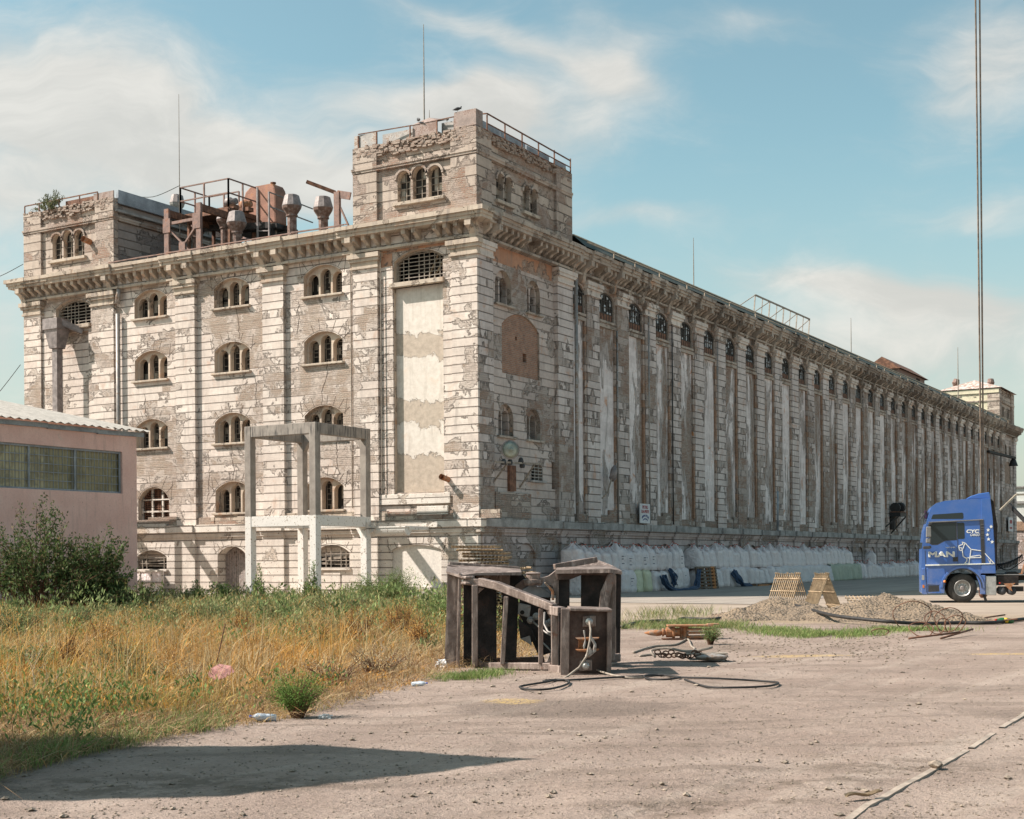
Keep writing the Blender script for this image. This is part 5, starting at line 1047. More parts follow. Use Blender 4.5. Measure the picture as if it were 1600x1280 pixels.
T=empty('wall_arm_lamp',(0,105,12.3),0,'dark lamp on a long arm near the far pavilion','lamp'); mb=MB(); mb.bar((0,-1.5,.5),(1.6,4.5,.1),.35,.25); mb.build('arm',M['black'],T); mb=MB(); mb.lathe((1.5,4.3,-.8),[(.5,0),(.3,.6),(.1,.9)],10); mb.build('lamp_shade',M['black'],T)
# distant shed beyond the far end
T=empty('distant_shed',(0,135,0),0,'pale sheet shed beyond the far end of the warehouse','shed'); tz=atY(1592,760,135).z; b1=atY(1592,815,135).z; b2=atY(1592,829,135).z
mb=MB(); mb.box((-20,0,b1),(40,12,tz)); mb.build('upper_wall',M['palegreen'],T); mb=MB(); mb.box((-20,-.2,b2),(40,12,b1)); mb.build('brown_band',simple('brown boarding',(.30,.20,.14),.8),T); mb=MB(); mb.box((-20,0,-.2),(40,12,b2)); mb.build('lower_wall',M['sbase'],T); mb=MB(); mb.box((-20,-.3,tz-2.2),(40,-.01,tz-1.9)); mb.box((-20,-.3,tz-.15),(40,12.2,tz)); mb.build('rail',M['silver'],T)
def spline(P,n=8):
    out_=[]; 
    for i in range(len(P)-1):
        a=P[max(i-1,0)];b=P[i];c=P[i+1];d=P[min(i+2,len(P)-1)]
        for k in range(n):
            t=k/n; out_.append(.5*((2*b)+(c-a)*t+(2*a-5*b+4*c-d)*t*t+(3*b-a-3*c+d)*t**3))
    return out_+[P[-1]]
# ================================================================ bulk bags along the long facade
ONES='first second third fourth fifth sixth seventh eighth ninth tenth eleventh twelfth thirteenth fourteenth fifteenth sixteenth seventeenth eighteenth nineteenth'.split()
def ordn(i):
    if i<=19: return ONES[i-1]
    if i==20: return 'twentieth'
    if i==30: return 'thirtieth'
    if i==40: return 'fortieth'
    return {2:'twenty',3:'thirty',4:'forty'}[i//10]+'-'+ONES[i%10-1]
CNT={}
def nth(k): CNT[k]=CNT.get(k,0)+1; return ordn(CNT[k])
def bagmesh(seed,wd=.92,hh=1.05,slump=.08,peak=.22):
    g=random.Random(seed); n=24; P=[];F=[]
    prof=[(0,.90),(.04,1.0),(.18,1.07),(.34,1.04),(.5,1.06),(.66,1.01),(.80,1.0),(.9,.95),(.96,.90),(.99,.80),(1.0+peak*.12,.58),(1.0+peak*.3,.36),(1.0+peak*.62,.20),(1.0+peak*.8,.15)]
    ph=[g.uniform(0,6.28) for _ in range(4)]; lx,ly=g.uniform(-.09,.09),g.uniform(-.10,.10); peak=peak*g.uniform(.5,1.35)
    for t,r_ in prof:
        for j in range(n):
            a=2*math.pi*j/n; e=.55 if t<.95 else .8
            cx=math.copysign(abs(math.cos(a))**e,math.cos(a)); sy=math.copysign(abs(math.sin(a))**e,math.sin(a))
            f=1+.045*math.sin(3*a+ph[0]+t*2)+.035*math.sin(7*a+ph[1]+t*4)+.025*math.sin(11*a+ph[2]+t*5)+.02*math.sin(t*13+ph[3]) + (.22*math.sin(5*a+ph[3]) if t>.96 else 0)
            P.append((wd/2*r_*cx*f*(1.02+slump*(1-t))+lx*t*1.4,wd/2*r_*sy*f+ly*t*1.4,hh*t*(1+.02*math.sin(3*a+ph[1]))-(.03 if t>.9 and r_>.6 else 0)))
    m=len(prof)
    for i in range(m-1):
        for j in range(n): F.append((i*n+j,i*n+(j+1)%n,(i+1)*n+(j+1)%n,(i+1)*n+j))
    F.append(tuple(range(n))[::-1]); F.append(tuple((m-1)*n+j for j in range(n)))
    mb=MB(); mb.add(P,F,0)
    return mb,(lx,ly)
def makebag(seed,mat='bag',lab='',group='',peak=.22,printed=False,hh=1.05,wd=.9):
    T=empty('bulk_bag',(0,0,0),0,lab,'bulk bag',group); mb,(lx,ly)=bagmesh(seed,wd,hh,peak=peak); mb.build('sack',M[mat],T,smooth=True); g=random.Random(seed+99)
    if peak>.1:
        lo=MB()
        for sx in (-1,1):
            for sy in (-1,1):
                x,y=sx*wd*.42+lx*1.4,sy*wd*.42+ly*1.4; tx,ty=sx*g.uniform(.0,.14)+lx,sy*g.uniform(.0,.12)+ly; tz=hh*1.0+g.uniform(.14,.36)
                lo.k=0; lo.add([(x,y-.09*sy,hh*.93),(x-.16*sx,y,hh*.97),(tx+.03,ty,tz),(tx-.03,ty,tz)],[(0,1,2,3)]); lo.add([(x,y-.09*sy,hh*.93),(x-.02*sx,y-.30*sy,hh*.97),(tx,ty+.03,tz),(tx,ty-.03,tz)],[(0,1,2,3)])
                lo.k=1; lo.box((tx-.035,ty-.03,tz-.02),(tx+.035,ty+.03,tz+.025))
        lo.build('lifting_loop',[M[mat],M['redtip']],T)
    if printed:
        pr=MB(); 
        for z in (.62,.5,.3): 
            for sx in (.2,):
                pr.box((wd*.485,-.15,hh*z),(wd*.53,.12,hh*z+.035))
        pr.build('print_mark',M['print'],T)
    return T
NAME={}
def protos(mat,peak,printed,hh,base): return [(mat,peak,printed,hh,base+i) for i in range(4)]
BC={}
def putbag(x,y,z,key,lab,group,rz):
    mat,peak,pr_,hh=key; k=(key,rnd.randint(0,5))
    if k not in BC: 
        o=makebag(hash(str(k))%1000 if False else (len(BC)*17+3),mat,lab,group,peak,pr_,hh); BC[k]=o; c=o
    else: c=copy_tree(BC[k]); 
    c.location=(x,y,z); c.rotation_euler=(rnd.uniform(-.03,.03),rnd.uniform(-.04,.05),rz); c.scale=(rnd.uniform(.88,1.06),rnd.uniform(.90,1.03),rnd.uniform(.88,1.10)); c['label']=lab; c['group']=group; return c
def lx(y): return 2.05-.012*max(0,y-20)      # front line of the bags
y=6.0
while y<18.0:       # first pile
    putbag(1.35,y,1.06,('bag',.24,True,1.05),'printed white bulk bag, %s from the corner in the upper row of the near pile'%nth('a'),'upper bags of the near pile',rnd.uniform(-.15,.15)); y+=.86+rnd.uniform(-.04,.06)
y=6.3; i=0
while y<18.0:
    yel=11.6<y<13.3
    putbag(1.55,y,0,('bagy' if yel else 'bag',.05,not yel,1.05),('yellowish stained bulk bag, %s from the corner in the lower row of the near pile' if yel else 'printed white bulk bag, %s from the corner in the lower row of the near pile')%nth('b'),'yellowed bags of the near pile' if yel else 'lower bags of the near pile',rnd.uniform(-.1,.1)); y+=.92+rnd.uniform(-.04,.06)
y=20.2
while y<49:
    putbag(1.25-.008*(y-20),y,1.06,('bag',.30,False,1.05),'plain white bulk bag, %s from the pallets in the upper row of the long pile'%nth('c'),'upper bags of the long pile',rnd.uniform(-.15,.15)); y+=.90+rnd.uniform(-.05,.08)
y=20.4
while y<32:
    putbag(1.5,y,0,('bag',.05,False,1.05),'plain white bulk bag, %s from the pallets in the lower row of the long pile'%nth('d'),'lower bags of the long pile',rnd.uniform(-.12,.12)); y+=.94+rnd.uniform(-.04,.06)
while y<49:
    putbag(1.1,y,0,('bag',.05,False,1.05),'white bulk bag under the draped sheets, %s from the blue tarpaulin heap'%nth('e'),'covered bags of the long pile',rnd.uniform(-.12,.12)); y+=.94
putbag(.9,55.2,.98,('bag',.30,False,1.05),'single leaning white bulk bag on top of the low far row','single bag',.2)
y=50.5
while y<67.5:
    putbag(1.2,y,0,('bag',.16,False,1.0),'slumped white bulk bag, %s in the single far row beyond the green sheet'%nth('f'),'far row of bags',rnd.uniform(-.3,.3)); y+=1.06+rnd.uniform(-.1,.12)
def drape(name,y0,y1,x,z1,mat,lab,seed,cat='sheet'):
    n=int((y1-y0)/.16); m=9; P=[];F=[]; g=random.Random(seed); ph=g.uniform(0,6)
    for i in range(n+1):
        yy=y0+(y1-y0)*i/n
        for j in range(m+1):
            t=j/m; f=.10*math.sin(yy*4.1+ph)+.06*math.sin(yy*9.3+t*2)+.04*math.sin(yy*17)
            xx=x-.55*(1-t)**2*0+(-.5 if j==0 else 0)+.14*t+f*(.3+.7*t); zz=z1*(1-t)+.05*math.sin(yy*2.7+ph)*(1-t)+.02
            P.append((xx,yy,zz))
    for i in range(n):
        for j in range(m): F.append((i*(m+1)+j,i*(m+1)+j+1,(i+1)*(m+1)+j+1,(i+1)*(m+1)+j))
    mb=MB(); mb.add(P,F); o=mb.build(name,M[mat],smooth=True); tag(o,lab,cat); so_=o.modifiers.new('s','SOLIDIFY'); so_.thickness=.01; return o
drape('draped_sheet',32.0,42.6,1.75,1.16,'bagshe','white sheeting draped over the lower bags of the long pile',5)
drape('draped_sheet',42.7,49.6,1.78,1.18,'baggrn','greenish sheeting draped over the lower bags of the long pile',6)
def tarp(pts,r_,lab,seed):
    mb=MB(); g=random.Random(seed)
    for k in range(13):
        q=spline([Vector((a+g.uniform(-.12,.12),b+g.uniform(-.22,.22),max(.03,c+g.uniform(-.12,.10)))) for a,b,c in pts],4); mb.tube(q,[r_*g.uniform(.25,.6) for _ in q],6)
    o=mb.build('blue_tarp',M['bluetarp'],smooth=True); tag(o,lab,'tarpaulin'); return o
tarp([(2.35,13.6,.75),(2.4,14.1,.25),(2.6,15.2,.06),(2.75,16.6,.06),(2.5,17.6,.2),(2.25,18.3,.95)],.11,'bunched blue tarpaulin hanging before the near pile and pallets',1)
tarp([(2.1,23.9,.9),(2.3,24.2,.4),(2.4,24.6,.08),(2.5,25.3,.06)],.12,'small blue tarpaulin heap in the lower row of the second pile',2)
tarp([(2.05,15.3,1.05),(2.15,15.4,.7),(2.12,15.5,.3)],.08,'narrow blue strip hanging between two lower bags',3)
# pallets leaning in the gap
def pallet(loc,rz,tilt,lab,mat,group=None):
    T=empty('pallet',loc,rz,lab,'pallet',group); 
    for x in (-.05,.05):
        pass
    for i in range(7): mb=MB(); z=.04+i*.178; mb.box((-.5,-.06,z),(.5,-.04,z+.10)); mb.build('deck_board',M[mat],T)
    for x in (-.45,0,.45): mb=MB(); mb.box((x-.05,-.04,.0),(x+.05,.06,1.2)); mb.build('bearer',M[mat],T)
    T.rotation_euler=(tilt,0,rz); return T
pallet((2.55,18.55,0),R(62),-.16,'dark pallet leaning in the gap between the bag piles, nearer the tarpaulin','oldwood'); pallet((2.6,19.0,0),R(66),-.14,'orange tinged pallet on edge between two dark pallets','orangewood'); pallet((2.65,19.5,0),R(82),-.16,'dark pallet with pale slats leaning on the second bag pile','oldwood')
for k,(y,lab) in enumerate(((26.8,'flat broken pallet under the lower bags, nearer one'),(29.6,'flat broken pallet under the lower bags, farther one'))):
    T=empty('flat_pallet',(2.4,y,0),0,lab,'pallet'); 
    for i in range(6): mb=MB(); mb.box((-.5,-.9+i*.3,.10),(.45,-.72+i*.3,.13)); mb.build('deck_board',M['oldwood'],T)
    for x in (-.45,.35): mb=MB(); mb.box((x,-.9,.0),(x+.08,.85,.10)); mb.build('bearer',M['orangewood'],T)

# ================================================================ lath grates: two A shapes and a stack
def grate(L_=1.25,W_=1.1,n=13,mat='wood'):
    mb=MB(); g=random.Random(5)
    for i in range(n): x=-W_/2+W_*i/(n-1); mb.bar((x,-.012,g.uniform(-.02,.02)),(x+g.uniform(-.012,.012),-.012,L_+g.uniform(-.03,.03)),.028,.022)
    for z in (.18,.62,1.05): mb.bar((-W_/2-.03,.012,z),(W_/2+.03,.012,z),.03,.022)
    return mb
g0=grate().build('lath_grate',M['wood']); g0_used=[False]
def putgrate(mat_world,lab,group):
    if not g0_used[0]: o=g0; g0_used[0]=True
    else: o=g0.copy(); col.objects.link(o)
    o.matrix_world=mat_world; tag(o,lab,'lath grate',group); return o
def aframe(px,py,dep,lab,yaw,g):
    c=atD(px,py,dep); c.z=mound_h(np.array([c.x]),np.array([c.y]))[0]*.3; sp_=.44
    for s_,ll in ((-1,'left leaf'),(1,'right leaf')):
        m_=Matrix.Translation(c)@Matrix.Rotation(yaw,4,'Z')@Matrix.Translation((s_*sp_,0,0))@Matrix.Rotation(-s_*R(22),4,'Y')@Matrix.Rotation(R(90),4,'Z')
        putgrate(m_,lab%ll,g)
aframe(1231,948,44.5,'%s of the left A shaped pair of lath grates behind the soil heap',PHI+.55,'grates of the left A frame')
aframe(1284,950,43.5,'%s of the right A shaped pair of lath grates behind the soil heap',PHI+.15,'grates of the right A frame')
cst=atD(765,975,30.5); cst.z=0; X_=Matrix.Translation(cst)
z=.08; i=0; g=random.Random(3)
while z<1.98:
    wide_=z<1.45
    off=g.uniform(-.15,.15)+(0 if wide_ else -.15); sx=1.0 if not wide_ else 1.55; 
    tilt=g.uniform(-.03,.03)-(.05 if wide_ and z>1.2 else 0)
    m_=X_@Matrix.Rotation(PHI+g.uniform(-.12,.12),4,'Z')@Matrix.Translation((off+(.1 if wide_ else 0),0,z))@Matrix.Rotation(tilt,4,'Y')@Matrix.Rotation(R(-90),4,'X')@Matrix.Diagonal((sx*.86,1,.9,1))@Matrix.Translation((0,0,-.6))
    putgrate(m_,'%s lath grate from the ground in the stack behind the steel grab'%nth('g'),'stacked lath grates'); z+=.075; i+=1
q=atD(1330,944,43.0); 
m_=Matrix.Translation((q.x,q.y,.12))@Matrix.Rotation(PHI+.1,4,'Z')@Matrix.Rotation(R(-86),4,'X')@Matrix.Diagonal((1.1,1,1,1))@Matrix.Translation((0,0,-.6)); putgrate(m_,'lath grate lying flat on the ground right of the A frames','flat grate')
q=atD(1362,940,43.0); m_=Matrix.Translation((q.x,q.y,.30))@Matrix.Rotation(PHI-.1,4,'Z')@Matrix.Rotation(R(-80),4,'X')@Matrix.Diagonal((1.3,1,1,1))@Matrix.Translation((0,0,-.6)); putgrate(m_,'lath grate lying half behind the right hand soil heap','flat grate behind heap')

# ================================================================ soil and gravel heaps
def soil():
    m_,n,p=newmat('dug soil and gravel'); tcn=n.n('ShaderNodeTexCoord').outputs['Object']; a=n.noise(tcn,1.3,5,.6); 
    vo=n.n('ShaderNodeTexVoronoi'); n.set(vo.inputs['Vector'],tcn); vo.inputs['Scale'].default_value=13; b=n.noise(tcn,30,4,.7)
    c=n.mix(n.ss(a,.35,.65),(.27,.20,.135),(.20,.15,.105)); c=n.mix(n.ss(vo.outputs['Distance'],.0,.35),(.25,.20,.15),c); c=n.mix(n.m('MULTIPLY',n.ss(b,.5,.7),.5),c,(.16,.12,.09))
    n.set(p.inputs['Base Color'],c); p.inputs['Roughness'].default_value=.95; bump(n,p,n.m('ADD',n.m('SUBTRACT',1,vo.outputs['Distance']),n.m('MULTIPLY',b,.5)),1,.07); return m_
M['soil']=soil()
def heap(ms,lab,seed):
    c=Vector((sum(m[0] for m in ms)/len(ms),sum(m[1] for m in ms)/len(ms),0)); n=90; ext=3.6; P=[];F=[]
    a=np.linspace(-ext,ext,n); A,B=np.meshgrid(a,a); X=c.x+A*r0[0]+B*DV[0]; Y=c.y+A*r0[1]+B*DV[1]; Z=np.full(X.shape,-.12)
    for (mx,my,h,rx_,ry_) in ms:
        aa=(X-mx)*r0[0]+(Y-my)*r0[1]; bb=(X-mx)*DV[0]+(Y-my)*DV[1]; q=np.sqrt((aa/rx_)**2+(bb/ry_)**2)+fbm(X*1.4,Y*1.4,3,seed)*.5
        Z=np.maximum(Z,h*np.maximum(-.35,1-q)**1.0 if False else h*(1-np.minimum(q,1.35))*1.05)
    Z=Z+fbm(X*3,Y*3,3,seed+3)*.16+fbm(X*11,Y*11,2,seed+7)*.06-.03; Z=np.maximum(Z,-.15)
    V=np.stack([X-c.x,Y-c.y,Z],-1).reshape(-1,3); i=np.arange(n-1)[None,:]+np.arange(n-1)[:,None]*n; f=np.stack([i,i+1,i+1+n,i+n],-1).reshape(-1,4)
    me=bpy.data.meshes.new('soil_heap'); me.from_pydata(V.tolist(),[],f.tolist()); me.polygons.foreach_set('use_smooth',[True]*len(me.polygons)); me.update(); me.materials.append(M['soil']); o=bpy.data.objects.new('soil_heap',me); o.location=c; col.objects.link(o); tag(o,lab,'soil heap'); return o,X,Y,Z
HE=[heap([MOUNDS[0],MOUNDS[1],MOUNDS[2]],'sandy soil heap in front of the A shaped grates',31),heap([MOUNDS[3],MOUNDS[4],MOUNDS[5]],'stony grey brown gravel heap before the blue truck',47)]
# loose stones
def stones(name,pts,sizes,mat,lab=None,seed=0,kind='stuff'):
    g=np.random.RandomState(seed); n=len(pts); base=np.array([(1,0,0),(0,1,0),(-1,0,0),(0,-1,0),(0,0,1),(0,0,-1),(.7,.7,.5),(-.7,.6,.55),(-.6,-.7,.45),(.65,-.65,.5)],float)
    faces=[(0,6,4),(6,1,4),(1,7,4),(7,2,4),(2,8,4),(8,3,4),(3,9,4),(9,0,4),(0,1,6),(1,2,7),(2,3,8),(3,0,9),(1,0,5),(2,1,5),(3,2,5),(0,3,5)]
    V=base[None]*g.uniform(.7,1.2,(n,10,1))*np.array([1,.8,.55])*sizes[:,None,None]; an=g.uniform(0,6.28,n); c,s=np.cos(an)[:,None],np.sin(an)[:,None]
    V=np.stack([V[:,:,0]*c-V[:,:,1]*s,V[:,:,0]*s+V[:,:,1]*c,V[:,:,2]],-1)+pts[:,None,:]
    F=(np.array(faces)[None]+np.arange(n)[:,None,None]*10).reshape(-1,3)
    me=bpy.data.meshes.new(name); me.from_pydata(V.reshape(-1,3).tolist(),[],F.tolist()); me.update(); me.materials.append(mat); o=bpy.data.objects.new(name,me); col.objects.link(o)
    if kind: o['kind']=kind
    return tag(o,lab,'stones' if lab else None) if lab else o
pts=[]; sz=[]; g=np.random.RandomState(4)
while len(pts)<6500:     # yard surface, denser close to the camera
    px=g.uniform(-50,1650); py=930+g.rand()**.8*360; 
    q=atz(px,py); dpt=depth(q)
    if dpt>40: continue
    s=g.uniform(.003,.009)*(1+dpt/18) if g.rand()<.97 else g.uniform(.015,.04)
    pts.append((q.x,q.y,gz(q.x,q.y)+s*.2)); sz.append(s)
stones('loose_gravel',np.array(pts),np.array(sz),M['stone'],'scattered small stones over the dusty yard',1)
pts=[];sz=[]
for (o,X,Y,Z) in HE:
    idx=g.randint(0,X.size,4200)
    for i in idx:
        z=Z.ravel()[i]
        if z<-.02: continue
        s=g.uniform(.012,.035); pts.append((X.ravel()[i]+g.uniform(-.03,.03),Y.ravel()[i]+g.uniform(-.03,.03),z+s*.2)); sz.append(s)
for k in range(650):     # rubble band in front of the heaps
    px=g.uniform(1120,1420); py=g.normal(1006,9) if k<350 else g.uniform(980,1035); q=atz(px,py); s=g.uniform(.010,.030); pts.append((q.x,q.y,gz(q.x,q.y)+s*.3)); sz.append(s)
stones('heap_stones',np.array(pts),np.array(sz),M['stone'],'gravel stones on and before the two heaps',2)
q=atz(1462,1200); o=stones('field_stone',np.array([[0,0,.035]]),np.array([.075]),M['stone'],'fist sized stone standing on the rail',5,kind=None); o.location=(q.x,q.y,gz(q.x,q.y)); o['category']='stone'
q=atz(1127,968); o=stones('field_stone',np.array([[0,0,.06]]),np.array([.2]),simple('reddish block',(.30,.17,.12),.9),'reddish block at the left foot of the soil heap',6,kind=None); o.location=(q.x,q.y,0); o['category']='stone'

# ================================================================ brown steel grab frame
p0=atz(830,1045); p0=Vector((p0.x,p0.y,0)); GB=empty('steel_grab',tuple(p0),0,'big brown steel grab frame lying on the dirt before the warehouse corner','grab')
def GP(px,py,t): return atD(px,py,t)-p0
DVv=Vector(DV); RVv=Vector(r0)
def gpl(name,pts,t,th,mat='grab',bev=.012,direction=None,parent=None):
    mb=MB(); pp=[GP(x,y,(tt[0] if tt else t)) for x,y,*tt in pts]; mb.prism(pp,(direction or DVv)*th); return mb.build(name,M[mat],parent or GB,bevel=bev)
def gbar(name,a,b,w_,h_,mat='grab',bev=.01): mb=MB(); mb.bar(GP(*a),GP(*b),w_,h_); return mb.build(name,M[mat],GB,bevel=bev)
gpl('side_channel',[(700,893),(716,895),(714,1041),(694,1040)],21.35,.55)
gpl('side_flange',[(716,895),(721,896),(718,1043),(713,1043)],21.2,.10)
gpl('side_channel',[(699,882),(716,885),(712,1030),(696,1028)],22.3,.35)
mb=MB(); mb.add([GP(697,893,21.3),GP(720,899,21.15),GP(745,895.5,21.2),GP(815,894,21.4),GP(813,889,22.7),GP(760,884,22.8),GP(700,880,22.8)]+[GP(697,896,21.3),GP(720,903,21.15),GP(745,899,21.2),GP(815,899,21.4),GP(813,893,22.7),GP(760,888,22.8),GP(700,884,22.8)],[(0,1,2,3,4,5,6),(7,8,9,10,11,12,13)]+[(i,(i+1)%7,(i+1)%7+7,i+7) for i in range(7)]); mb.build('top_plate',M['grab'],GB)
gbar('edge_roll',(702,881,22.6),(812,889,22.7),.07,.07)
gpl('inner_plate',[(724,899),(776,899),(776,1037),(724,1040)],22.0,.06,'grime'); gpl('inner_plate',[(785,897),(815,896),(829,912),(810,930),(807,1032),(784,1036)],22.0,.07,'grime')
gpl('inner_plate',[(720,1030),(850,1026),(852,1040),(722,1045)],22.3,.05,'grime')
gpl('stiffener',[(744,899),(778,898),(778,913),(768,912),(766,903),(744,903)],21.8,.12)
gpl('stiffener',[(778,897),(797,897),(797,914),(778,912)],21.8,.12)
# hinge ears and rail
for yy in (905,914): mb=MB(); mb.lathe(GP(731,yy,21.15),[(.09,0),(.11,.015),(.11,.035),(.09,.05)],12); mb.build('hinge_ear',M['grab'],GB)
gbar('rail',(727,908,21.15),(751,911,21.1),.13,.11); gbar('rail',(750,909,21.1),(775,915,20.95),.13,.12); gbar('rail',(774,914,20.95),(866,950,20.35),.13,.12); gbar('rail',(862,953,20.4),(878,956,20.2),.15,.13)
gbar('bottom_rail',(741,1043,21.15),(757,1041,21.1),.12,.09); gbar('bottom_rail',(757,1040,21.1),(863,1041,20.4),.12,.10); gbar('bottom_rail',(862,1044,20.4),(880,1046,20.15),.13,.11)
for (a,b,t,w_) in (((742,914),(742,1041),21.05,.09),((791,932),(785,1038),20.85,.07),((845,951),(845,1037),20.5,.07),((866,958),(867,1041),20.35,.10)):
    mb=MB(); A=GP(a[0],a[1],t); B=GP(b[0],b[1],t); mb.bar(A,B,w_,.14,up=tuple(DV)); mb.build('post',M['grab'],GB,bevel=.01)
for tri,t in (([(747,917),(757,919),(747,928)],21.1),([(747,1030),(762,1041),(747,1042)],21.05),([(852,952),(862,955),(862,972)],20.45),([(850,1040),(862,1026),(862,1042)],20.45)): gpl('gusset',tri,t,.05)
# end box
gpl('end_box',[(888,955),(951,955),(950,1053),(888,1055)],20.0,.75,'grabface',.01)
gpl('box_flange',[(877,951),(890,951),(889,1057),(876,1057)],19.85,.12); gpl('box_flange',[(949,953),(957,954),(955,1053),(948,1053)],19.87,.12); gpl('box_flange',[(890,950),(957,952),(957,956),(890,955)],19.84,.85)
gpl('side_web',[(872,957),(878,957),(877,1052),(872,1048)],20.15,.5,'grime')
for (x0,y0,x1,y1) in ((910,963,931,980),(905,1032,925,1049)):
    gpl('socket_plate',[(x0+1,y0),(x1,y0-1),(x1+.5,y1-1),(x0,y1)],19.93,.06); mb=MB(); mb.lathe(GP((x0+x1)/2,(y0+y1)/2,19.90),[(.055,0),(.055,.03),(.03,.05)],10,axis=tuple(-DVv)); mb.build('socket',M['silver'],GB)
for yy in (997,1015): gpl('bracket_lip',[(899,yy),(937,yy-1),(935,yy+1.5),(925,yy+4),(903,yy+3)],19.80,.2,'orangepipe'); 
gpl('bracket_back',[(904,998),(914,998),(914,1014),(904,1014)],19.96,.05,'orangepipe')
gpl('shackle',[(911,985),(914,985),(916,1005),(913,1016),(911,1010),(914,1000)],19.75,.05,'galv'); gpl('shackle',[(922,986),(925,995),(932,1006),(932,1018),(920,1028),(914,1026),(922,1010),(926,1018),(928,1008),(921,996)],19.72,.07,'galv')
mb=MB(); mb.tube([GP(921,972,19.85),GP(923,985,19.7),GP(922,1000,19.62),GP(917,1025,19.6),GP(905,1043,19.6),GP(888,1056,19.5),GP(868,1067,19.3)],.016,7); mb.build('hanging_cable',M['iron'],GB,smooth=True)
# right hand portal
gpl('portal_leg',[(870,894),(890,894),(890,951),(868,947)],21.6,.16,'grime'); gpl('portal_leg',[(869,893),(873,893),(873,945),(868,945)],21.5,.05)
gpl('portal_arm',[(832,901),(848,903),(858,900),(870,890.5),(872,893),(872,935),(864,917),(851,909),(832,908)],21.5,.35)
gpl('portal_stay',[(852,909),(866,923),(866,938),(862,938),(862,925),(850,911)],21.35,.06,'orangepipe')
mb=MB(); A=[GP(868,890.5,21.35),GP(953,889,21.2),GP(972,892,21.6),GP(958,884,22.5),GP(932,874,22.7),GP(872,883,22.6)]; B=[a-Vector((0,0,.06)) for a in A]; mb.add(A+B,[(0,1,2,3,4,5),(6,7,8,9,10,11)]+[(i,(i+1)%6,(i+1)%6+6,i+6) for i in range(6)]); mb.build('top_plate',M['grab'],GB)
gpl('portal_beam',[(870,892),(953,891),(952,899),(908,899),(890,906),(870,906)],21.45,.12,'grabface')
gbar('edge_roll',(866,886,22.0),(932,874.5,22.3),.09,.09); gbar('edge_roll',(886,879,22.9),(914,874,22.9),.03,.03)
gpl('dark_panel',[(908,896),(951,895),(939,926),(937,949),(908,949)],21.75,.10,'grime'); gpl('slant_plate',[(951,893),(962,897),(955,925),(950,951),(936,951),(938,926),(946,908)],21.3,.09)
gbar('portal_foot_plate',(886,952,20.9),(952,953,20.9),.5,.04)
gpl('rear_post',[(957,899),(963,899),(961,1033),(955,1034)],21.7,.12); gpl('rear_post',[(963,893),(971,891),(969,1032),(962,1035)],22.1,.4,'grime'); gpl('rear_web',[(952,900),(960,897),(957,1000),(950,960)],21.9,.05)
gpl('hinge_ear',[(952,888),(966,890),(972,893),(970,897),(958,895),(951,892)],21.4,.2); gpl('foot',[(952,1025),(970,1022),(970,1034),(952,1036)],21.8,.25,'grab')
mb=MB(); mb.lathe(GP(833,903,21.55),[(.13,-.12),(.15,-.08),(.15,-.03),(.11,-.02),(.11,.05),(.13,.07),(.09,.09)],16); mb.build('pivot',M['grab'],GB,smooth=False)
gpl('pivot_arm',[(818,905),(845,907),(845,914),(826,914),(808,930),(805,915)],21.75,.2)
# inner machinery
gpl('cylinder_head',[(816,921),(828,915),(846,917),(852,921),(862,928),(858,934),(822,931)],21.7,.35,'bluesheet'); gpl('gear_casing',[(812,935),(832,930),(860,932),(862,1020),(842,1026),(826,990),(812,962)],22.0,.3,'grime')
gpl('chute_plate',[(810,942),(830,946),(827,966),(809,960)],21.8,.04,'galv'); mb=MB(); mb.lathe(GP(816,957,21.78),[(.0,0),(.035,.0),(.035,.01)],12,axis=tuple(-DVv)); mb.build('hole',M['dark'],GB)
gpl('hopper_blade',[(809,966),(830,982),(838,1000),(826,1006),(813,998)],21.6,.03,'grime'); gpl('hopper_blade',[(813,998),(828,993),(831,1009)],21.5,.02,'galv')
for (x,y) in ((829,969),(838,963),(854,975),(860,972)): mb=MB(); mb.lathe(GP(x,y,21.5),[(.0,0),(.055,.0),(.06,.05),(.03,.08),(.03,.15)],10,axis=tuple(-DVv)); mb.build('pulley',M['galv'],GB)
mb=MB(); mb.tube([GP(832,971,21.4),GP(845,982,21.2),GP(855,990,21.1),GP(864,994,21)],.015,6); mb.tube([GP(851,957,21.3),GP(850,975,21.2),GP(856,987,21.1),GP(864,990,21)],.018,6); mb.tube([GP(849,1005,21.2),GP(862,1018,21.1),GP(855,1038,21.2)],.012,6); mb.build('hose',M['galv'],GB,smooth=True)
# ground cables
def gpath(pts,lift=.02): 
    r_=[]
    for x,y,*h in pts: q=atz(x,y); r_.append(Vector((q.x,q.y,gz(q.x,q.y)+lift+(h[0] if h else 0))))
    return r_
def cable(name,pts,r_,mat,lab,cat='cable',lift=.02,tipmat=None):
    P=spline(gpath(pts,lift)); mb=MB(); mb.tube(P,r_,7); o=mb.build(name,M[mat],smooth=True); return tag(o,lab,cat)
cable('steel_cable',[(868,1067),(855,1071),(835,1074),(812,1079),(830,1083),(860,1082),(885,1075),(888,1070),(870,1067),(850,1069),(900,1068),(960,1064),(1005,1060),(1040,1058),(1062,1062),(1040,1066),(1012,1064),(1008,1059),(1030,1057),(1065,1062),(1120,1064),(1190,1065),(1216,1070),(1200,1076),(1150,1078),(1105,1076),(1070,1067)],.014,'black','thin looping steel cable on the dirt before the grab frame',lift=.025)
cable('thin_wire',[(915,1042,.25),(925,1050,.05),(950,1058),(980,1063),(1005,1062)],.014,'iron','pale wire running from the lower socket of the grab frame')
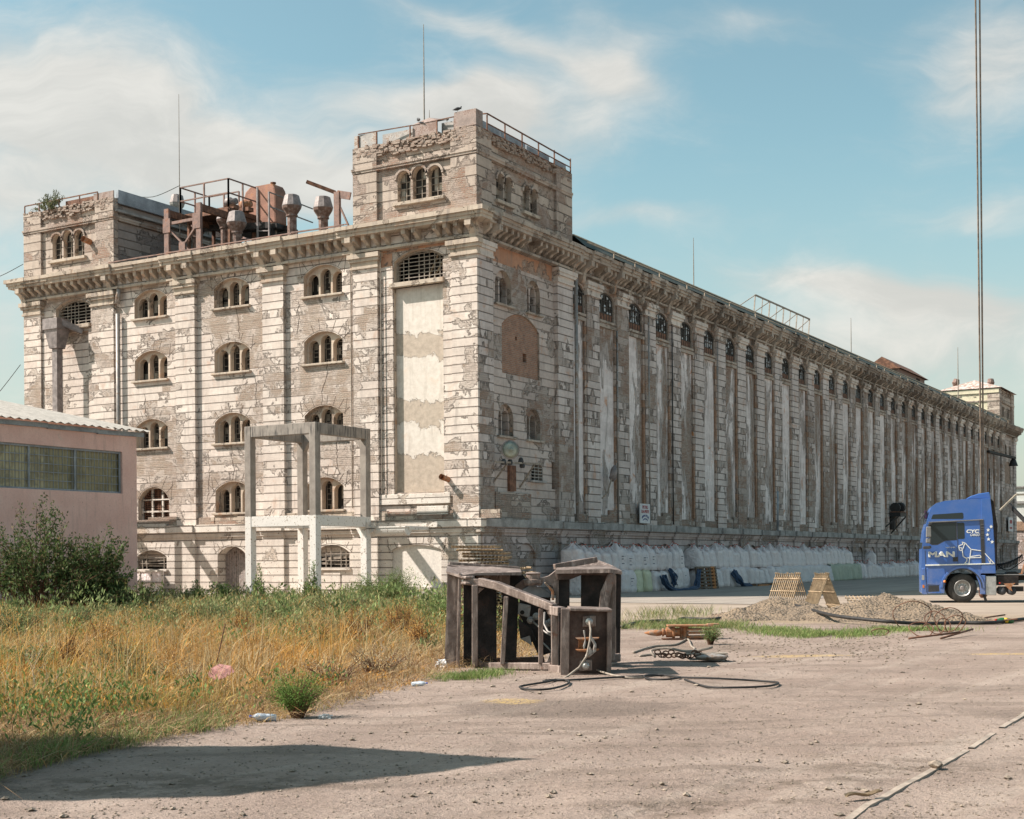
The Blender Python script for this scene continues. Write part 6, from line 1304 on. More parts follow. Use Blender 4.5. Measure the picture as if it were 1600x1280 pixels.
cable('black_hose',[(972,983),(995,976),(1030,973),(1050,975),(1065,970),(1085,970),(1120,970),(1150,965,.06),(1180,957,.18),(1200,955,.26),(1225,957,.26),(1260,965,.20),(1300,973,.14),(1340,976,.10),(1390,978,.06),(1440,977),(1500,976),(1550,976),(1600,970),(1640,968)],.045,'black','thick black hose lying over the soil heap and across the yard','hose',lift=.05)
cable('rod_bent',[(990,1020),(1020,1012),(1055,1008),(1074,1001),(1080,1010),(1085,1016),(1065,1025),(1040,1022),(1000,1025)],.02,'iron','bent steel rod in front of the rusty machine','rod')
# rusty wire tangle
T=empty('rusty_wire_tangle',tuple(atz(1455,985)),0,'tangle of rusty looped wire beside the gravel heap','wire tangle'); mb=MB(); g=random.Random(8); base=T.location
for (px,py,rx_,rz_) in ((1425,982,.42,.42),(1462,986,.22,.3),(1482,984,.30,.34),(1475,988,.14,.22),(1492,986,.22,.25),(1375,990,.18,.1),(1440,990,.25,.18)):
    c=atz(px,py+4)-base; ps=[]; tl=g.uniform(-.5,.5)
    for k in range(22): a=2*math.pi*k/20; ps.append(c+RVv*(rx_*math.cos(a)*(1+.1*math.sin(3*a)))+Vector((0,0,rz_*.8+rz_*math.sin(a)*.8))+DVv*(tl*.3*math.sin(a)))
    mb.tube(ps,.012,6); mb.build('wire',M['rust'],T,smooth=True); mb=MB()
for a,b in (((1420,1000),(1500,997)),((1470,1000),(1520,992)),((1500,962),(1530,972)),((1505,972),(1570,968)),((1540,973),(1590,975))): mb.tube([atz(*a)-base+Vector((0,0,.03)),atz(*b)-base+Vector((0,0,.12))],.022,6); mb.build('wire',M['rust'],T,smooth=True); mb=MB()
# rusty winch machine and pulley block
q=atz(1060,1000); T=empty('rusty_machine',tuple(q),PHI,'orange rusted machine part lying on the dirt behind the grab frame','machine part'); T.scale=(.66,.66,.66)
mb=MB(); mb.box((-.35,-.25,.42),(1.05,.25,.47)); mb.box((.9,-.1,.47),(1.25,.2,.5)); mb.build('top_plate',M['orangepipe'],T,bevel=.01)
mb=MB(); mb.lathe((-.38,0,.24),[(.16,0),(.16,.18),(.20,.2),(.20,.26),(.13,.28),(.13,.42)],14,axis=(1,0,0)); mb.lathe((-.38,0,.24),[(.09,0),(.09,.06),(.13,.08),(.13,.12)],12,axis=(-1,0,0)); mb.build('drum',M['orangepipe'],T,smooth=False)
mb=MB(); mb.lathe((-.5,0,.22),[(.05,0),(.09,.05),(.10,.15),(.08,.35),(.02,.55)],12,axis=(-1,0,0)); mb.build('pointed_cap',M['orangepipe'],T,smooth=True)
for z in (.32,.22,.10): mb=MB(); mb.box((.25,-.22,z-.03),(1.15,.22,z+.03)); mb.build('bar',M['orangepipe'],T,bevel=.012)
mb=MB(); mb.box((-.5,-.25,.0),(1.0,.25,.05)); mb.build('base_plate',M['rust'],T); mb=MB(); mb.lathe((.1,0,.05),[(.06,0),(.06,.38)],8); mb.lathe((.22,-.05,.05),[(.09,0),(.09,.38)],8); mb.build('column',M['orangepipe'],T)
q=atz(1100,1031); T=empty('pulley_block',tuple(q),PHI,'flat steel pulley block with chain lying near the rusted machine','pulley block')
mb=MB(); mb.lathe((.12,0,.02),[(.25,0),(.28,.03),(.28,.05),(.1,.09)],16); mb.build('sheave',M['galv'],T); mb=MB(); mb.box((-.3,-.1,.09),(.38,.1,.115)); mb.box((-.25,-.12,.0),(.35,.12,.02)); mb.build('cheek_plate',M['iron'],T,bevel=.02)
mb=MB(); g=random.Random(2)
for k in range(16):
    c=Vector((-.75+k*.045,g.uniform(-.12,.12),.05+g.uniform(0,.08))); ps=[c+Vector((.05*math.cos(a),.02*math.sin(a)*g.uniform(-1,1),.035*math.sin(a))) for a in [i*math.pi/4 for i in range(9)]]; mb.tube(ps,.012,5)
mb.build('chain',M['rust'],T); mb=MB(); mb.tube(spline([Vector((-.8,0,.05)),Vector((-.85,.1,.15)),Vector((-.6,.1,.19)),Vector((-.3,0,.14)),Vector((.0,.0,.17)),Vector((.15,.1,.2))],5),.022,6); mb.build('shackle',M['iron'],T)
# rail in the dirt
a=atz(1325,1284); b=atz(1640,1088); dirv=(b-a).normalized(); T=empty('sunken_rail',tuple(a),0,'worn steel rail sunk in the dirt at lower right','rail')
mb=MB(); n=14; L__=(b-a).length
side=Vector((-dirv.y,dirv.x,0))
for (s0_,s1_) in ((0,.43),(.455,.58),(.63,1.0)):
    m_=8; P=[];F=[]
    for i in range(m_+1):
        t=s0_+(s1_-s0_)*i/m_; c=dirv*L__*t; z=gz(a.x+c.x,a.y+c.y)-gz(a.x,a.y)
        for o_,h in ((-.03,-.05),(-.026,.008),(.026,.008),(.03,-.05)): P.append(c+side*o_+Vector((0,0,z+h)))
    for i in range(m_):
        for j in range(3): F.append((i*4+j,i*4+j+1,(i+1)*4+j+1,(i+1)*4+j))
    mb.add(P,F)
mb.build('rail_head',M['railsteel'],T)
T.location.z=gz(a.x,a.y)+.004
q=atz(1350,1255); T=empty('bark_strip',(q.x,q.y,gz(q.x,q.y)+.01),PHI+.5,'curled strip of bark lying beside the rail','bark'); mb=MB(); P=[];F=[]
for i in range(9):
    for j in range(5): a_=-1+j*.5; P.append((-.16+i*.04,.035*a_*(1-abs(i-4)*.12),.02+.02*a_*a_+.01*math.sin(i)))
for i in range(8):
    for j in range(4): F.append((i*5+j,i*5+j+1,(i+1)*5+j+1,(i+1)*5+j))
mb.add(P,F); mb.build('bark',M['wood'],T)
# bottles, paper, foil, stick
def bottle(px,py,rz,s,lab,body='plastic',cap='capblue'):
    q=atz(px,py); T=empty('bottle',(q.x,q.y,gz(q.x,q.y)+.055*s),rz,lab,'bottle'); mb=MB(); mb.lathe((0,0,0),[(.02,-.17*s),(.05*s,-.165*s),(.053*s,-.05*s),(.047*s,-.03*s),(.053*s,-.01*s),(.053*s,.08*s),(.03*s,.13*s),(.014*s,.15*s),(.014*s,.165*s)],14,axis=(-1,0,.1)); mb.build('body',M[body],T,smooth=True); mb=MB(); mb.lathe((-.163*s,0,.0163*s),[(.018*s,0),(.018*s,.03*s)],10,axis=(-1,0,.1)); mb.build('cap',M[cap],T)
bottle(412,1126,PHI+.35,.78,'large crumpled clear water bottle with blue cap at the weed edge'); bottle(655,1074,PHI+2.9,.6,'small clear bottle with blue cap in the weeds near the grab frame'); bottle(300,1133,PHI-.4,.5,'small bluish crushed bottle among straw at the lower left')
M['greenb']=simple('green bottle plastic',(.03,.14,.05),.25,bmp=0); M['yel']=simple('yellow label',(.75,.50,.05),.5,bmp=0)
bottle(1570,974,PHI+.05,1.25,'green bottle with yellow label and red cap lying on the yard',"greenb",'redlens')
q=atz(1570,974); mb=MB(); mb.lathe((.02,0,0),[(.068,-.05),(.068,.05)],14,axis=(-1,0,.1)); [o for o in bpy.data.objects if o.type=='EMPTY' and o.get('label','').startswith('green bottle')][0]; mb.build('label_band',M['yel'],[o for o in bpy.data.objects if o.type=='EMPTY' and o.get('label','').startswith('green bottle')][0],smooth=True)
def crumple(px,py,w_,h_,mat,lab,cat,seed,z=0):
    q=atz(px,py); g=random.Random(seed); n=7; P=[];F=[]
    for i in range(n):
        for j in range(n): P.append(tuple(RVv*((i/(n-1)-.5)*w_+g.uniform(-.1,.1)*w_)+Vector((0,0,j/(n-1)*h_+g.uniform(-.06,.06)*h_))+DVv*(g.uniform(-.12,.12)*w_+j/(n-1)*h_*.4)))
    for i in range(n-1):
        for j in range(n-1):
            if (i,j) in ((0,0),(n-2,n-2),(0,n-2)): continue
            F.append((i*n+j,i*n+j+1,(i+1)*n+j+1,(i+1)*n+j))
    mb=MB(); mb.add(P,F); o=mb.build(cat.replace(' ','_'),M[mat]); o.location=(q.x,q.y,gz(q.x,q.y)+z); tag(o,lab,cat); return o
crumple(690,1046,.17,.16,'paper','crumpled white paper at the left foot of the grab frame','paper',3); crumple(508,1119,.14,.05,'paper','flat scrap of white paper by the small green bush','paper scrap',4)
q=atz(345,1094); mb=MB(); Pf=[RVv*a+Vector((0,0,b))+DVv*c for a,b,c in ((-.155,.02,0),(-.13,.10,.02),(-.03,.155,.06),(.12,.13,.05),(.165,.06,.02),(.07,.0,-.02),(-.06,-.04,-.03),(.0,.06,.0))]; mb.add(Pf,[(0,1,7),(1,2,7),(2,3,7),(3,4,7),(4,5,7),(5,6,7),(6,0,7)]); o=mb.build('foil',M['pinkfoil']); o.location=(q.x,q.y,gz(q.x,q.y)+.30); tag(o,'translucent pink foil caught in the dry weeds','foil')
a=atz(328,1075); T=empty('leaning_stick',tuple(a),0,'thin brown stick leaning in the dry weeds by the pink foil','stick'); mb=MB(); b=atD(352,975,depth(a)+.2)-a; mb.tube([Vector((0,0,0)),b*.5+Vector((.01,0,0)),b],[.012,.010,.007],6); mb.build('stick',M['stick'],T)

# ================================================================ the blue truck tractor
wq=atz(1504,942); tau=R(16); tv=Vector((math.cos(tau),math.sin(tau),0)); sc_t=1/ (FPX/depth(wq)*math.cos(PHI-tau)) ; TO=wq-tv*1.39
TR=empty('truck_tractor',(TO.x,TO.y,0),tau,'blue truck tractor with lion outline on its cab, parked at the right edge','truck')
TR.scale=(.96,1,1)
# local axes: x = front to rear, y = away from the viewer, z up
def Z4(X,Y): return ((X-238)/256.,(1180-Y)/256.)     # reading off the enlarged view of the cab
def tprism(name,poly,y0,y1,mat,parent=TR,bev=.0,smooth=False):
    mb=MB(); mb.prism([(s,y0,h) for s,h in poly],(0,y1-y0,0)); return mb.build(name,M[mat],parent,bevel=bev,smooth=smooth)
arch=[(1.45+.68*math.cos(a),.53+.68*math.sin(a)) for a in [R(8)+R(164)*i/12 for i in range(13)]]
prof=[(.04,.36),(.0,.50),(-.01,1.28),(.0,1.36),(.005,1.87),(.10,2.58),(.24,3.05),(.32,3.32),(.38,3.44),(.52,3.55),(.83,3.635),(1.25,3.67),(1.66,3.69),(2.13,3.70),(2.45,3.71),(2.53,2.97),(2.60,1.9),(2.61,1.04)]+[(2.10,1.04)]+arch[1:]+[(.82,.36)]
cab=tprism('cab_body',prof,0,2.46,'blue',bev=.05)
tprism('roof_spoiler',[(1.60,3.70),(1.78,3.80),(2.05,3.88),(2.43,3.93),(2.49,3.72)],.15,2.3,'blue',bev=.03)
tprism('side_fairing',[(2.13,1.10),(2.13,3.69),(2.45,3.70),(2.53,2.97),(2.62,1.04),(2.13,1.04)],-.035,.0,'blue',bev=.01)
tprism('side_fairing',[(2.47,3.70),(2.56,3.6),(2.70,2.7),(2.66,1.15),(2.6,1.1)],.03,.12,'grime')
fen=[(1.45+.78*math.cos(a),.53+.78*math.sin(a)) for a in [R(0)+R(180)*i/14 for i in range(15)]]+[(1.45+.69*math.cos(a),.53+.69*math.sin(a)) for a in [R(180)-R(180)*i/14 for i in range(15)]]
tprism('wheel_arch',fen,-.05,.12,'blue',bev=.01); fen2=[(1.45+.70*math.cos(a),.53+.70*math.sin(a)) for a in [R(180)*i/14 for i in range(15)]]+[(1.45+.665*math.cos(a),.53+.665*math.sin(a)) for a in [R(180)-R(180)*i/14 for i in range(15)]]; tprism('arch_trim',fen2,-.06,.3,'dgrey')
tprism('mudguard',[(1.93,.98),(2.26,.98),(2.26,.30),(2.08,.30),(2.06,.6),(2.0,.8)],-.02,.40,'blue',bev=.015)
tprism('mudflap',[(2.18,.28),(2.26,.28),(2.34,.02),(2.28,.0)],.05,.45,'black')
tprism('front_bumper',[(.0,.34),(.02,1.24),(.14,1.26),(.17,.40),(.22,.30),(.05,.30)],-.03,2.49,'blue',bev=.02); tprism('lower_skirt',[(.18,1.24),(.82,1.24),(.86,.9),(.83,.62),(.20,.66)],-.02,.2,'blue',bev=.015); tprism('step_well',[(.24,.62),(.64,.62),(.66,.36),(.24,.36)],-.01,.2,'dgrey'); tprism('step_edge',[(.62,.62),(.82,.62),(.80,.34),(.22,.33),(.22,.38),(.64,.40)],-.03,.22,'blue',bev=.01)
tprism('headlight',[Z4(240,925),Z4(262,930),Z4(262,970),Z4(240,972)],-.035,.2,'silver'); tprism('indicator',[Z4(244,1015),Z4(262,1018),Z4(262,1044),Z4(246,1042)],-.04,.1,'amber'); mb=MB(); s_,h=Z4(447,985); mb.lathe((s_,-.05,h),[(.05,0),(.045,.03),(.0,.04)],12,axis=(0,-1,0)); mb.build('side_marker',M['amber'],TR,smooth=True)
# glazing
tprism('side_window',[Z4(322,458),Z4(552,452),Z4(554,600),Z4(455,606),Z4(385,640),Z4(335,642),Z4(320,630)],-.008,.01,'glass',bev=.004); tprism('window_frame',[Z4(312,448),Z4(562,444),Z4(562,608),Z4(457,614),Z4(388,650),Z4(330,650),Z4(310,635)],-.004,.01,'dgrey')
tprism('rear_side_window',[Z4(568,452),Z4(622,449),Z4(630,458),Z4(632,590),Z4(622,597),Z4(568,599)],-.006,.01,'glass',bev=.004); tprism('upper_window',[Z4(328,412),Z4(345,372),Z4(610,358),Z4(620,365),Z4(622,408),Z4(612,415)],-.006,.01,'glass',bev=.004)
tprism('windscreen',[(.03,1.95),(.22,2.93),(.20,2.93),(.0,1.95)],.12,2.34,'glass')
tprism('sun_visor',[(.02,3.0),(.22,3.22),(.25,3.32),(.20,3.30),(.0,3.05)],.3,2.2,'dgrey')
mb=MB(); s_,h=Z4(287,370); mb.box((s_-.06,.3,h-.14),(s_+.05,.55,h+.15)); mb.build('roof_lamp',simple('dark violet lamp',(.05,.02,.05),.3,bmp=0),TR,bevel=.03)
# trim and seams
tprism('trim_line',[Z4(305,438),Z4(800,420),Z4(800,429),Z4(305,447)],-.05,.0,'greyplastic',bev=.003); tprism('trim_line',[Z4(274,830),Z4(900,820),Z4(900,829),Z4(274,842)],-.05,.0,'whitel',bev=.003)
tprism('vent_panel',[Z4(768,430),Z4(803,428),Z4(815,830),Z4(782,832)],-.045,.0,'dgrey')
mb=MB()
for yy in (470,500,515,540,552,568,585,600): s_,h=Z4(774,yy); mb.box((s_+.01,-.055,h),(s_+.12,-.045,h+.012))
mb.build('vent_slat',M['greyplastic'],TR)
mb=MB()
for (a,b) in (((566,445),(570,825)),((272,700),(275,840)),((562,440),(310,448)),((275,845),(275,1020)),((597,845),(597,905)),((815,835),(815,920)),((790,232),(800,425))):
    A=Z4(*a);B=Z4(*b); mb.bar((A[0],-.002,A[1]),(B[0],-.002,B[1]),.012,.012)
mb.build('panel_seam',M['dgrey'],TR)
tprism('door_handle',[Z4(524,765),Z4(568,762),Z4(568,802),Z4(524,804)],-.035,.0,'dgrey',bev=.008)
tprism('mirror_shade_patch',[Z4(385,650),Z4(455,616),Z4(455,700),Z4(400,706),Z4(365,690)],-.003,.0,'blue')  # thin blue plate cut to the outline of the mirror's shade on the door
tprism('mirror_housing',[Z4(279,484),Z4(322,482),Z4(324,580),Z4(277,584)],-.42,-.20,'greyplastic',bev=.03); tprism('mirror_housing',[Z4(276,590),Z4(320,588),Z4(318,636),Z4(276,634)],-.40,-.20,'greyplastic',bev=.03); tprism('mirror_arm',[Z4(295,462),Z4(330,448),Z4(335,458),Z4(300,478)],-.40,.0,'dgrey',bev=.01); tprism('kerb_mirror',[Z4(250,662),Z4(320,658),Z4(328,672),Z4(318,686),Z4(250,688)],-.30,-.05,'dgrey',bev=.02)
# running gear
def wheel(s_,y0,lab=None,par=TR):
    T=bpy.data.objects.new('wheel',None); col.objects.link(T); T.parent=par; T.location=(s_,y0,.52)
    mb=MB(); mb.lathe((0,0,0),[(.29,.0),(.36,-.005),(.46,.01),(.50,.03),(.52,.06),(.52,.25),(.50,.29),(.36,.31),(.29,.30)],36,axis=(0,1,0),cap=False); mb.build('tyre',M['tyre'],T,smooth=True)
    mb=MB(); mb.lathe((0,.02,0),[(.0,.02),(.09,.03),(.10,.06),(.12,.09),(.20,.11),(.22,.07),(.26,.04),(.285,-.03),(.295,-.032),(.30,.0)],30,axis=(0,1,0),cap=False); mb.build('rim',M['silver'],T,smooth=True)
    mb=MB(); mb.lathe((0,.05,0),[(.0,-.06),(.06,-.055),(.085,-.03),(.09,.06)],16,axis=(0,1,0))
    for k in range(10): a=k*math.pi/5; mb.lathe((.155*math.cos(a),.14,.155*math.sin(a)),[(.0,-.04),(.018,-.035),(.018,.02)],6,axis=(0,1,0))
    mb.build('hub',M['ventgrey'],T); return T
wheel(1.45,.02); wheel(1.45,2.13); wheel(5.15,.02); wheel(5.15,2.13)
def tbox(name,a,b,mat,bev=.01): mb=MB(); mb.box(a,b); return mb.build(name,M[mat],TR,bevel=bev)
tbox('chassis_rail',(1.0,.75,.78),(6.3,.83,1.02),'black'); tbox('chassis_rail',(1.0,1.63,.78),(6.3,1.71,1.02),'black'); tbox('side_locker',(2.27,.0,.27),(2.64,.62,.95),'silver',.02)
tbox('battery_box',(2.68,.05,.62),(3.42,.6,.94),'grime'); tbox('deck_plate',(2.62,.05,.97),(4.2,2.4,1.01),'greyplastic'); tbox('cross_member',(2.7,.1,.40),(3.6,.2,.58),'grime')
for x in (2.85,3.2): mb=MB(); mb.lathe((x,.05,.42),[(.0,0),(.13,.02),(.15,.06),(.15,.8),(.0,.85)],14,axis=(0,1,0)); mb.build('air_tank',M['dgrey'],TR,smooth=True)
tprism('valve_bracket',[(2.9,.68),(3.3,.70),(3.15,.55),(3.2,.40),(3.05,.5)],-.0,.08,'orangepipe'); mb=MB(); mb.lathe((2.76,.02,.70),[(.03,0),(.025,.02)],8,axis=(0,-1,0)); mb.build('red_tap',M['redlens'],TR)
mb=MB(); ps=[]
for k in range(150): a=k*.75; t=k/150; ps.append((2.68+t*.95,.6+.10*math.cos(a),1.28+.10*math.sin(a)+.35*t*t-.0))
mb.tube(ps,.018,5); ps=[(2.66,.7,1.45),(2.9,.65,1.2),(3.2,.6,1.18),(3.6,.6,1.45),(4,.6,1.7)]; mb.tube(spline([Vector(p) for p in ps],6),.02,6); mb.build('coiled_air_hose',M['black'],TR,smooth=True)
tprism('hose_stand',[(3.0,1.02),(3.5,1.02),(3.35,1.1),(3.1,1.1)],.3,1.2,'black'); tprism('ramp_bracket',[(3.42,1.02),(3.52,1.04),(3.62,1.38),(3.75,1.40),(3.7,1.3),(3.55,.98)],.1,.3,'orangepipe')
mb=MB(); mb.lathe((5.2,1.23,1.05),[(.45,0),(.45,.08),(.1,.12)],18); mb.build('fifth_wheel',M['grime'],TR)
# lettering, stars and lion on the side
def at(s_,h,y=-.008): return (s_,y,h)
o=text('MAN',.40,TR,M['whitel'],at((300-238)/256,(1180-762)/256,-.012),(1,0,0),(0,0,1),outline=.017,align='LEFT')
def fit(o,x0,x1,z0,z1):
    co=np.array([v.co[:] for v in o.data.vertices]); a=co.min(0);b=co.max(0); co[:,0]=x0+(co[:,0]-a[0])*(x1-x0)/(b[0]-a[0]); co[:,2]=z0+(co[:,2]-a[2])*(z1-z0)/(b[2]-a[2]); o.data.vertices.foreach_set('co',co.ravel()); o.data.update()
A=Z4(300,763);B=Z4(541,711); fit(o,A[0],B[0],A[1],B[1])
o=text('CYC',.2,TR,M['whitel'],at(1.6,2.5),(1,0,0),(0,0,1),align='LEFT',bold=.008,shear=.1); A=Z4(648,545);B=Z4(764,513); fit(o,A[0],B[0],A[1],B[1])
o=text('CARGO',.15,TR,M['whitel'],at(1.6,2.3),(1,0,0),(0,0,1),align='LEFT',shear=.3,bold=.003); A=Z4(682,573);B=Z4(768,550); fit(o,A[0],B[0],A[1],B[1])
o=text('TGX 18.480',.1,TR,M['whitel'],at(1.0,1.95),(1,0,0),(0,0,1),align='LEFT'); A=Z4(458,680);B=Z4(546,669); fit(o,A[0],B[0],A[1],B[1])
for (X,Y) in ((870,490),(843,520),(836,562),(846,603),(878,628)):
    c=Z4(X,Y); mb=MB(); P=[(c[0]+(.07 if k%2==0 else .03)*math.sin(k*math.pi/5),-.045,c[1]+(.07 if k%2==0 else .03)*math.cos(k*math.pi/5)) for k in range(10)]; mb.prism(P,(0,.008,0)); mb.build('star',M['whitel'],TR)
def LN(X,Y): return ((1440+X/10.667-1441)/43.96*1.0+.0,(942-(760+Y/10.667))/43.96)
mb=MB()
def pl(pts,w_=.028):
    q=[LN(*p) for p in pts]
    for a,b in zip(q[:-1],q[1:]):
        v=Vector((b[0]-a[0],0,b[1]-a[1])); e=v.normalized()*w_*.4; y=-.012 if max(a[0],b[0])<2.12 else -.048; mb.bar(Vector((a[0],y,a[1]))-e,Vector((b[0],y,b[1]))+e,w_,.008,up=(0,1,0))
pl([(1000,1075),(835,1050),(740,945),(690,928),(703,965),(632,990),(645,1070),(690,1062),(735,950)]); pl([(650,1020),(680,1020),(672,1045)],.02); pl([(690,1065),(703,1165),(768,1210),(763,1250),(728,1285),(800,1290),(833,1060)]); pl([(750,1192),(1000,1187)]); pl([(820,1172),(975,1150),(1000,1172)]); pl([(1068,1125),(1170,1240),(1215,1290),(1160,1290),(1112,1215),(1140,1255),(1170,1240)]); pl([(1068,1290),(1215,1292)],.02)
mb.build('lion_outline',M['whitel'],TR)
# crane cables behind the truck
for k,(px0,px1,lab) in enumerate(((1524,1533.5,'left one of the two hanging crane cables behind the truck'),(1530.5,1537,'right one of the two hanging crane cables behind the truck'))):
    a=atD(px0,-20,53); b=atD(px1,800,53); T=empty('crane_cable',(b.x,b.y,0),0,lab,'crane cable'); mb=MB(); mb.tube([a-T.location+(a-b)*.6,a-T.location,b-T.location,Vector((0,0,.3))],.033,7); mb.build('wire_rope',M['oldwood'],T,smooth=True); mb=MB(); mb.lathe((0,0,.05),[(.05,0),(.12,.1),(.12,.3),(.05,.4)],8); mb.build('end_weight',M['rust'],T)
a=atD(1562,798,51); b=atD(1588,773,51); c=atD(1576,788,51.2); d=atD(1612,825,50.5); c2=atD(1640,772,51)
T=empty('slewing_crane',tuple(Vector((d.x+1.2,d.y,0))),0,'pale and dark thin crane arms reaching in at the right edge','crane'); O=T.location
mb=MB(); mb.bar(a-O,b-O,.06,.06); mb.bar(b-O,c2-O,.07,.07); mb.build('pale_arm',M['copperline'],T); mb=MB(); mb.bar(c-O,d-O,.12,.12); mb.bar(d-O,Vector((0,0,0)),.2,.2); mb.build('dark_arm',M['black'],T)
# overhead wires at far left
for k,((x0,y0),(x1,y1),lab) in enumerate((((-40,440),(36,413),'upper thin overhead wire at the far left'),((-40,650),(32,570),'lower thin overhead wire at the far left'))):
    a=atD(x0,y0,75) ; b=atY(x1,y1,.05); T=empty('overhead_wire',tuple(b),0,lab,'wire'); mb=MB(); m_=(a+b)/2-Vector((0,0,.2)); mb.tube(spline([Vector((0,0,0)),m_-b,a-b],6),.018,5); mb.build('wire',M['black'],T)
a=atY(200,305,8.9); b=atY(281,290,4.2); T=empty('overhead_wire',tuple(b),0,'sagging wire from the lightning rod to the left tower roof','wire'); mb=MB(); mb.tube(spline([Vector((0,0,0)),(a-b)*.5-Vector((0,0,.35)),a-b],6),.02,5); mb.build('wire',M['black'],T)
# ================================================================ weeds
poly=[(-260,1262),(0,1216),(150,1180),(280,1153),(400,1133),(470,1117),(520,1103),(580,1090),(640,1076),(688,1060),(722,1050),(780,1040),(850,1030),(850,1005),(820,985),(790,962),(720,948),(640,943),(400,943),(215,944),(0,962),(-300,990)]
PW=np.array([[*atz(x,y)[:2]] for x,y in poly])
def inside(x,y,PW=PW):
    c=np.zeros(len(x),bool); n=len(PW)
    for i in range(n):
        x1,y1=PW[i];x2,y2=PW[(i+1)%n]
        c^=((y1>y)!=(y2>y))&(x<(x2-x1)*(y-y1)/(y2-y1+1e-12)+x1)
    return c
def pyof(x,y):   # photo row at which a ground point appears
    vx=x-CAM[0];vy=y-CAM[1]; d=vx*DV[0]+vy*DV[1]; return PYV+FPX*CAM[2]/d, d, 800+FPX*(vx*r0[0]+vy*r0[1])/d
def samp(n,seed,pw=1.35):
    g=np.random.RandomState(seed); X=[];Y=[]
    while sum(map(len,X))<n:
        d=9+(56-9)*g.rand(n*2)**pw; px=g.uniform(-260,870,n*2); a=(px-800)/FPX*d
        keep0=np.ones(n*2,bool)
        x=CAM[0]+a*r0[0]+d*DV[0]; y=CAM[1]+a*r0[1]+d*DV[1]; k=inside(x,y)&keep0; X.append(x[k]);Y.append(y[k])
    return np.concatenate(X)[:n],np.concatenate(Y)[:n],g
def edgefade(x,y):   # lower growth towards the open dirt
    py,d,px=pyof(x,y); return np.clip((fbm(x*.5,y*.5,3,77)+.5),0,1)
def blades(name,n,seed,hfun,cfun,wbase,lean,lab,cat,per=1,spread=.12,pw=1.35):
    x,y,g=samp(n//per,seed,pw); x=np.repeat(x,per)+g.normal(size=(len(x)*per))*spread; y=np.repeat(y,per)+g.normal(size=len(x))*spread
    py,d,px=pyof(x,y); h,keep=hfun(x,y,py,d,g); k=(g.rand(len(x))<keep); x,y,py,d,h=x[k],y[k],py[k],d[k],h[k]; n=len(x)
    cl_=np.repeat(g.uniform(.55,1.25,len(k)//per+1),per)[:len(k)][k]; h=h*g.uniform(.45,1.2,n)*cl_; a=g.uniform(0,6.283,n); le=np.abs(g.normal(size=n))*lean*h; w_=wbase*(1+d/28)*g.uniform(.6,1.3,n)
    b0=np.stack([x,y,ground_h(x,y)-.01],-1); dr=np.stack([np.cos(a),np.sin(a),np.zeros(n)],-1); sd=np.stack([-np.sin(a+.8),np.cos(a+.8),np.zeros(n)],-1)
    mid=b0+dr*(le*.35)[:,None]+np.array([0,0,1])*(h*.55)[:,None]; tip=b0+dr*le[:,None]+np.array([0,0,1])*(h*(1-.12*le/h))[:,None]
    v=np.stack([b0,mid-sd*w_[:,None],tip,mid+sd*w_[:,None]],1); cl=cfun(x,y,py,d,g,n); o=quadmesh(name,v,cl,M['veg']); tag(o,lab,cat,kind='stuff'); return o
def mixc(A,g,n,lo=.75,hi=1.25): return np.array(A)[g.randint(0,len(A),n)]*g.uniform(lo,hi,(n,1))
STRAW=[(.48,.35,.17),(.44,.28,.11),(.55,.43,.24),(.36,.21,.09),(.46,.33,.18),(.40,.23,.09),(.52,.42,.27)]
GRN=[(.17,.20,.075),(.21,.245,.10),(.13,.165,.06),(.26,.27,.13),(.30,.29,.14),(.36,.30,.14)]
FRESH=[(.17,.25,.07),(.14,.21,.06),(.23,.29,.10),(.30,.29,.13)]
def edge_px(x,y):  # how many photo rows inside the weed edge
    py,d,px=pyof(x,y); xs=np.array([-260,0,150,280,400,470,520,580,640,688,722,780,850,900]); ys=np.array([1262,1216,1180,1153,1133,1117,1103,1090,1076,1060,1050,1040,1030,1030]); return np.interp(px,xs,ys)-py
def hdry(x,y,py,d,g):
    e=edge_px(x,y); nz=fbm(x*.9,y*.9,3,41)+.5
    h=np.clip(e/70,.12,1)*(.26+.50*nz); zone=1/(1+np.exp(-(py-990+ (fbm(x*.6,y*.6,3,13))*110)/16)); 
    left=np.clip(1-(py-1110)/30,0.15,1); keep=(.12+.88*zone)*np.where(py>1120,left,1)*np.clip(.35+nz*1.2,0,1); return h*np.where(py>1125,.5,1),keep
def cdry(x,y,py,d,g,n):
    px=pyof(x,y)[2]
    c=mixc(STRAW,g,n,.6,1.3); og=np.clip(fbm(x*.8,y*.8,3,61)*3.5+.30,0,1)[:,None]; c=c*(1-og)+mixc([(.60,.31,.07),(.56,.26,.055),(.62,.38,.12)],g,n,.6,1.3)*og; gr=np.clip(fbm(x*.55,y*.55,3,401)*4-.1+(px<250)*.25,0,.8)[:,None]*(g.rand(n,1)<.8); c=c*(1-gr)+mixc([(.24,.28,.09),(.30,.33,.13),(.18,.23,.07)],g,n)*gr; return c
blades('dry_grass',100000,1,hdry,cdry,.0030,.95,'orange and straw coloured dry grass filling the left foreground','dry grass',per=5,spread=.07)
blades('dry_grass',60000,31,lambda x,y,py,d,g:(np.full(len(x),.22),np.clip(edge_px(x,y)/12,0,1)),lambda x,y,py,d,g,n:mixc([(.30,.19,.10),(.40,.28,.15),(.22,.14,.08),(.44,.33,.19),(.34,.19,.08)],g,n),.0036,2.6,'tangled brown litter lying under the dry grass','dry grass',per=4,spread=.10,pw=2.0)
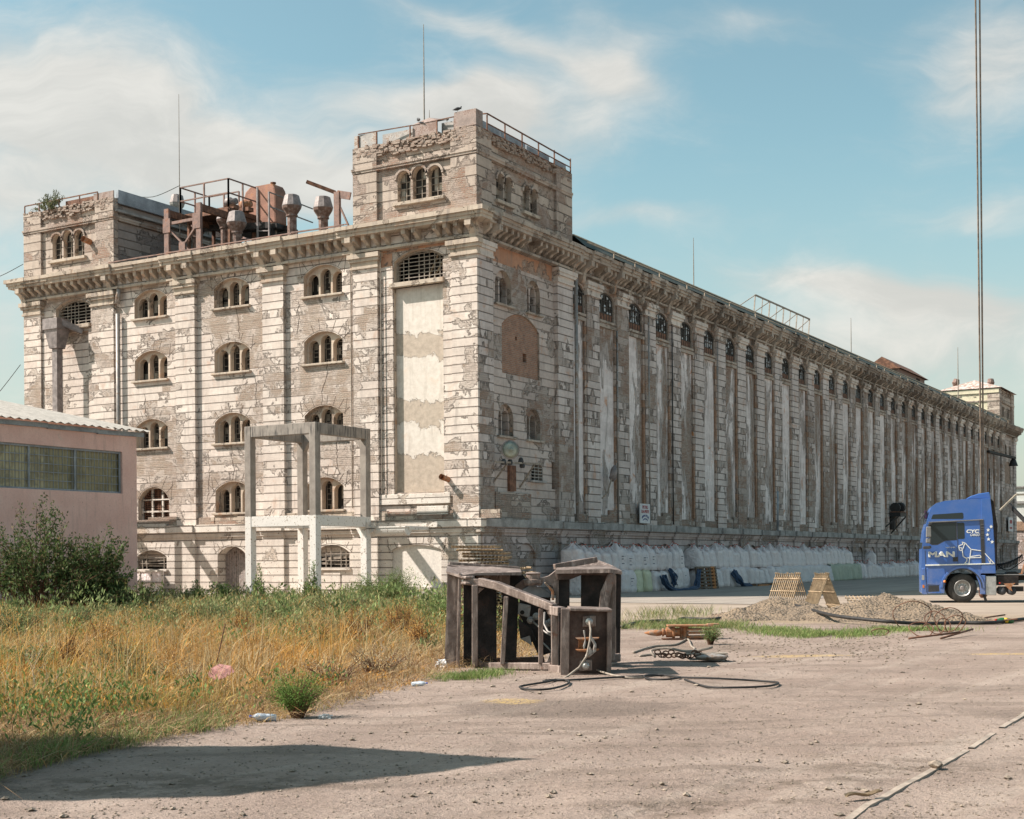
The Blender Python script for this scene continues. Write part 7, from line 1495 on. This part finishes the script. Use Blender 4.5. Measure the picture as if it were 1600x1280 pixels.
blades('dry_grass',60000,14,lambda x,y,py,d,g:(np.full(len(x),.13),np.clip(.9-(edge_px(x,y)-60)/50,0,1)*np.clip((edge_px(x,y)+4)/14,0,1)),lambda x,y,py,d,g,n:mixc([(.50,.37,.20),(.44,.31,.16),(.40,.25,.11)],g,n),.0032,2.2,'flattened pale straw along the edge of the weeds','dry grass',per=4,spread=.12,pw=2.6)
def hg(x,y,py,d,g):
    nz=fbm(x*.7,y*.7,3,91)+.5; zone=1/(1+np.exp((py-985+fbm(x*.6,y*.6,3,13)*110)/14)); return .15+.95*nz*nz+.25*np.clip(fbm(x*2.5,y*2.5,2,5)*3,0,1),zone*1.0
def hgs(x,y,py,d,g):
    h,k=hg(x,y,py,d,g); return h*np.where(d>40,.7,1),k
blades('green_weeds',42000,2,hgs,lambda x,y,py,d,g,n:mixc(GRN,g,n),.0042,.35,'feathery green weeds in front of the pink building and concrete frame','weeds',per=5,spread=.12)
# feathery leaves on the same weeds
def leafweeds(name,n,seed,hf,cols,size,lab,cat):
    x,y,g=samp(n//24,seed); py,d,px=pyof(x,y); h,keep=hf(x,y,py,d,g); k=g.rand(len(x))<keep; x,y,h,d=x[k],y[k],h[k],d[k]
    c=np.stack([x,y,ground_h(x,y)+h*.55],-1); r_=np.stack([.10+h*.18,.10+h*.18,h*.5],-1); m_=len(x)*24; kk=np.repeat(np.arange(len(x)),24); dd_=g.normal(size=(m_,3)); dd_/=np.linalg.norm(dd_,axis=1)[:,None]; P=c[kk]+dd_*(g.rand(m_)**.5)[:,None]*r_[kk]
    a=g.normal(size=(m_,3))*.6; a[:,2]=np.abs(a[:,2])+.5; a/=np.linalg.norm(a,axis=1)[:,None]; b=np.cross(a,g.normal(size=(m_,3))); b/=np.linalg.norm(b,axis=1)[:,None]; s=size*(1+d[kk]/45)[:,None]*g.uniform(.6,1.4,(m_,1))
    v=np.stack([P,P+a*s*.5-b*s*.17,P+a*s,P+a*s*.5+b*s*.17],1); tint=g.uniform(.75,1.25,(len(x),1))[kk]; o=quadmesh(name,v,mixc(cols,g,m_)*tint,M['veg']); tag(o,lab,cat,kind='stuff'); return o
leafweeds('green_weeds',120000,5,lambda x,y,py,d,g:((.20+1.15*(fbm(x*.7,y*.7,3,91)+.5)**2+.3*np.clip(fbm(x*2.5,y*2.5,2,5)*3,0,1)),1/(1+np.exp((py-978+fbm(x*.6,y*.6,3,13)*110)/12))),GRN,.06,'green leafy weeds growing thick before the warehouse base','weeds')
leafweeds('green_weeds',60000,8,lambda x,y,py,d,g:(.34+.36*(fbm(x*.9,y*.9,2,17)+.5),np.clip(fbm(x*.55,y*.55,3,401)*5-.2+(pyof(x,y)[2]<250)*.3,0,1)*(py>975)*np.clip(edge_px(x,y)/50,0,1)),[(.15,.22,.06),(.12,.18,.05),(.19,.25,.09)],.045,'green leafy weed patches among the dry grass','weeds')
leafweeds('dry_seed_heads',60000,9,lambda x,y,py,d,g:(.36+.42*(fbm(x*.9,y*.9,3,41)+.5),np.clip(.25+fbm(x*.8,y*.8,3,61)*3,0,1)*np.clip(edge_px(x,y)/60,0,1)*(py>960)),[(.52,.27,.06),(.46,.22,.05),(.50,.34,.14),(.38,.22,.10)],.030,'rust orange seed heads above the dry grass','dry grass')
def hfresh(x,y,py,d,g): 
    e=edge_px(x,y); px=pyof(x,y)[2]; nz=fbm(x*1.2,y*1.2,3,7); return np.full(len(x),.16),np.clip(1.2-np.maximum(px-300,0)/60,0,1)*np.clip(1.4-np.abs(e-20)/30,0,1)*np.clip(nz*6+1.0,0,1)
blades('fresh_grass',150000,3,hfresh,lambda x,y,py,d,g,n:mixc(FRESH,g,n),.0030,.7,'low fresh green grass tufts at lower left','grass',per=6,spread=.06,pw=4.5)
# tall stalks standing above the rest in clumps
blades('dry_grass',14000,51,lambda x,y,py,d,g:(np.full(len(x),.78),np.clip(fbm(x*.7,y*.7,3,333)*6-.1,0,1)*(py>955)*(edge_px(x,y)>40)),lambda x,y,py,d,g,n:mixc([(.62,.36,.10),(.58,.44,.22),(.50,.26,.07),(.66,.52,.30)],g,n),.0030,.42,'tall orange stalks standing in clumps above the dry grass','dry grass',per=14,spread=.13)
leafweeds('green_weeds',30000,52,lambda x,y,py,d,g:(.75+.5*(fbm(x*.9,y*.9,2,17)+.5),np.clip(fbm(x*.4,y*.4,3,555)*7-.2,0,1)*((py<1000)&(py>950))),[(.19,.25,.09),(.25,.30,.12),(.14,.19,.07)],.075,'taller soft green weeds rising in clumps at the back of the grass','weeds')
# small grass strips by the heaps and the grab frame
def strip(pts,n,h,cols,lab,seed,wid=.35,wb=.0045):
    g=np.random.RandomState(seed); P=[np.array(atz(*p)) for p in pts]; t=g.rand(n)*(len(P)-1); i=t.astype(int); f=(t-i)[:,None]; A=np.array(P); c=A[i]*(1-f)+A[np.minimum(i+1,len(P)-1)]*f
    c[:,:2]+=g.normal(size=(n,2))*wid; k=fbm(c[:,0]*1.6,c[:,1]*1.6,2,seed)>-.06; c=c[k]; n=len(c); a=g.uniform(0,6.28,n); hh=h*g.uniform(.4,1.3,n); c[:,2]=ground_h(c[:,0],c[:,1])+mound_h(c[:,0],c[:,1])*.35-.01
    dr=np.stack([np.cos(a),np.sin(a),0*a],-1); sd=np.stack([-np.sin(a+.8),np.cos(a+.8),0*a],-1); mid=c+dr*(hh*.2)[:,None]+np.array([0,0,1])*(hh*.55)[:,None]; tip=c+dr*(hh*.55)[:,None]+np.array([0,0,1])*(hh*.95)[:,None]
    v=np.stack([c,mid-sd*wb*1.5,tip,mid+sd*wb*1.5],1); o=quadmesh('grass_strip',v,mixc(cols,g,n),M['veg']); tag(o,lab,'grass',kind='stuff')
strip([(975,984),(1020,976),(1070,978),(1130,982),(1060,984)],7000,.17,FRESH+GRN,'green grass along the black hose right of the grab frame',11,.55)
strip([(1195,984),(1230,992),(1280,996),(1340,992),(1400,984),(1470,985)],7000,.13,FRESH,'green grass strip in front of the soil heaps',12,.40)
strip([(700,1058),(745,1060),(770,1052),(730,1065),(700,1062)],2500,.10,FRESH,'green grass tuft at the foot of the grab frame',13,.18,.003)
strip([(1040,964),(1090,962),(980,970),(1110,966)],900,.34,GRN,'sparse taller green weeds behind the black hose',15,.5)
def patchshrub(px,py,h,w_,n,size,cols,lab,seed,cat='bush',stems=8,group=None,aspect=.4,zoff=0,base=.12,wild=1.05):
    q=atz(px,py); bl=[(0,0,h*.5,w_*.5,w_*.45,h*.5)]; g=random.Random(seed)
    for i in range(6): a=g.uniform(0,6.28); bl.append((math.cos(a)*w_*.35,math.sin(a)*w_*.35,h*g.uniform(.35,.8),w_*.25,w_*.25,h*.25))
    return shrub((q.x,q.y,gz(q.x,q.y)+zoff),bl,n,size,cols,lab,cat,seed,cat.replace(' ','_'),stems,aspect,group,.9,base,wild)
patchshrub(465,1117,.52,.60,6000,.030,[(.14,.23,.05),(.18,.27,.07),(.10,.18,.04)],'small bright green feathery bush at the weed edge, centre left',21)
patchshrub(600,950,1.35,2.6,16000,.075,[(.16,.21,.07),(.20,.25,.09),(.12,.17,.06)],'wide soft green bush before the right column of the concrete frame',22)
patchshrub(690,985,.85,1.6,8000,.06,[(.13,.20,.06),(.17,.24,.07)],'green bush left of the stacked grates',23)
patchshrub(1110,1007,.36,.42,1800,.04,[(.20,.26,.10),(.16,.21,.08)],'little grey green bush beside the rusted machine',24)
GW=[(.17,.22,.09),(.22,.27,.12),(.13,.17,.07)]; OW=[(.58,.31,.08),(.50,.24,.06),(.60,.42,.17),(.44,.27,.11)]; SW=[(.50,.40,.23),(.42,.31,.17),(.56,.47,.30)]
for k,(px,py,h,w_,n,sz,cl,lab) in enumerate(((20,1010,.85,1.3,2600,.055,GW,'pale green bushy weed at the left edge, in front of the dark bush'),(110,1000,.8,1.1,2200,.055,GW,'pale green bushy weed below the middle of the dark bush'),
  (50,1075,.6,.5,1500,.04,GW,'small green weed at the far left among orange grass'),(190,1060,.62,.8,2600,.038,GW,'grey green sprawling weed amid the left grass'),(215,1085,.5,.7,2200,.035,GW,'low grey green weed nearer the dirt, left part'),
  (330,985,.75,1.3,2400,.055,GW,'green weed mound below the arched door'),(430,985,.75,1.5,2600,.055,GW,'green weed mound below the left column of the concrete frame'),(530,975,.85,1.5,2600,.06,GW,'green weed mound below the centre column of the concrete frame'),(250,985,.7,1.2,2200,.055,GW,'green weed mound at the corner of the pink building'),
  (560,1015,.8,.8,2200,.04,OW,'rust orange weed clump below the soft green bush'),(625,1000,1.0,.8,2600,.042,OW,'tallest rust orange weed clump, right below the soft green bush'),(660,1018,.75,.7,2000,.038,OW,'rust orange weed clump closest to the steel grab'),(485,1020,.7,.9,2200,.04,OW,'rust orange weed clump above the small feathery bush'),
  (100,1060,.75,.8,2200,.036,OW,'bright orange weed clump at the left, beside the pale dead weeds'),(400,1040,.62,.9,2200,.036,OW,'orange weed clump right of the pink foil'),(590,1058,.5,.9,2200,.032,SW,'straw coloured weed clump above the small bottle'),(300,1085,.5,.9,2200,.03,SW,'straw coloured weed clump left of the pink foil'),(520,1075,.45,.8,1800,.03,SW,'straw coloured weed clump right of the feathery bush'),(150,1110,.4,.8,1800,.028,SW,'low straw clump at the lower left'),
  (380,1000,.75,.7,1800,.042,OW,'orange weed clump between the green mounds'),(160,1020,.7,.8,1800,.042,OW,'orange weed clump below the slender dark bush'))): patchshrub(px,py,h,w_,n,sz,cl,lab,100+k,'weed clump',base=.3,wild=.75)
DK=[(.06,.095,.03),(.08,.12,.04),(.045,.07,.025),(.11,.15,.055),(.15,.12,.06)]
q=atz(60,968)
shrub((q.x,q.y,0),[(0,0,1.4,1.5,1.2,1.1),(-1.6,0,1.4,1.2,1.2,1.1),(.3,0,2.6,.7,.6,.8),(1.5,.3,1.2,.8,.8,.9),(-1.5,0,2.2,.6,.6,.6),(.1,.2,3.1,.3,.3,.5),(1.1,0,2.3,.35,.35,.7),(-.5,-.2,2.8,.3,.3,.5)],9500,.16,DK,'large dark bush before the pink wall at the left edge','bush',31,'bush',16,.42,None,.8)
q=atz(150,966)
shrub((q.x,q.y,0),[(0,0,1.3,1.0,.9,1.0),(.5,.2,2.0,.5,.5,.7),(-.6,0,1.8,.6,.6,.8),(.9,.1,1.5,.4,.4,.7),(.2,0,.6,1.3,1,.6)],5500,.16,DK+[(.10,.14,.05)],'slender dark bush with reaching twigs before the pink wall','bush',32,'bush',14,.5,None,.8)
q=atz(215,962); shrub((q.x,q.y,0),[(0,0,.5,.8,.7,.55),(-.7,0,.4,.6,.6,.45)],2600,.12,DK,'low dark bush at the corner foot of the pink building','bush',33,'bush',6)
for (px,py,h,lab,sd) in ((303,948,1.15,'cone shaped green weed plant before the arched door, left one',41),(312,950,.9,'shorter cone shaped green plant beside the taller one before the door',42),(350,948,1.1,'green plant with pale stem before the arched door',43),(405,948,1.5,'slim leafy sapling by the left column of the concrete frame',44),(487,950,1.7,'slim leafy sapling by the centre column of the concrete frame',45)):
    q=atz(px,py); bl=[(0,0,h*.35,.28,.28,h*.35),(0,0,h*.7,.16,.16,h*.3)]+[(random.Random(sd+i).uniform(-.3,.3),0,h*random.Random(sd*i+1).uniform(.4,1),.09,.09,.2) for i in range(4)]; shrub((q.x,q.y,0),bl,900,.10,[(.13,.20,.06),(.10,.16,.05),(.18,.25,.08)],lab,'plant',sd,'weed_plant',5,.45,None,.9)
# pale and brown branching dead weeds standing in the grass
def deadweed(px,py,h,colr,lab,seed,mat):
    q=atz(px,py); T=empty('dead_weed',(q.x,q.y,gz(q.x,q.y)),0,lab,'dead weed','dead weeds' if False else None); g=random.Random(seed); mb=MB()
    def br(p,d,l,r_,k):
        e=p+d*l; mb.tube([p,(p+e)/2+Vector((g.uniform(-.02,.02),g.uniform(-.02,.02),0)),e],[r_,r_*.85,r_*.6],4,cap=False)
        if k>0:
            for i in range(g.choice((2,3))): dn=(d+Vector((g.uniform(-.8,.8),g.uniform(-.8,.8),g.uniform(.0,.6)))).normalized(); br(e if i else p+d*l*.6,dn,l*g.uniform(.5,.8),r_*.6,k-1)
    br(Vector((0,0,-.02)),Vector((g.uniform(-.2,.2),g.uniform(-.2,.2),1)).normalized(),h*.4,.009,4); mb.build('stem',mat,T)
pale=simple('pale dead stem',(.55,.45,.32),.8,bmp=0); brn=simple('red brown dead stem',(.20,.075,.03),.8,bmp=0); org=simple('orange dead stem',(.52,.30,.09),.8,bmp=0)
for k,(px,py,h,m_,lab) in enumerate(((55,1110,.75,pale,'pale branching dead weed at the left edge of the grass'),(78,1100,.6,pale,'second pale dead weed close to the left edge'),(265,1058,.62,brn,'dark red brown dead weed standing in the grass'),(275,1060,.5,brn,'smaller red brown dead weed leaning beside its neighbour'),(398,1095,.75,org,'yellow branching dead weed left of the small green bush'),(560,1010,.8,org,'orange dead weed before the green bushes'),(620,1000,.9,org,'tall orange dead weed before the wide soft bush'),(655,1010,.8,org,'orange dead weed close to the grab frame'),(240,1010,.8,org,'orange dead weed in the middle of the left grass'),(590,1050,.6,pale,'pale dead weed near the small bottle'))): deadweed(px,py,h,None,lab,k+60,m_)
